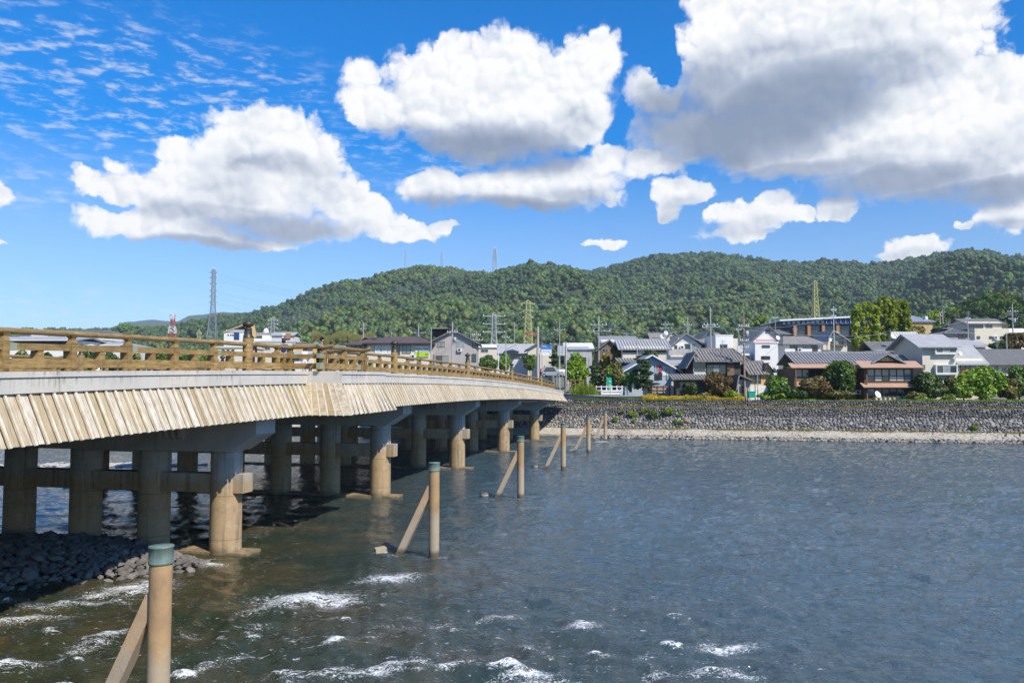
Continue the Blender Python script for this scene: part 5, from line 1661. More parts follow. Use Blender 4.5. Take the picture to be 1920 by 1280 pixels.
    h.window(1478, 668, 1490, 678, n=2, fm=M_FRAMEB)
    h = House('house', 'narrow cream house with a brown glazed balcony under its gable', 'house', 1549, 1592, 141, VG)
    h.walls(637, 7, M_CREAM, kind='gy', py_r=620.5, px0=1554, px1=1590); h.roof('gy', 638, 618.5, 7, M_KAWARA, .7, px0=1551, px1=1592, px_r=1562, t=.2, ovx=.3)
    h.box('balcony', M_BROWNWOOD, 1558, 646, 1584, 648.5, -.7, -.002); h.window(1560, 637, 1582, 646, n=3, fm=M_FRAMEB, gm=[M_GLASS, M_GLASSPALE])
    h.box('balcony_side', M_CREAM, 1543, 645, 1556, 656, -.5, -.1); h.dish(1554, 638, -.6, .35)
    h = House('house', 'low house with a plain dark grey roof in front of the bamboo', 'house', 1640, 1708, 136, VG)
    h.walls(656, 7, M_PALEGREY, px0=1644, px1=1704); h.roof('gx', 657, 638, 7, M_SLATE if False else M_KAWARADARK, .5, ovx=.2, t=.18); h.window(1680, 660, 1696, 667, n=2)
    h.dish(1678, 631, .6, .45); h.part('mast', M_GALV, lambda m: m.tube((h.X(1678), 1.2, h.Z(645)), (h.X(1678), 1.2, h.Z(615)), .03, n=5))
    h = House('house', 'ribbed pale roof squeezed between the bamboo and the beige house', 'house', 1695, 1735, 142, VG)
    h.walls(650, 7, M_CREAM); h.roof('gx', 648, 622, 7, M_PALEGREY, .4, tiles=.5)
    # --- third row ------------------------------------------------------------
    h = House('house', 'cream house with dark blue roof standing highest on the right slope', 'house', 1816, 1886, 172, VG)
    h.aerial(1840, 580, 597, 4); h.air_unit(1856, 634, -2.9)
    h.walls(605, 8, M_CREAM, kind='gx', py_r=596, px0=1818, px1=1882); h.roof('gx', 606, 594.5, 8, M_STEELDARK if False else M_KAWARADARK, .5, t=.2, ovx=.5)
    h.walls(617, 5, M_CREAM, px0=1818, px1=1882, y0=-2.5, name='front_wall'); h.window(1820, 608, 1846, 616, n=3, fm=M_FRAMEB); h.window(1852, 608, 1864, 615, n=2)
    for a in (1822, 1845, 1865): h.window(a, 632, a + 5, 636, y=-2.5, n=1, fm=M_FRAMEB)
    h = House('house', 'small pink brown house with hipped tile roof beside the highest cream house', 'house', 1776, 1820, 162, VG)
    h.aerial(1797, 600, 617, 3)
    h.walls(624, 7, M_PINKGREY); h.roof('hip', 624, 614, 7, M_KAWARA, .6, tiles=.5, t=.18); h.window(1800, 627, 1814, 634, n=2, fm=M_FRAMEB)
    h = House('house', 'low grey roofs stepping down behind the beige house wing', 'house', 1800, 1850, 150, VG)
    h.walls(650, 7, M_PALEGREY); h.roof('gx', 646, 636, 7, M_SLATE, .5, t=.18); h.window(1832, 652, 1846, 660, n=3)
    h = House('house', 'white roofed shed at the right edge beside the tall utility pole', 'house', 1880, 1935, 205, VG)
    h.walls(625, 7, M_WHITE); h.roof('gx', 622, 614, 7, M_WHITE, .4, t=.2); h.window(1890, 627, 1900, 632, n=2)
    # museum like long glazed building
    h = House('museum', 'long dark glazed hall with orange piers and a thin white roof edge', 'hall', 1460, 1690, 225, None, yaw=0.0)
    h.walls(602, 14, M_STEELDARK, px0=1466, px1=1690)
    def mroof(m):
        m.slab([(h.X(1460), -2, h.Z(600)), (h.X(1700), -2, h.Z(588.5)), (h.X(1700), 16, h.Z(588.5)), (h.X(1460), 16, h.Z(600))], .45)
    h.part('roof', M_WHITESTEEL, mroof)
    h.part('upper_wall', M_NAVY, lambda m: m.prism([(h.X(1464), h.Z(610)), (h.X(1690), h.Z(607)), (h.X(1690), h.Z(590.5)), (h.X(1464), h.Z(601.8))], -1.2, -.1))
    for k in range(17):
        a = 1467 + k * 9.0
        if k < 9: h.window(a, 604 - k * .35, a + 5.5, 608.5 - k * .3, y=-1.2, n=1, fm=M_STEELDARK, gm=M_GLASSPALE)
        else: h.part('fin', M_GALV, lambda m: m.box(h.X(a), h.X(a + .8), -1.45, -1.2, h.Z(607), h.Z(597 - (k - 9) * .3)))
    for a in (1488, 1514, 1541, 1568, 1597, 1626): h.box('pier', M_ORANGE, a, 604, a + 5.5, 630, -1.0, -.1)
    for k in range(6):
        a = 1494 + k * 27
        h.window(a, 611, a + 20, 630, y=-.05, n=4, fm=M_STEELDARK, trans=.5)
    h = House('hall', 'ochre walled hall with a broad pale blue roof right of the bamboo', 'hall', 1680, 1752, 228)
    h.walls(602, 14, M_OCHRE); h.roof('hip', 602, 583.5, 14, M_BLUEROOF, .6, ridge_in=5.5, t=.3); h.window(1700, 606, 1712, 612, n=3); h.box('vent_box', M_WHITESTEEL, 1742, 592, 1747, 598, 1, 3)
    # --- behind the bridge end -----------------------------------------------
    h = House('house', 'dark brown gabled house behind the reddish trees near the bridge end', 'house', 1122, 1164, 150, VG)
    h.walls(652, 7, M_BROWNWOOD, kind='gy', py_r=640); h.roof('gy', 654, 637, 7, M_KAWARADARK, .5, t=.2); h.window(1130, 654, 1140, 660, n=2)
    h = House('house', 'grey roofed white house furthest back behind the brown gable', 'house', 1128, 1194, 182, VG)
    h.aerial(1150, 612, 630, 4)
    h.walls(640, 8, M_PALEGREY, kind='gx', py_r=629); h.roof('gx', 641, 628, 8, M_KAWARA, .5, t=.2); h.window(1140, 643, 1152, 648, n=2)
    h = House('house', 'small cream gabled house at the foot of the hill with white dishes', 'house', 1222, 1276, 205, VG)
    h.walls(634, 8, M_CREAM, kind='gy', py_r=622, px0=1250, px1=1276); h.roof('gy', 635, 620.5, 8, M_KAWARA, .5, px0=1249, px1=1277, t=.2)
    h.roof('gx', 636, 622, 8, M_KAWARAOLD, .5, px0=1224, px1=1258, y0=.5, name='side_roof'); h.walls(640, 8, M_CREAM, px0=1226, px1=1256, y0=.5, name='side_wall')
    h.window(1258, 631, 1268, 636, n=2, fm=M_FRAMEB); h.dish(1248, 625, -.8, .6); h.dish(1241, 632, -.8, .6)
    h = House('house', 'grey beige two storey house with dark gable roof at the end of the bridge', 'house', 798, 896, 138)
    h.aerial(880, 612, 636, 4); h.air_unit(862, 656, -.4); h.air_unit(848, 684, -.4)
    h.walls(640, 9, M_PINKGREY, kind='gy', py_r=621, px0=806, px1=893); h.roof('gy', 642, 618, 9, M_BROWNROOF if False else M_KAWARADARK, .6, px0=801, px1=896, px_r=850, t=.25, ovx=.4)
    h.window(820, 641, 833, 650, n=2, fm=M_BROWNWOOD, gm=M_GLASSPALE); h.window(856, 641, 870, 650, n=2, fm=M_FRAME, gm=M_GLASSPALE)
    h.window(818, 667, 840, 680, n=2, fm=M_BROWNWOOD, gm=[M_GLASS, M_GLASSPALE]); h.window(885, 664, 892, 678, n=1, fm=M_FRAMEB); h.window(886, 640, 891, 651, n=1, fm=M_FRAMEB)
    h.box('attic', M_DARKWOOD, 809, 615.5, 836, 628, 2, 6); h.roof('flat', 616, 615, 6, M_KAWARADARK, .4, px0=807, px1=838, y0=1, name='attic_roof')
    h = House('restaurant', 'restaurant with brown hipped roof and white and green wall signs', 'restaurant', 640, 810, 136)
    h.aerial(725, 612, 630, 5); h.air_unit(775, 668, -.4)
    h.walls(643, 11, M_CREAM, px0=688, px1=806); h.roof('hip', 643, 627, 11, M_BROWNROOF, .9, px0=690, px1=804, ridge_in=3.2, t=.25, trim=M_FRAMEB)
    h.walls(645, 6, M_BEIGE, px0=645, px1=689, y0=1.4, name='wing_wall'); h.roof('hip', 644.5, 629, 9, M_BROWNROOF, .8, px0=650, px1=715, y0=1.0, ridge_in=4.8, t=.2, name='wing_roof')
    for k in range(4): h.window(655 + k * 9, 646, 662.5 + k * 9, 653.5, y=1.4, n=1, fm=M_FRAMEB, gm=M_GLASS)
    h.window(754, 648, 769, 662, n=2, fm=M_FRAMEB, gm=M_GLASSPALE); h.window(743, 648, 749, 664, n=1, fm=M_FRAMEB)
    # low buildings beyond the trees at the road
    h = House('house', 'pale low house with long grey roof behind the two parked white cars', 'house', 936, 1006, 200)
    h.walls(662, 8, M_PALEGREY); h.roof('gx', 660, 643, 8, M_SLATE, .6, t=.2); h.window(958, 665, 975, 672, n=3, fm=M_FRAMEB); h.window(978, 664, 990, 673, n=2, fm=M_STEELDARK)
    h.roof('gy', 655, 644, 3, M_WHITE, .2, px0=948, px1=972, y0=-3, name='porch_roof', px_r=968)
    h = House('house', 'dark roofed gable house beside the thick pinkish pole', 'house', 990, 1036, 190)
    h.walls(652, 8, M_BEIGE, kind='gy', py_r=642); h.roof('gy', 653, 640, 8, M_KAWARADARK, .8, t=.2); h.window(1014, 655, 1022, 660, n=2)
    h.walls(662, 2, M_YELLOW if False else M_CREAM, px0=1012, px1=1028, y0=-2.2, name='front_wall')
    h = House('house', 'pale shed with long light roof behind the white lattice board', 'house', 1062, 1110, 180)
    h.walls(652, 8, M_GIRDER); h.roof('gx', 652, 641, 8, M_PALEGREY, .5, t=.2); h.window(1070, 662, 1080, 670, n=2)
    h = House('carport', 'grey corrugated carport roof on thin posts beside the pine', 'carport', 1068, 1106, 155)
    h.roof('shed', 655, 647, 6, M_SLATE, .2, t=.12)
    h.part('post', M_GALV, lambda m: [m.box(h.X(a), h.X(a + .9), .1, .2, -.5, h.Z(655)) for a in (1069, 1088, 1104)])
    h.walls(668, 1, M_DARKWOOD, px0=1072, px1=1104, y0=5, name='back_wall')
    h = House('house', 'low white house partly hidden behind the grey lattice pylon', 'house', 896, 945, 215)
    h.walls(652, 8, M_CREAM); h.roof('gx', 650, 644, 8, M_WHITE, .4, t=.2); h.window(902, 655, 915, 660, n=2)
    # --- left of the bridge ------------------------------------------------------
    h = House('warehouse', 'long pale building with grey roof and a row of dark windows behind the railing', 'building', -30, 134, 150)
    h.walls(637, 12, M_WHITE); h.roof('gx', 636, 628, 12, M_SLATE, .7, t=.3, trim=M_WHITE)
    for k in range(9):
        h.window(28 + k * 11.5, 639.5, 36 + k * 11.5, 644.5, n=1, fm=M_FRAMEB, gm=M_GLASSPALE)
    h.box('wall_band', M_STEELDARK, 24, 638, 132, 646, -.03, -.001)
    h = House('hall', 'long low hall with thin dark roof line above the railing on the left', 'hall', 34, 192, 230)
    h.walls(624, 14, M_PALEGREY); h.roof('hip', 622.5, 616, 14, M_KAWARADARK, .6, ridge_in=2.5, t=.4); h.roof('gy', 624, 616.5, 3, M_SLATE, .2, px0=64, px1=90, y0=-3, name='porch_roof')
    h.walls(624, 3, M_PALEGREY, px0=66, px1=88, y0=-2.8, name='porch_wall'); h.window(100, 626, 180, 630, n=6)
    h = House('house', 'grey hipped roof house with white eaves seen through the railing', 'house', 176, 236, 160)
    h.walls(646, 9, M_PALEGREY); h.roof('hip', 646, 637, 9, M_SLATE, .6, ridge_in=4.6, t=.35, trim=M_WHITE); h.window(206, 648.5, 228, 655, n=2, gm=M_GLASSPALE)
    h = House('house', 'white flat roofed annex between the long building and the hipped roof', 'building', 142, 190, 175)
    h.walls(637, 8, M_WHITE); h.roof('flat', 637, 636, 8, M_WHITE, .2, t=.3); h.window(150, 641, 175, 646, n=3)
    h = House('house', 'cream shop behind the railing left of the tallest railing post', 'shop', 398, 468, 150)
    h.walls(652, 8, M_CREAM); h.roof('flat', 652, 651, 8, M_CREAM, .2, t=.3)
    for a in (415, 424, 433): h.window(a, 655, a + 5, 659, n=1)
    h.box('light_band', M_WHITE, 438, 655, 456, 660, -.08, -.001)
    h = House('house', 'white house with blue panels under an ochre sloping roof on the left', 'house', 418, 462, 300)
    h.walls(624, 10, M_WHITE); h.roof('gy', 622, 606, 10, M_OCHRE, .3, t=.4, px_r=459)
    h.box('blue_band', M_BLUEGREY, 422, 618, 458, 623, -.1, -.001); h.box('blue_panel', M_NAVY, 437, 624, 447, 637, -.1, -.001)
    for a in (425, 430, 434): h.window(a, 627, a + 2, 629.5, n=1, fm=M_FRAMEB)
    h = House('house', 'pale house with small white dome behind the bronze finial', 'house', 474, 520, 310)
    h.walls(626, 9, M_WHITE); h.roof('flat', 626, 625, 9, M_SLATE, .3, t=.5)
    h.part('dome', M_WHITESTEEL, lambda m: m.lathe((h.X(494), 2, h.Z(626)), [(1.1, 0), (1.1, 1.0), (1.0, 1.6), (.7, 2.1), (.3, 2.4), (0, 2.45)], 12)); h.window(478, 629, 490, 634, n=2)
    h = House('house', 'grey roofed house with orange tank left of the yellow building', 'house', 508, 548, 280)
    h.walls(630, 9, M_PALEGREY); h.roof('gx', 628, 621, 9, M_SLATE, .5, t=.3)
    h.box('orange_tank', M_ORANGE, 536, 625, 544, 635, -1.5, -.2); h.box('white_panel', M_WHITE, 528, 625, 534, 638, -.3, -.001)
    h = House('warehouse', 'long pale flat warehouse behind the walkers on the bridge', 'building', 476, 552, 165)
    h.walls(641, 9, M_CREAM); h.roof('flat', 641, 640, 9, M_PALEGREY, .15, t=.3); h.window(490, 650, 505, 655, n=3); h.box('pipe', M_GALV, 549, 640, 550, 655, -.2, -.05)
    h = House('house', 'bright yellow gabled building behind the walkers on the bridge', 'building', 552, 592, 155)
    h.walls(646, 8, M_YELLOW, kind='gx', py_r=640); h.roof('gx', 646.5, 639.5, 8, M_BROWNROOF, .3, t=.2); h.window(575, 655, 585, 660, n=2, fm=M_FRAMEB)
    h = House('house', 'blue grey roofed house between the yellow building and the restaurant', 'house', 594, 650, 160)
    h.walls(655, 8, M_WHITE); h.roof('gx', 655, 646, 8, M_BLUEROOF, .5, t=.25); h.window(604, 658, 622, 665, n=2); h.window(632, 658, 640, 668, n=1)
    h = House('house', 'slate roofed house seen under the top rail right of the tallest post', 'house', 536, 575, 150)
    h.walls(668, 6, M_WHITE); h.roof('gx', 668, 657, 6, M_SLATE, .5, t=.2); h.window(545, 670, 560, 676, n=2)
town()

# ------------------------------------------------------------------ flat lettering
def text_obj(name, body, size, m, parent, loc, rot=(math.pi / 2, 0, 0)):
    cu = bpy.data.curves.new(name, 'FONT'); cu.body = body; cu.size = size
    cu.align_x = 'CENTER'; cu.align_y = 'CENTER'; cu.extrude = .004
    tmp = bpy.data.objects.new('tmp', cu); COL.objects.link(tmp)
    dg = bpy.context.evaluated_depsgraph_get()
    me = bpy.data.meshes.new_from_object(tmp.evaluated_get(dg))
    bpy.data.objects.remove(tmp)
    if not len(me.vertices): return None
    me.name = name
    o = mesh_obj(name, me, m, parent, loc); o.rotation_euler = rot
    return o

def sign_board(label, px0, py0, px1, py1, Y, bands, texts, posts=(), yoff=0.0, name='sign', cat='sign', group=None):
    c = at((px0 + px1) / 2, (py0 + py1) / 2, Y); k = Y / FPX
    w, hh = (px1 - px0) * k, (py1 - py0) * k
    t = thing(name, label, cat, (c.x, Y + yoff, c.z), 0, group)
    mb = MB(); mb.box(-w/2, w/2, 0, .08, -hh/2, hh/2); mb.build('board', M_FRAMEW, t)
    for f0, f1, m in bands:
        mb = MB(); mb.box(-w/2 + .02, w/2 - .02, -.012, -.001, hh/2 - hh * f1, hh/2 - hh * f0); mb.build('panel', m, t)
    for body, fx, fy, sz, m in texts:
        text_obj('lettering', body, sz, m, t, (-w/2 + w * fx, -.02, hh/2 - hh * fy))
    for fx, bot, m in posts:
        mb = MB(); mb.tube((-w/2 + w * fx, .14, bot - c.z), (-w/2 + w * fx, .14, hh / 2 + .3), .055, n=8); mb.build('post', m, t)
    return t
M_INK = plain('black_ink', (.03, .03, .03), .7)
M_LIME = plain('lime_print', (.42, .62, .03), .6)
M_SKYPRINT = plain('cyan_print', (.12, .45, .72), .6)
def signs():
    sign_board('white wall sign with dark brush lettering on the restaurant', 703, 645.5, 732.5, 663.5, 135.85, [(0, 1, M_WHITE)],
               [('お茶と', .42, .28, .42, M_GALV), ('ら茶の会', .5, .66, .62, M_INK)])
    sign_board('wall sign with a lime green lower half at the restaurant corner', 778.5, 648.5, 804, 669, 135.85, [(0, .55, M_WHITE), (.552, 1, M_LIME)],
               [('抹茶と甘味', .5, .30, .44, M_INK), ('営業', .86, .80, .30, M_INK)])
    sign_board('blue and white road sign board beside the thick pole', 1015, 647, 1034, 666, 128, [(0, .42, M_BLUESIGN), (.422, 1, M_WHITE)],
               [('宇治', .3, .13, .34, M_WHITE), ('ご案内', .5, .30, .26, M_SKYPRINT), ('観光地図', .5, .62, .30, M_SKYPRINT), ('駅', .86, .85, .22, M_INK)], [(.08, 5.2, M_GALV)])
    t = sign_board('pale lattice backed board on two posts, seen from behind', 1045.5, 648, 1063.5, 667, 126, [], [], [(.16, 5.2, M_GALV), (.80, 5.2, M_GALV)])
    mb = MB()
    for k in range(6): mb.box(-.76, .76, -.05, -.002, -.72 + k * .28, -.68 + k * .28)
    for k in range(3): mb.box(-.5 + k * .48, -.45 + k * .48, -.09, -.052, -.76, .76)
    mb.build('stiffener', M_GALV, t)
    for i, (px, y0, y1, lab) in enumerate(((1143, 707.5, 737, 'broad green feather banner with white lettering on the terrace'), (1183, 709, 735, 'narrow green banner with white lettering beside the stone gate posts'))):
        Y = 117.5; k = Y / FPX; w = (10 if i == 0 else 7) * k; c = at(px, y1, Y); hh = (y1 - y0) * k
        t = thing('banner', lab, 'banner', (c.x, Y, c.z), R(12 * i), 'green banners by the bridge')
        mb = MB(); n = 8; vs = []
        for j in range(n + 1):
            f = j / n
            wl = w * (.5 + .5 * min(1, f * 1.6)) if i == 0 else w
            for q in (-.5, .5): vs.append((q * wl + .05 * math.sin(f * 5), .05 * math.sin(f * 7 + q * 3), hh * f))
        nn = len(vs)
        vs += [(x, y + .012, z) for x, y, z in vs]
        fs = [(2*j, 2*j+1, 2*j+3, 2*j+2) for j in range(n)] + [(nn+2*j+1, nn+2*j, nn+2*j+2, nn+2*j+3) for j in range(n)]
        fs += [(2*j, 2*j+2, nn+2*j+2, nn+2*j) for j in range(n)] + [(2*j+1, nn+2*j+1, nn+2*j+3, 2*j+3) for j in range(n)]
        mb.add(vs, fs); mb.build('cloth', M_GREENB, t)
        mb = MB(); mb.tube((-w * .5 - .04, .02, -.5), (-w * .5 - .04, .02, hh + .15), .025, n=6); mb.build('pole', M_WHITESTEEL, t)
        for j, ch in enumerate('宇治茶'): text_obj('lettering', ch, .36, M_WHITE, t, (.02, -.09, hh * (.72 - .23 * j)))
signs()
# ------------------------------------------------------------------ trees and shrubs
TRNG = np.random.default_rng(77)
def tree(name, label, px, ptop, pbot, wpx, Y, m, n=1800, leaf=.2, trunk=True, cat='tree', group=None, lumps=9, flat=.3, base=None, deep=.8, shape='round', m2=None):
    """crown measured in the photograph: top row, bottom row, width"""
    if Y < 118 and px > 1060:                                # keep the whole crown behind the top of the wall
        Y = max(Y, (114.5 + wpx * Y / FPX / 2 * deep * .85) / (CT + ST * (px - 960) / FPX))
    k = Y / FPX
    c = at(px, (ptop + pbot) / 2, Y); w = wpx * k; hh = (pbot - ptop) * k
    gz = float(ground_z(c.x, Y)) if base is None else base
    t = thing(name, label, cat, (c.x, Y, gz), 0, group)
    cz = c.z - gz; rx, rz = w / 2, hh / 2
    bl = []
    r = TRNG
    if shape == 'round':
        bl.append((0, 0, cz, rx * .72, rx * deep * .72, rz * .72))
        for i in range(lumps):
            a = r.uniform(0, 6.28); e = r.uniform(-.75, 1.0); q = math.sqrt(max(0, 1 - e * e))
            s = r.uniform(.26, .42)
            bl.append((math.cos(a) * q * rx * .66, math.sin(a) * q * rx * deep * .66, cz + e * rz * .64, rx * s * 1.1, rx * s, rz * s))
    elif shape == 'layers':                                  # clipped pine: flat pads
        for i in range(lumps):
            f = (i + .5) / lumps; e = -.9 + 1.85 * f
            wd = math.sqrt(max(.05, 1 - e * e)) * (1.0 if i % 2 else .8)
            for q in range(2 if wd > .5 else 1):
                a = r.uniform(0, 6.28)
                bl.append((math.cos(a) * rx * .45 * wd, math.sin(a) * rx * .4 * wd, cz + e * rz, rx * .62 * wd, rx * .55 * wd, rz * .13))
    elif shape == 'plume':                                   # bamboo: drooping plumes
        for i in range(lumps):
            x = r.uniform(-.75, .75); top = 1 - .5 * abs(x) * r.uniform(.3, 1.3)
            for f in np.linspace(-.9, top, 6):
                bl.append((x * rx + r.normal() * rx * .05, r.uniform(-.5, .5) * rx * deep, cz + f * rz, rx * r.uniform(.10, .19), rx * .16, rz * .17))
    elif shape == 'spread':
        for i in range(lumps):
            x = r.uniform(-.8, .8)
            bl.append((x * rx, r.uniform(-.6, .6) * rx * deep, cz + r.uniform(-.9, .75) * rz * (1 - .45 * abs(x)), rx * .3, rx * .3, rz * .34))
    V, F = leaf_cloud(r, bl, n, leaf, flat)
    o = mesh_obj('crown', np_mesh('crown', V, F), m, t)
    if m2 is not None:
        V, F = leaf_cloud(r, [bl[i] for i in r.choice(len(bl), max(1, len(bl) // 3), replace=False)], n // 4, leaf, flat)
        mesh_obj('crown', np_mesh('crown', V, F), m2, t)
    if trunk:
        mb = MB(); top = cz + rz * .3
        mb.path([(0, 0, -.4), (w * .015, 0, top * .35), (-w * .02, w * .01, top * .7), (0, 0, top)], [max(.07, w * .035), w * .03, w * .022, w * .01], 7)
        for i in range(4):
            a = i * 1.7 + .4; z0 = top * (.4 + .13 * i)
            mb.path([(0, 0, z0), (math.cos(a) * rx * .3, math.sin(a) * rx * .25, z0 + rz * .3), (math.cos(a) * rx * .6, math.sin(a) * rx * .45, z0 + rz * .5)], [w * .016, w * .011, w * .006], 5)
        mb.build('trunk', M_BARK, t)
    return t

def plants():
    BG = 'bushes along the top of the far river wall'
    tree('round_tree', 'round dark green tree in front of the riverside inn', 1571, 665, 746, 74, 110.6, L_MID, 4200, .2, lumps=13, m2=L_DARK)
    tree('bush', 'rusty brown rounded bush in front of the old dark timber house', 1344, 696, 748, 64, 110.4, L_RUST, 3000, .17, lumps=12, cat='bush', group=BG)
    tree('bush', 'sprawling rusty red bush left of the round dark green tree', 1527, 703, 748, 62, 109.8, L_RUST, 2600, .18, lumps=11, cat='bush', group=BG, m2=L_OLIVE)
    tree('bush', 'low rusty green bush at the foot of the round dark green tree', 1576, 727, 750, 60, 109.2, L_OLIVE, 1300, .16, trunk=False, lumps=8, cat='bush', group=BG)
    tree('small_tree', 'small leafy green tree beside the yellow cottage', 1459, 704, 742, 52, 110.3, L_WEED if False else L_MID, 2000, .2, lumps=11, m2=L_BRIGHT)
    tree('bush', 'pale green low shrubs under the small leafy tree', 1452, 734, 751, 62, 109.4, L_WEED, 1300, .17, trunk=False, cat='bush', group=BG)
    tree('bush', 'dark low shrubs between the small tree and the sprawling rusty bush', 1495, 728, 751, 40, 109.7, L_DARK, 1300, .17, trunk=False, cat='bush', group=BG, m2=L_MID)
    tree('bush', 'bright green shrub below the right end of the timber house', 1373, 729, 750, 32, 109.5, L_BRIGHT, 1100, .15, trunk=False, cat='bush', group=BG)
    tree('bush', 'dark green shrub at the left end of the timber house', 1293, 716, 740, 30, 110.8, L_DARK, 900, .16, trunk=False, cat='bush', group=BG)
    tree('bush', 'low hedge of dark leaves under the rusty rounded bush', 1326, 735, 750, 50, 109.6, L_OLIVE, 1200, .15, trunk=False, cat='bush', group=BG)
    tree('big_bush', 'tall dark green bush beside the brown inn wing', 1742, 692, 752, 66, 110.2, L_DARK, 3200, .2, cat='bush', lumps=12, group=BG, m2=L_MID)
    tree('big_bush', 'olive brown bush between the dark bush and the bright green bush', 1783, 706, 752, 46, 109.9, L_OLIVE, 2000, .19, cat='bush', group=BG, m2=L_DARK)
    tree('big_bush', 'large bright green bush in front of the beige house', 1838, 683, 752, 84, 110.0, L_BRIGHT, 4300, .21, cat='bush', lumps=16, group=BG, m2=L_MID)
    tree('big_bush', 'bright green bush standing lower in front, left half of the large one', 1806, 706, 752, 46, 109.2, L_BRIGHT, 1800, .2, cat='bush', group=BG)
    tree('big_bush', 'tall dark green bush at the right edge of the picture', 1910, 682, 752, 56, 111.0, L_MID, 2200, .2, cat='bush', group=BG, m2=L_DARK)
    tree('big_bush', 'yellowish brown bush before the dark one at the right edge', 1889, 704, 752, 46, 109.6, L_OLIVE, 1700, .19, cat='bush', group=BG, m2=L_YELLOW)
    tree('bush', 'small lime shrub low under the dark green bush', 1779, 738, 752, 26, 108.8, L_WEED, 600, .15, trunk=False, cat='bush', group=BG)
    tree('bush', 'low green shrub beside the left corner of the inn wing', 1714, 733, 752, 40, 109.0, L_OLIVE, 1300, .16, trunk=False, cat='bush', group=BG, m2=L_BRIGHT)
    # bamboo
    for i, (px, a, b, w, lab) in enumerate(((1622, 572, 655, 58, 'bright yellow green bamboo clump at the left of the grove'), (1655, 562, 654, 54, 'tallest bamboo clump in the middle of the grove'), (1688, 567, 652, 52, 'bamboo clump at the right of the grove by the pale hall'))):
        tree('bamboo', lab, px, a, b, w, 147 + 2 * i, (L_BAMBOO, L_BAMBOO, L_BAMBOO)[i], 7000, .24, cat='bamboo', shape='plume', lumps=15, group='bamboo grove among the houses', flat=.5)
    # clipped pines
    tree('clipped_pine', 'cloud pruned pine before the pale blue shop', 1206, 672, 736, 46, 116.2, L_PINE, 3000, .16, shape='layers', lumps=8, cat='pine')
    tree('clipped_pine', 'spreading clipped pine behind the roof of the blue shop', 1213, 655, 681, 46, 131, L_PINE, 2200, .17, shape='layers', lumps=5, cat='pine', m2=L_WEED)
    tree('clipped_pine', 'low umbrella shaped pine over the brown garden fence', 1222, 711, 728, 34, 115.0, L_PINE, 900, .14, shape='layers', lumps=3, cat='pine')
    tree('tree', 'green bushy tree behind the narrow green banner', 1186, 690, 736, 40, 117.0, L_MID, 2000, .18, lumps=10, m2=L_DARK)
    tree('tree', 'yellow green tree behind the broad green banner', 1154, 673, 735, 46, 118.5, L_OLIVE, 2600, .19, lumps=12, m2=L_BRIGHT)
    tree('tree', 'dark pruned pine left of the broad green banner', 1117, 684, 730, 36, 119.5, L_PINE, 2200, .18, shape='layers', lumps=6)
    tree('tree', 'bright green tree at the end of the bridge railing', 1084, 661, 730, 50, 122, L_BRIGHT, 2600, .2, lumps=12, m2=L_MID)
    tree('tree', 'brown and yellow leaved tree before the brown gable house', 1162, 640, 690, 36, 140, L_OLIVE, 1900, .22, lumps=10, m2=L_RUST)
    tree('tree', 'slim yellowing tree behind the crossarm pole', 1133, 660, 700, 24, 146, L_YELLOW, 900, .2, m2=L_RUST)
    tree('tree', 'round green tree left of the two white cars', 947, 660, 700, 26, 185, L_BRIGHT, 1300, .26, m2=L_MID)
    tree('tree', 'dark green bushes behind the bridge newel by the grey beige house', 915, 665, 700, 44, 178, L_MID, 1600, .28, m2=L_DARK)
    tree('tree', 'green tree between the white cars and the thick pole', 994, 660, 700, 26, 180, L_MID, 1400, .26, m2=L_OLIVE)
    tree('tree', 'dark pine behind the blue and white sign board', 1041, 662, 688, 26, 170, L_PINE, 1200, .24, shape='layers', lumps=5)
    tree('hedge', 'bright lime clipped hedge behind the red car', 1039, 686, 694, 22, 150, L_WEED, 700, .17, trunk=False, cat='hedge', base=5.4)
    tree('tree', 'green tree behind the pale hall above the beige roof', 1772, 604, 632, 44, 190, L_MID, 1700, .3, m2=L_BRIGHT)
    tree('tree', 'yellow bush at the foot of the ochre hall', 1716, 606, 640, 40, 185, L_YELLOW, 1500, .3, m2=L_OLIVE)
    tree('tree', 'light yellow green tree beside the pale blue hall roof', 1750, 580, 604, 26, 240, L_BAMBOO, 900, .36)
    tree('tree', 'rusty orange tree above the dark slate roof at the right edge', 1904, 620, 662, 44, 150, L_RUST, 1800, .25, m2=L_OLIVE)
    tree('tree', 'dark green shrubs beside the rusty tree above the dark roof', 1876, 636, 660, 40, 140, L_DARK, 1400, .22, m2=L_OLIVE)
    tree('tree', 'pale green tree behind the twin window gable house', 1428, 592, 622, 36, 260, L_WEED, 1000, .4, m2=L_MID)
    tree('tree', 'dark tree between the pale gable and the white narrow block', 1478, 672, 716, 18, 131, L_DARK, 700, .2)
    # greenery behind the railing on the left
    xs = [40, 78, 118, 160, 205, 250, 296, 345, 388, 540, 668]
    labs = ['bush with yellow green leaves behind the first railing bay', 'dark shrub behind the first railing bay', 'ivy green bush behind the second railing post', 'full green bush behind the second railing bay', 'green shrub below the grey hipped roof',
            'mixed green bush behind the third railing bay', 'dark bush left of the red and white pylon', 'bush below the tall grey pylon', 'green shrub below the cream shop', 'small bright bush right of the tallest railing post', 'low shrub below the restaurant wing']
    for i, (x, lab) in enumerate(zip(xs, labs)):
        tree('bush', lab, x, 654 + (i % 3) * 3 + (8 if x > 500 else 0), 712, 44 if x < 400 else 24, 140 + (i % 2) * 3, (L_MID, L_DARK, L_OLIVE)[i % 3], 1300, .25, cat='bush', group='shrubs behind the railing', m2=(L_BRIGHT, L_MID, L_WEED)[i % 3])
    # reed bed at the foot of the hill
    rng = TRNG; n = 9000
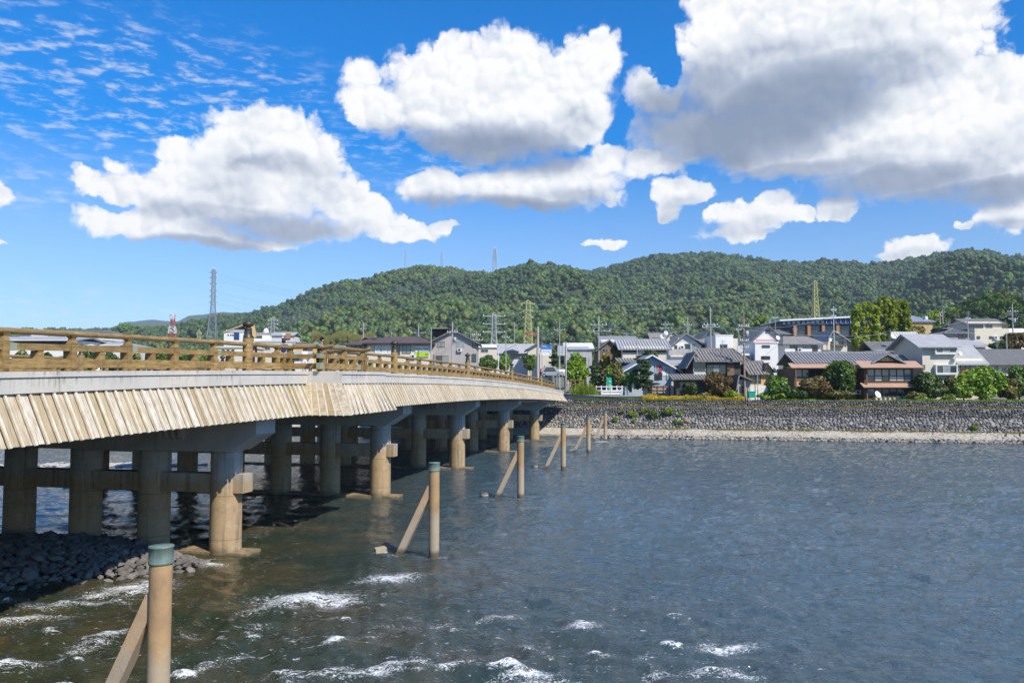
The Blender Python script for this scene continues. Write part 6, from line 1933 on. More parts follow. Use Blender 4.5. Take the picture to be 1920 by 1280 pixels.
    px = rng.uniform(585, 695, n); Y = rng.uniform(300, 345, n)
    xx = (px - 960) / FPX * Y; z = np.array([at(600, 634, y_).z for y_ in Y]) + rng.uniform(-2.6, .6, n) + 1.2 * np.sin(px * .11)
    nrm = rng.normal(size=(n, 2)); s = rng.uniform(.3, .6, n)
    c = np.stack([xx, Y, z], -1); u = np.stack([s * .5, 0 * s, 0 * s], -1); v = np.stack([rng.normal(size=n) * .3, 0 * s, s * 3], -1)
    V = np.stack([c - u, c + u, c + v + u * .3, c + v - u * .3], 1).reshape(-1, 3)
    o = mesh_obj('reeds', np_mesh('reeds', V, np.arange(4 * n).reshape(n, 4)), leaf_mat('reed_leaf', (.17, .18, .05), (.27, .26, .08), (.34, .31, .12), scale=.3)); o['kind'] = 'stuff'
    # wall plants
    spots = [(1160, 775, 10, 'tiny'), (1181, 779, 22, 'bushy'), (1204, 774, 16, 'upright'), (1225, 782, 26, 'widest'), (1252, 776, 22, 'roundest'), (1275, 779, 10, 'small'), (1146, 791, 13, 'low'), (1183, 793, 9, 'sparse'), (1265, 794, 9, 'short'), (1276, 795, 10, 'faded'), (1808, 799, 15, 'lone')]
    tx = {'tiny': 'tiny green weed at the upper left of the wall plants', 'bushy': 'bushy lime green plant growing from the stone wall', 'upright': 'upright wall plant between two larger ones', 'widest': 'widest dark green plant growing from the stone wall',
          'roundest': 'round lime plant growing from the wall below the grass strip', 'small': 'small wall plant right of the round lime plant', 'low': 'lone lime plant low on the wall beside the last pile', 'sparse': 'sparse plant low on the wall below the bushy one',
          'short': 'short weed beside the orange stained stone', 'faded': 'faded yellow green weed under the small wall plant', 'lone': 'lone green plant on the wall below the large bright bush'}
    for px, py, w, key in spots:
        hh = w * .9; Y = 105.6 if py < 785 else 104.0
        c = at(px, py, Y); s, l = to_sl(c.x, c.y)
        s = float(np.interp(c.z, [1.15, 2.75, 3.95, 4.8], [110.0, 111.8, 112.7, 114.0])) - .25
        p = B(s, l, c.z)
        t = thing('wall_plant', tx[key], 'plant', p, 0, 'plants growing from the stone wall')
        r_ = w * Y / FPX / 2
        bl = [(TRNG.uniform(-.5, .5) * r_, TRNG.uniform(-.4, .1) * r_, TRNG.uniform(-.2, .6) * r_, r_ * .5, r_ * .4, r_ * .45) for k in range(6)]
        V, F = leaf_cloud(TRNG, bl, int(120 + w * 22), .11, .2)
        mesh_obj('foliage', np_mesh('foliage', V, F), L_WEED if key != 'widest' else L_MID, t)
        mb = MB(); mb.path([(0, .3, -r_ * .6), (0, 0, 0), (r_ * .2, -.05, r_ * .5)], [.03, .025, .012], 5); mb.build('stem', M_BARK, t)
    # weeds and grass along the wall ledges and the top
    def grass(name, pts, hmin, hmax, m, wid=.05):
        rng = TRNG; n = len(pts); pts = np.asarray(pts)
        a = rng.uniform(0, 6.28, n); hgt = rng.uniform(hmin, hmax, n) * (.25 + 1.25 * vnoise2(pts[:, 0] * .55, pts[:, 1] * .55, 3, 3, .6) ** 1.5)
        u = np.stack([np.cos(a) * wid, np.sin(a) * wid, 0 * a], -1)
        lean = np.stack([rng.normal(size=n) * .25 * hgt, rng.normal(size=n) * .25 * hgt, hgt], -1)
        V = np.stack([pts - u, pts + u, pts + lean + u * .2, pts + lean - u * .2], 1).reshape(-1, 3)
        o = mesh_obj(name, np_mesh(name, V, np.arange(4 * n).reshape(n, 4)), m); o['kind'] = 'stuff'
    rr = random.Random(8)
    pts = []
    for i in range(16000):                                  # golden strip above the wall
        l = rr.uniform(-7.5, 6.3); s = rr.uniform(114.25, 116.6)
        q = B(s, l, 0); pts.append((q.x, q.y, float(ground_z(q.x, q.y)) - .02))
    grass('dry_grass', pts, .25, .85, L_GRASS, .07)
    pts = []
    for i in range(9000):
        l = rr.uniform(-62, -12); s = rr.uniform(114.2, 116.0)
        q = B(s, l, 0); pts.append((q.x, q.y, 4.86))
    grass('grass', pts, .15, .5, L_WEED)
    pts = []
    for i in range(5200):                                   # ledge weeds
        if rr.random() < .55: l = rr.choice((-18, -24, -30, -37, -47, 6, 12, -58, -9)) + rr.gauss(0, 2.2)
        else: l = rr.uniform(-62, 16)
        q = B(rr.uniform(112.85, 113.6), l, 3.96); pts.append((q.x, q.y, q.z))
    for i in range(3600):
        l = rr.choice((-5, 2, -14, -22, -26, 8, -40, -33, -50, -9)) + rr.gauss(0, 1.6); q = B(rr.uniform(109.5, 110.5), l, 1.05); pts.append((q.x, q.y, q.z))
    grass('weeds', pts, .1, .42, L_YELLOW, .04)
    pts = []
    for i in range(5000):                                   # tall grass tuft at the end of the bridge
        q = at(1097 + rr.gauss(0, 9), 738, 0.0 + 116.2 + rr.uniform(-.8, .8)); pts.append((q.x, q.y, 5.3))
    grass('tall_grass', pts, .5, 1.9, L_WEED, .05)
    pts = []
    for i in range(4200):
        q = B(rr.uniform(113.9, 114.5), rr.uniform(-1, 16), 4.88); pts.append((q.x, q.y, q.z))
    grass('wall_weeds', pts, .08, .32, L_WEED, .04)
plants()

# wooded slope behind the houses on the right
def slope_trees():
    rng = np.random.default_rng(31)
    kinds = []
    for m in (L_DARK, L_MID, L_OLIVE, L_DARK, L_MID):
        bl = [(0, 0, .5, .55, .55, .42)]
        for k in range(11):
            a = rng.uniform(0, 6.28); r = rng.uniform(.35, .66); s = rng.uniform(.2, .34)
            bl.append((math.cos(a) * r, math.sin(a) * r, rng.uniform(.25, .95), s, s, s * .8))
        V, F = leaf_cloud(rng, bl, 1300, .085, .25)
        me = np_mesh('crown', V, F); me.materials.append(m)
        mb = MB(); mb.path([(0, 0, -.7), (.02, 0, -.1), (0, .02, .4)], [.07, .055, .03], 6)
        mt = mb.mesh('trunk'); mt.materials.append(M_BARK)
        kinds.append((me, mt))
    n = 0
    for i in range(400):
        px = rng.uniform(1660, 2010); Y = rng.uniform(250, 452)
        x = (px - 960) / FPX * Y; z = float(hill_z(np.array(px), np.array(Y)))
        if z < float(ground_z(x, Y)) + .6: continue
        if z < float(hill_z(np.array(px), np.array(Y - 8.0))) - 4: continue
        if n >= 120: break
        n += 1
        ki = int(rng.integers(len(kinds)))
        t = thing('hillside_tree', ('dark green tree in the wooded slope right behind the houses', 'fresh green tree in the wooded slope right behind the houses', 'olive tinted tree in the wooded slope right behind the houses')[(0, 1, 2, 0, 1)[ki]], 'tree', (x, Y, z - .3), rng.uniform(0, 6.28), 'trees of the wooded slope behind the houses')
        r = rng.uniform(2.8, 5.0)
        me, mt = kinds[ki]
        for nm, q in (('crown', me), ('trunk', mt)):
            o = bpy.data.objects.new(nm, q); link(o, t); o.scale = (r, r, r * rng.uniform(.95, 1.25)); o.location = (0, 0, r * .72)
slope_trees()
# ------------------------------------------------------------------ poles, pylons and wires
def utility_pole(label, px, ptop, pbot, Y, r=.13, arms=((.06, .8), (.14, .7)), m=None, extra=None, name='utility_pole', base=None):
    c = at(px, pbot, Y); top = at(px, ptop, Y).z
    gz = float(ground_z(c.x, Y)) - .3 if base is None else base
    t = thing(name, label, 'pole', (c.x, Y, gz), 0, 'utility poles and masts in the town')
    H = top - gz
    mb = MB(); mb.tube((0, 0, 0), (0, 0, H), r * 1.25, r * .8, 10); mb.build('shaft', m or M_POLE, t)
    for f, w in arms:
        z = H - f * (pbot - ptop) * Y / FPX
        mb = MB(); mb.box(-w, w, -r - .1, -r - .01, z - .05, z + .05); mb.bar((-w * .6, -r - .05, z - .04), (0, -r - .02, z - .5), .05, .05); mb.build('crossarm', M_GALV, t)
        for q in (-.9, -.45, .45, .9):
            mb = MB(); mb.lathe((q * w, -r - .055, z + .05), [(.05, 0), (.07, .08), (.05, .1), (.07, .16), (.03, .22), (0, .23)], 8); mb.build('insulator', M_WHITESTEEL, t)
    if extra == 'transformer':
        mb = MB(); mb.lathe((.4, -.1, H * .72), [(.0, 0), (.28, 0), (.28, .8), (.2, .9), (0, .9)], 12); mb.box(.0, .4, -.14, -.06, H * .72 + .2, H * .72 + .3); mb.build('transformer', M_GALV, t)
    if extra == 'steps':
        for k in range(8):
            mb = MB(); mb.bar((-.3, 0, 2.5 + k * .7), (.3, 0, 2.5 + k * .7), .03, .03); mb.build('step_bolt', M_GALV, t)
    t['_top'] = H
    return t
POLES = {}
def poles():
    P = POLES
    P['a'] = utility_pole('tall slim pole with two crossarms above the reddish trees by the bridge end', 1123, 592, 700, 150, .15, ((.16, 1.6), (.27, 2.2)))
    t = utility_pole('thick pinkish pole with a long reddish arm pointing left', 1008.5, 612, 706, 126, .22, (), M_PINKGREY)
    H = t['_top']; mb = MB(); z = H - 1.0; mb.box(-2.1, 0, -.3, -.22, z - .05, z + .05); mb.box(-1.9, 0, -.3, -.22, z - .42, z - .34)
    for k in range(5): mb.box(-2.0 + k * .45, -1.95 + k * .45, -.29, -.23, z - .4, z + .02)
    mb.build('lattice_arm', M_REDSTEEL, t)
    P['b'] = utility_pole('pole in front of the grey beige house, with a dark bracket', 848, 604, 700, 134, .13, ((.20, .9),), None, 'transformer')
    t = utility_pole('slim pole with a roof level arm left of the grey beige house', 808, 613, 700, 133, .09, (), M_GALV)
    mb = MB(); mb.box(0, 2.7, -.03, .03, t['_top'] - .16, t['_top'] - .1); mb.build('arm', M_PINKGREY, t)
    P['c'] = utility_pole('pole with two crossarms above the white gabled house', 1290, 594, 660, 190, .16, ((.24, 1.0), (.55, 1.6)))
    P['d'] = utility_pole('tall pole rising behind the ridge of the old timber house', 1333, 577, 672, 131, .13, ((.34, 1.2), (.38, 1.5)))
    P['e'] = utility_pole('tallest front pole beside the old timber house, brown below', 1396.5, 585, 744, 112.2, .13, ((.17, .7), (.34, .6), (.42, .6)), M_POLEBROWN, 'transformer')
    P['f'] = utility_pole('white antenna mast on the roof line before the dark glazed hall', 1564, 574, 640, 139.5, .06, ((.12, .5), (.3, .4)), M_WHITESTEEL)
    P['g'] = utility_pole('distant pole right of the ochre hall', 1768, 579, 612, 236, .16, ((.2, 1.0),))
    P['g2'] = utility_pole('slightly shorter distant pole left of its twin by the ochre hall', 1763, 586, 614, 237, .16, ((.25, .8),))
    P['h'] = utility_pole('grey pole beside the highest cream house', 1815.5, 593, 640, 158, .10, ((.1, .5),))
    P['i'] = utility_pole('tall pole with transformers at the right edge of the town', 1900, 570, 640, 188, .15, ((.2, 1.3), (.4, 1.1)), None, 'transformer')
    P['j'] = utility_pole('plain pale post standing over the dark slate roof', 1888, 624, 662, 131, .10, ())
    P['k'] = utility_pole('pole with crossarm right of the restaurant roof', 784.5, 610, 660, 190, .15, ((.28, 1.9),))
    P['l'] = utility_pole('pole rising behind the restaurant ridge', 681, 604, 640, 230, .17, ((.35, 1.0),))
    P['m'] = utility_pole('thin pole behind the white lattice board', 1049.5, 604, 690, 172, .11, ((.17, 1.2), (.48, 2.2)))
    P['n'] = utility_pole('white lamp mast beside the small bright tree left of the cars', 934.5, 645, 695, 132, .07, ((.05, .4),), M_WHITESTEEL)
    P['o'] = utility_pole('thin grey pole between the pylon and the yellow pylon', 964.5, 604, 690, 220, .10, ())
    P['p'] = utility_pole('greenish pole right of the grey lattice pylon', 948.5, 620, 690, 180, .10, ((.18, .8),))
    P['q'] = utility_pole('thin steel pole before the long corrugated roof', 1195, 632, 690, 131.5, .10, ())
    P['r'] = utility_pole('short aerial mast on the cream house with white dishes', 1248.5, 600, 634, 204, .06, ((.25, 1.2), (.45, 1.6)), M_GALV)
    P['s'] = utility_pole('thin mast over the white flat topped block', 1385.5, 607, 645, 150, .05, ((.3, .5),), M_GALV)
    P['t'] = utility_pole('thin mast left of the dark glazed hall', 1454, 589, 625, 170, .06, ((.2, .5),), M_GALV)
    P['u'] = utility_pole('pole with arms at the corner of the grey beige house', 893, 622, 700, 142, .12, ((.08, .8), (.2, 1.2)))
    P['v'] = utility_pole('white mast at the end of the bridge railing', 1061.5, 640, 722, 121, .10, (), M_PINKGREY)
    P['w'] = utility_pole('slender garden lamp post before the yellow cottage', 1416, 698, 745, 111.6, .05, (), M_STEELDARK)
    P['x'] = utility_pole('pale slender post beside the green bin', 1421, 698, 740, 112.4, .05, (), M_GALV)
poles()

def pylon(label, px, ptop, pbot, Y, hw_base, hw_top, arms, m, m_alt=None, tip=None, bays=9, r=None, waist=None):
    """lattice tower: half widths in pixels, arms as (row, half length in pixels)"""
    k = Y / FPX; c = at(px, pbot, Y); top = at(px, ptop, Y); H = top.z - c.z
    t = thing('pylon', label, 'pylon', (c.x, Y, c.z), R(9), 'electricity pylons below the hills')
    r = r or .16 * Y / 640
    zs = [H * (1 - (1 - i / bays) ** 1.15) for i in range(bays + 1)]
    def hw(z):
        f = z / H
        if waist:
            return np.interp(f, [0, waist, 1], [hw_base, hw_top * 1.25, hw_top]) * k
        return (hw_base + (hw_top - hw_base) * f) * k
    parts = [(MB(), m)] if not m_alt else [(MB(), (m, m_alt)[q % 2]) for q in range((bays + 1) // 2)]
    for i in range(bays):
        mb = parts[(i // 2) % len(parts)][0]
        z0, z1 = zs[i], zs[i + 1]; a, b = hw(z0), hw(z1)
        cs0 = [(-a, -a, z0), (a, -a, z0), (a, a, z0), (-a, a, z0)]; cs1 = [(-b, -b, z1), (b, -b, z1), (b, b, z1), (-b, b, z1)]
        for j in range(4):
            mb.tube(cs0[j], cs1[j], r, n=4, caps=False, smooth=False)
            mb.tube(cs0[j], cs1[(j + 1) % 4], r * .55, n=3, caps=False, smooth=False)
            mb.tube(cs0[(j + 1) % 4], cs1[j], r * .55, n=3, caps=False, smooth=False)
            mb.tube(cs1[j], cs1[(j + 1) % 4], r * .55, n=3, caps=False, smooth=False)
    for mb, mm in parts: mb.build('lattice', mm, t)
    for row, half in arms:
        z = (at(px, row, Y)).z - c.z; L = half * k; b = hw(min(z, H))
        mb = MB()
        for sg in (-1, 1):
            mb.tube((sg * b, -b, z), (sg * L, 0, z + .25 * k), r * .8, n=4, caps=False, smooth=False); mb.tube((sg * b, b, z), (sg * L, 0, z + .25 * k), r * .8, n=4, caps=False, smooth=False)
            mb.tube((sg * b, 0, z + 2.2 * k), (sg * L, 0, z + .25 * k), r * .7, n=4, caps=False, smooth=False)
        mb.build('cross_arm', m, t)
        for sg in (-1, 1):
            mb = MB(); mb.tube((sg * L, 0, z + .2 * k), (sg * L, 0, z + 2.6 * k if half > 15 else z - 2.2 * k), r * 1.3, n=5); mb.build('insulator', M_WHITESTEEL, t)
    mb = MB(); b = hw(H); pk = 3.0 * k
    for sx, sy in ((-1, -1), (1, -1), (1, 1), (-1, 1)): mb.tube((sx * b, sy * b, H), (0, 0, H + pk), r * .8, n=4, caps=False, smooth=False)
    mb.build('peak', tip or m, t)
    return t, c
M_PYLONGREY = plain('grey_lattice_steel', (.27, .30, .34), .5)
def pylons():
    pylon('tall dark grey lattice pylon standing alone on the left', 398, 505, 642, 640, 8.5, 2.6, [(511, 8), (521, 7), (532, 8), (545, 7), (556, 7), (567, 7)], M_PYLONGREY, tip=M_WHITESTEEL, bays=12, r=.26, waist=.55)
    pylon('red and white banded pylon left of the tall grey one', 323, 594, 640, 800, 8, 2.2, [(592, 6), (597, 5)], M_REDSTEEL, M_WHITESTEEL, tip=M_WHITESTEEL, bays=7, r=.36)
    pylon('short yellow pylon just left of the tall grey one', 373, 620, 640, 900, 3.4, 1.4, [(624, 4)], M_YELLOWSTEEL, bays=5, r=.3)
    pylon('grey pylon with three arms and a yellow tip behind the bronze finial', 511, 597, 650, 700, 5, 1.8, [(600, 8), (607, 9), (614, 8)], M_GALV, tip=M_YELLOWSTEEL, bays=8, r=.26)
    pylon('small white pylon at the foot of the hill', 623, 600, 624, 850, 2.6, .8, [], M_WHITESTEEL, bays=5, r=.22)
    pylon('pale grey pylon with three wide arms behind the bridge end', 926, 588, 672, 330, 9.5, 3.2, [(593, 20), (608, 20), (623, 20)], M_GALV, tip=M_YELLOWSTEEL, bays=10, r=.17, waist=.5)
    pylon('yellow lattice pylon right of the wide armed grey one', 990, 565, 648, 480, 8, 3.0, [(569, 12), (582, 9), (594, 9)], M_YELLOWSTEEL, bays=10, r=.26)
    pylon('plain yellow lattice pylon rising behind the dark glazed hall', 1529, 529, 602, 640, 5.5, 2.4, [], M_YELLOWSTEEL, bays=10, r=.34)
    pylon('grey pylon with six short arms on the crest of the wooded hill', 928, 466, 510, 1262, 4.2, 1.5, [(467, 4), (472, 4), (477, 4), (482, 4), (488, 4), (493, 4)], M_GALV, bays=8, r=.34)
    pylon('faint slender pylon on the crest left of the six armed one', 828, 473, 507, 1264, 3.0, 1.0, [(478, 3), (484, 3)], M_GALV, bays=6, r=.22)
    pylon('faintest pylon furthest left on the wooded crest', 760, 469, 500, 1266, 2.6, .9, [(474, 3)], M_GALV, bays=6, r=.2)
pylons()

def wires(label, pairs, r, sag=.02, group='overhead wires'):
    """each wire a tube along a parabola; pairs of world points"""
    a0 = Vector(pairs[0][0])
    t = thing('overhead_line', label, 'wires', a0, 0, group)
    for a, b in pairs:
        a, b = Vector(a), Vector(b); L = (b - a).length
        pts = []
        for i in range(13):
            f = i / 12; p = a.lerp(b, f); p.z -= 4 * f * (1 - f) * L * sag; pts.append(p - a0)
        mb = MB(); mb.path(pts, r, 4, False); mb.build('wire', M_WIRE, t)
def lines():
    A = lambda px, py, Y: at(px, py, Y)
    pr = []
    for ya, yb in ((511, 591), (521, 593), (545, 606), (556, 608), (567, 621)):
        for sg in (-1, 1): pr.append((A(398 + 7 * sg, ya, 640), A(926 + 18 * sg, yb, 330)))
    wires('long transmission wires from the tall grey pylon to the wide armed pylon', pr, .05, .012)
    pr = [(A(928 + sg * 4, 467 + 6 * k, 1262), A(511 + sg * 8, 600 + 5 * k, 700)) for k in range(3) for sg in (-1, 1)]
    wires('wires running down the wooded hill from the six armed pylon', pr, .075, .02)
    pr = [(A(926 + 18 * sg, y, 330), A(990 + 9 * sg, y2, 480)) for y, y2 in ((592, 570), (607, 583), (622, 595)) for sg in (-1, 1)]
    wires('short span of wires between the grey and the yellow pylon', pr, .05, .01)
    pr = [(A(990 + 9 * sg, y, 480), A(1529 + 2 * sg, y2, 640)) for y, y2 in ((570, 532), (583, 540)) for sg in (-1, 1)]
    wires('wires crossing the hillside from the yellow pylon to the plain yellow pylon', pr, .05, .02)
    def span(label, spans):
        pr = []
        for (x0, y0, Y0), (x1, y1, Y1), n in spans:
            for k in range(n): pr.append((A(x0, y0 + 5 * k, Y0), A(x1, y1 + 5 * k, Y1)))
        wires(label, pr, .022, .025)
    span('service wires between the poles over the roofs in the middle of the town', [((1123, 612, 150), (1290, 612, 190), 2), ((1290, 612, 190), (1333, 606, 131), 2), ((1333, 604, 131), (1396, 612, 112.2), 2), ((1333, 606, 131), (1123, 610, 150), 1)])
    span('service wires running right over the inn roof', [((1396, 612, 112.2), (1564, 590, 139.5), 1), ((1396, 618, 112.2), (1815, 600, 158), 1), ((1396, 640, 112.2), (1678, 618, 137), 1)])
    span('service wires beside the highest cream house', [((1768, 584, 236), (1900, 578, 188), 2), ((1815, 598, 158), (1900, 586, 188), 1), ((1900, 580, 188), (1990, 575, 230), 3)])
    span('service wires around the restaurant and the grey beige house', [((784, 620, 190), (848, 610, 134), 2), ((848, 612, 134), (893, 628, 142), 2), ((893, 628, 142), (1008, 622, 126), 2), ((681, 612, 230), (784, 618, 190), 2), ((1008, 620, 126), (1049, 612, 172), 2), ((1049, 612, 172), (1123, 610, 150), 2)])
lines()

# ------------------------------------------------------------------ fences and small things at the top of the wall
def bank_things():
    FG = 'garden fences and posts above the wall'
    def fence(label, px0, px1, ptop, pbot, Y, n, rails, m, w=.1, panel=None, name='fence'):
        k = Y / FPX; c = at((px0 + px1) / 2, pbot, Y); hh = (pbot - ptop) * k; L = (px1 - px0) * k
        t = thing(name, label, 'fence', (c.x, Y, c.z - .05), 0, FG)
        for i in range(n):
            x = -L / 2 + L * i / (n - 1)
            mb = MB(); mb.box(x - w / 2, x + w / 2, -w / 2, w / 2, -.3, hh + .05); mb.build('post', m, t)
        for f in rails:
            mb = MB(); mb.box(-L / 2, L / 2, -w * .5 - .05, -w * .5 - .002, hh * f - .05, hh * f + .05); mb.build('rail', m, t)
        if panel:
            mb = MB(); mb.box(-L / 2, L / 2, .06, .1, .05, hh * .92); mb.build('panel', panel, t)
        return t
    fence('white guard rail with two bars on the terrace by the broad banner', 1118, 1176, 723, 738, 117.0, 7, (.45, .92), M_WHITE, .16, name='guard_rail')
    fence('low white panel fence directly below the broad banner', 1128, 1164, 730, 740, 116.4, 3, (.25, .8), M_WHITE, .1, M_WHITE, name='panel_fence')
    fence('pinkish garden fence panels with brown posts left of the golden grass', 1210, 1256, 722, 743, 116.6, 5, (.3, .62, .95), M_BROWNWOOD, .11, M_PINKGREY)
    fence('yellowish bamboo picket fence in front of the old timber house', 1264, 1312, 731, 745, 115.6, 22, (.35, .85), M_OCHRE, .07, name='picket_fence')
    fence('pale end railing beyond the last newel of the bridge', 1063, 1094, 711, 727, 119.5, 5, (.45, .95), M_RAIL, .14, name='end_railing')
    for i, (px, a, b, w, lab) in enumerate(((1187, 719, 738, 4.5, 'slim pale stone post beside the narrow green banner'), (1210, 720, 742, 8, 'broad pinkish stone gate post at the garden fence'), (1261, 716, 742, 5, 'tan gate post at the right end of the garden fence'), (1102, 708, 730, 4, 'pale stone post behind the tall grass tuft'))):
        Y = 116.0; k = Y / FPX; c = at(px, b, Y); w_ = w * k / 2; hh = (b - a) * k
        t = thing('gate_post', lab, 'post', (c.x, Y, c.z - .1), 0, FG)
        mb = MB(); mb.box(-w_, w_, -w_, w_, -.3, hh); mb.build('shaft', (M_PAVING, M_PINKGREY, M_BEIGE, M_PAVING)[i], t)
        mb = MB(); mb.hexa([(-w_ * 1.15, -w_ * 1.15, hh), (w_ * 1.15, -w_ * 1.15, hh), (w_ * 1.15, w_ * 1.15, hh), (-w_ * 1.15, w_ * 1.15, hh), (-w_ * .6, -w_ * .6, hh + .14), (w_ * .6, -w_ * .6, hh + .14), (w_ * .6, w_ * .6, hh + .14), (-w_ * .6, w_ * .6, hh + .14)]); mb.build('cap', M_PAVING, t)
    # green bin
    c = at(1409, 744, 111.2); t = thing('waste_bin', 'green waste bin below the yellow cottage', 'bin', (c.x, 111.2, c.z - .1))
    mb = MB(); mb.hexa([(-.42, -.3, 0), (.42, -.3, 0), (.42, .3, 0), (-.42, .3, 0), (-.5, -.36, .8), (.5, -.36, .8), (.5, .36, .8), (-.5, .36, .8)]); mb.build('body', M_GREENB, t)
    mb = MB(); mb.box(-.54, .54, -.4, .4, .802, .88); mb.build('lid', M_GREENB, t)
    # orange stained boulder in the wall
    c = at(1289, 792, 104.3); rr = random.Random(2); q = B(110.9, to_sl(c.x, c.y)[1], c.z); t = thing('boulder', 'orange stained boulder set in the lower stone wall', 'boulder', q)
    mb = MB(); mb.rock((0, 0, 0), .42, rr, (1, .8, .9)); mb.build('stone', M_OCHRE if False else mat('orange_stone', (.42, .24, .12), (.30, .18, .10), .9, 2), t)
    # birds
    M_BIRD = plain('dark_plumage', (.02, .02, .022), .6)
    for i, (px, py, lab) in enumerate(((1878, 824, 'dark bird standing on the pale bank, left of the pair'), (1902, 822, 'dark bird standing on the pale bank, right of the pair'), (196, 866, 'cormorant perched on the gravel bar behind the bridge columns'))):
        if i < 2:
            p = B(108.5, 0, .72); c = at(px, py + 5, 99.0); s, l = to_sl(c.x, c.y); p = B(108.2, l, .60)
        else:
            p = on_water(px, py + 6); p.z = .12
        t = thing('bird', lab, 'bird', p, R(30 + 40 * i), 'birds on the shore')
        mb = MB(); mb.path([(-.30, 0, .20), (-.18, 0, .26), (0, 0, .36), (.12, 0, .46), (.17, 0, .56), (.20, 0, .62), (.27, 0, .63), (.36, 0, .61)], [.02, .07, .115, .09, .045, .05, .035, .008], 8)
        mb.build('body', M_BIRD, t)
        for sg in (-.05, .05):
            mb = MB(); mb.path([(0, sg, .28), (.02, sg, .12), (0, sg, 0), (.08, sg, .005)], [.02, .012, .01, .008], 5); mb.build('leg', M_BIRD, t)
bank_things()

# ------------------------------------------------------------------ cars
def car(label, px, pbot, Y, yaw, paint, group='cars at the end of the bridge', van=False, z=None):
    c = at(px, pbot, Y)
    t = thing('parked_car', label, 'car', (c.x, Y, c.z if z is None else z), yaw, group)
    W, Lh = .82, 1.9
    hh = 1.78 if van else 1.45
    prof = [(-1.9, .30), (-1.95, .62), (-1.85, .85), (-1.05, .98), (-.45, hh - .06), (-.1, hh), (1.0, hh), (1.55, 1.0 if not van else hh - .1), (1.88, .92), (1.92, .45), (1.8, .28)]
    mb = MB(); n = len(prof); vs = []
    for sx, ins in ((-W, 0), (W, 0)):
        for y, z_ in prof:
            tum = .12 * max(0, (z_ - .9)) / .5
            vs.append((sx - math.copysign(tum, sx), y, z_))
    mb.add(vs, [tuple(range(n - 1, -1, -1)), tuple(range(n, 2 * n))] + [(k, (k + 1) % n, n + (k + 1) % n, n + k) for k in range(n)])
    mb.build('body', paint, t)
    mb = MB(); mb.hexa([(-.70, -1.03, 1.0), (.70, -1.03, 1.0), (.70, -1.0, 1.02), (-.70, -1.0, 1.02), (-.62, -.53, hh - .14), (.62, -.53, hh - .14), (.62, -.49, hh - .12), (-.62, -.49, hh - .12)])
    mb.build('windscreen', M_GLASS, t)
    for sg in (-1, 1):
        mb = MB(); mb.hexa([(sg * .80 - .02, -.8, .98), (sg * .80 + .02, -.8, .98), (sg * .80 + .02, 1.35, .98), (sg * .80 - .02, 1.35, .98), (sg * .70 - .02, -.35, hh - .14), (sg * .70 + .02, -.35, hh - .14), (sg * .70 + .02, .95, hh - .14), (sg * .70 - .02, .95, hh - .14)]); mb.build('side_window', M_GLASS, t)
        mb = MB(); mb.box(sg * .62 - .16, sg * .62 + .16, -1.96, -1.90, .66, .82); mb.build('headlight', M_LAMP, t)
        for y in (-1.2, 1.25):
            mb = MB(); mb.tube((sg * .84, y, .31), (sg * .66, y, .31), .31, n=14); w_ = mb.build('wheel', M_RUBBER, t)
            mb = MB(); mb.tube((sg * .85, y, .31), (sg * .80, y, .31), .18, n=10); mb.build('rim', M_GALV, w_)
    mb = MB(); mb.box(-.3, .3, -1.99, -1.955, .42, .55); mb.build('number_plate', M_WHITE, t)
    mb = MB(); mb.box(-.55, .55, -1.965, -1.93, .60, .66); mb.build('grille', M_RUBBER, t)
car('white parked car, left one of the pair behind the railing', 968.5, 692, 205, 0, M_CARWHITE)
car('white parked van, right one of the pair behind the railing', 982.5, 693, 204, 0, M_CARWHITE, van=True)
car('red car at the end of the bridge beside the thick pole', 1021, 706, 140, R(-8), M_CARRED)
car('silver car facing the bridge right of the red car', 1036, 707, 134, R(75), M_CARGREY, van=True)
car('white car at the junction behind the last railing posts', 1052, 708, 137, R(10), M_CARWHITE)
car('pale blue grey car behind the red car', 1028, 698, 168, R(5), M_CARGREY)

# ------------------------------------------------------------------ people on the bridge
def skin_body(name, joints, edges, m, parent, sub=2):
    me = bpy.data.meshes.new(name)
    me.from_pydata([j[0] for j in joints], edges, [])
    o = bpy.data.objects.new(name, me); COL.objects.link(o)
    o.modifiers.new('skin', 'SKIN'); sd = o.modifiers.new('sub', 'SUBSURF'); sd.levels = sub; sd.render_levels = sub
    lay = me.skin_vertices[0].data if me.skin_vertices else None
    if lay is None:
        bpy.context.view_layer.objects.active = o
        lay = me.skin_vertices[0].data
    for v, j in zip(lay, joints):
        v.radius = (j[1], j[2] if len(j) > 2 else j[1])
    lay[0].use_root = True
    dg = bpy.context.evaluated_depsgraph_get()
    me2 = bpy.data.meshes.new_from_object(o.evaluated_get(dg)); me2.name = name
    bpy.data.objects.remove(o)
    for p in me2.polygons: p.use_smooth = True
    me2.materials.clear()
    return mesh_obj(name, me2, m, parent)

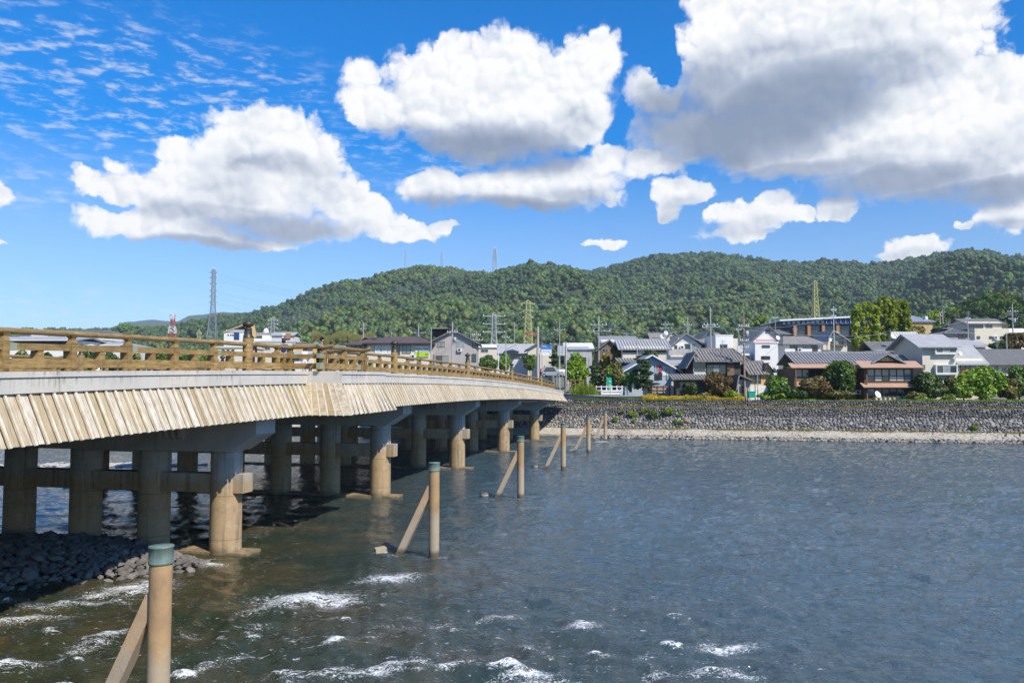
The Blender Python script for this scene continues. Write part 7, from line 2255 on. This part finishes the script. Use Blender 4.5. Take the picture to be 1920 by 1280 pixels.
def person(label, s, l, h, yaw, top, low, lean=0.0, arms='down', hair_len=.0, bag=None):
    t = thing('person', label, 'person', B(s, l, zdeck(s) - .02), yaw, None)
    k = h / 1.7
    def V(x, y, z):
        # lean forward about the hips
        if z > .92 and lean:
            dz = z - .92; y, z = y - math.sin(lean) * dz, .92 + math.cos(lean) * dz
        return (x * k, y * k, z * k)
    J = [(V(0, 0, .95), .12, .10), (V(0, 0, 1.15), .115, .09), (V(0, 0, 1.36), .13, .085), (V(0, .0, 1.46), .055), (V(0, -.015, 1.53), .05), (V(0, -.02, 1.60), .075, .088), (V(0, -.01, 1.66), .062, .07)]
    E = [(0, 1), (1, 2), (2, 3), (3, 4), (4, 5), (5, 6)]
    def chain(start, pts):
        prev = start
        for p in pts:
            J.append(p); E.append((prev, len(J) - 1)); prev = len(J) - 1
    for sg in (-1, 1):
        chain(0, [(V(sg * .09, 0, .86), .085), (V(sg * .095, -.01, .48), .055), (V(sg * .095, .01, .09), .038), (V(sg * .10, -.12, .03), .035)])
        if arms == 'rail': ap = [(V(sg * .17, -.02, 1.39), .05), (V(sg * .22, -.12, 1.14), .04), (V(sg * .16, -.36, 1.16), .032), (V(sg * .14, -.44, 1.16), .03)]
        else: ap = [(V(sg * .17, 0, 1.39), .05), (V(sg * .215, .02, 1.12), .04), (V(sg * .225, -.05, .88), .03), (V(sg * .225, -.07, .80), .032)]
        chain(2, ap)
    skin_body('body', J, E, M_SKIN, t)
    # nose, ears
    # clothes
    C = [(V(0, 0, .93), .145, .115), (V(0, 0, 1.15), .14, .11), (V(0, 0, 1.37), .15, .10), (V(0, 0, 1.44), .07)]
    CE = [(0, 1), (1, 2), (2, 3)]
    for sg in (-1, 1):
        a0 = len(C); C.append((V(sg * .17, -.01, 1.385), .072)); CE.append((2, a0))
        if arms == 'rail': C.append((V(sg * .222, -.12, 1.14), .056)); C.append((V(sg * .17, -.32, 1.157), .044))
        else: C.append((V(sg * .215, .02, 1.12), .056)); C.append((V(sg * .225, -.04, .92), .044))
        CE += [(a0, a0 + 1), (a0 + 1, a0 + 2)]
    skin_body('shirt', C, CE, top, t)
    T = [(V(0, 0, .95), .14, .115), (V(0, 0, .86), .13, .11)]; TE = [(0, 1)]
    for sg in (-1, 1):
        a0 = len(T); T += [(V(sg * .09, 0, .80), .10), (V(sg * .096, -.01, .48), .072), (V(sg * .096, .01, .12), .058)]; TE += [(1, a0), (a0, a0 + 1), (a0 + 1, a0 + 2)]
    skin_body('trousers', T, TE, low, t)
    Hh = [(V(0, .02, 1.64), .088, .092), (V(0, .005, 1.70), .07, .075), (V(0, .055, 1.58), .075, .06)]; HE = [(0, 1), (0, 2)]
    if hair_len: Hh.append((V(0, .075, 1.58 - hair_len), .06, .04)); HE.append((2, 3))
    skin_body('hair', Hh, HE, M_HAIR, t)
    mb = MB(); mb.rock(V(0, -.115, 1.60), .018 * k, random.Random(1), (.8, 1.2, 1.2)); mb.build('nose', M_SKIN, t)
    return t
C_BLACK = plain('black_cloth', (.02, .018, .02), .9); C_NAVY = plain('navy_cloth', (.015, .04, .11), .9); C_WHITE = plain('white_cloth', (.74, .73, .71), .9)
C_TEAL = plain('teal_cloth', (.02, .10, .10), .9); C_KHAKI = plain('khaki_cloth', (.28, .22, .14), .9); C_MAROON = plain('maroon_cloth', (.07, .018, .022), .9)
person('person in black clothes with brown hair walking by the tall railing post', 33.2, 19.5, 1.56, R(200), C_BLACK, C_BLACK, hair_len=.12)
person('person in a navy shirt and dark teal trousers behind the railing', 36.2, 19.5, 1.62, R(190), C_NAVY, C_TEAL)
person('short person in white clothes behind the railing', 38.6, 19.6, 1.30, R(215), C_WHITE, C_WHITE)
person('person in dark maroon leaning on the projecting railing bay', 35.0, 17.05, 1.62, R(75), C_MAROON, C_BLACK, R(16), 'rail')
# ------------------------------------------------------------------ the air
def haze():
    m = bpy.data.materials.new('haze'); m.use_nodes = True
    nt = m.node_tree; nt.nodes.clear()
    o = nt.nodes.new('ShaderNodeOutputMaterial'); v = nt.nodes.new('ShaderNodeVolumePrincipled')
    v.inputs['Color'].default_value = (.74, .87, 1.0, 1); v.inputs['Density'].default_value = HAZE; v.inputs['Anisotropy'].default_value = 0.0
    nt.links.new(v.outputs[0], o.inputs['Volume'])
    mb = MB(); mb.box(-5200, 5200, -700, 5600, -2.6, 335)
    ob = mb.build('haze', m, kind='stuff')
HAZE = .00010
SC.cycles.volume_bounces = 0
haze()
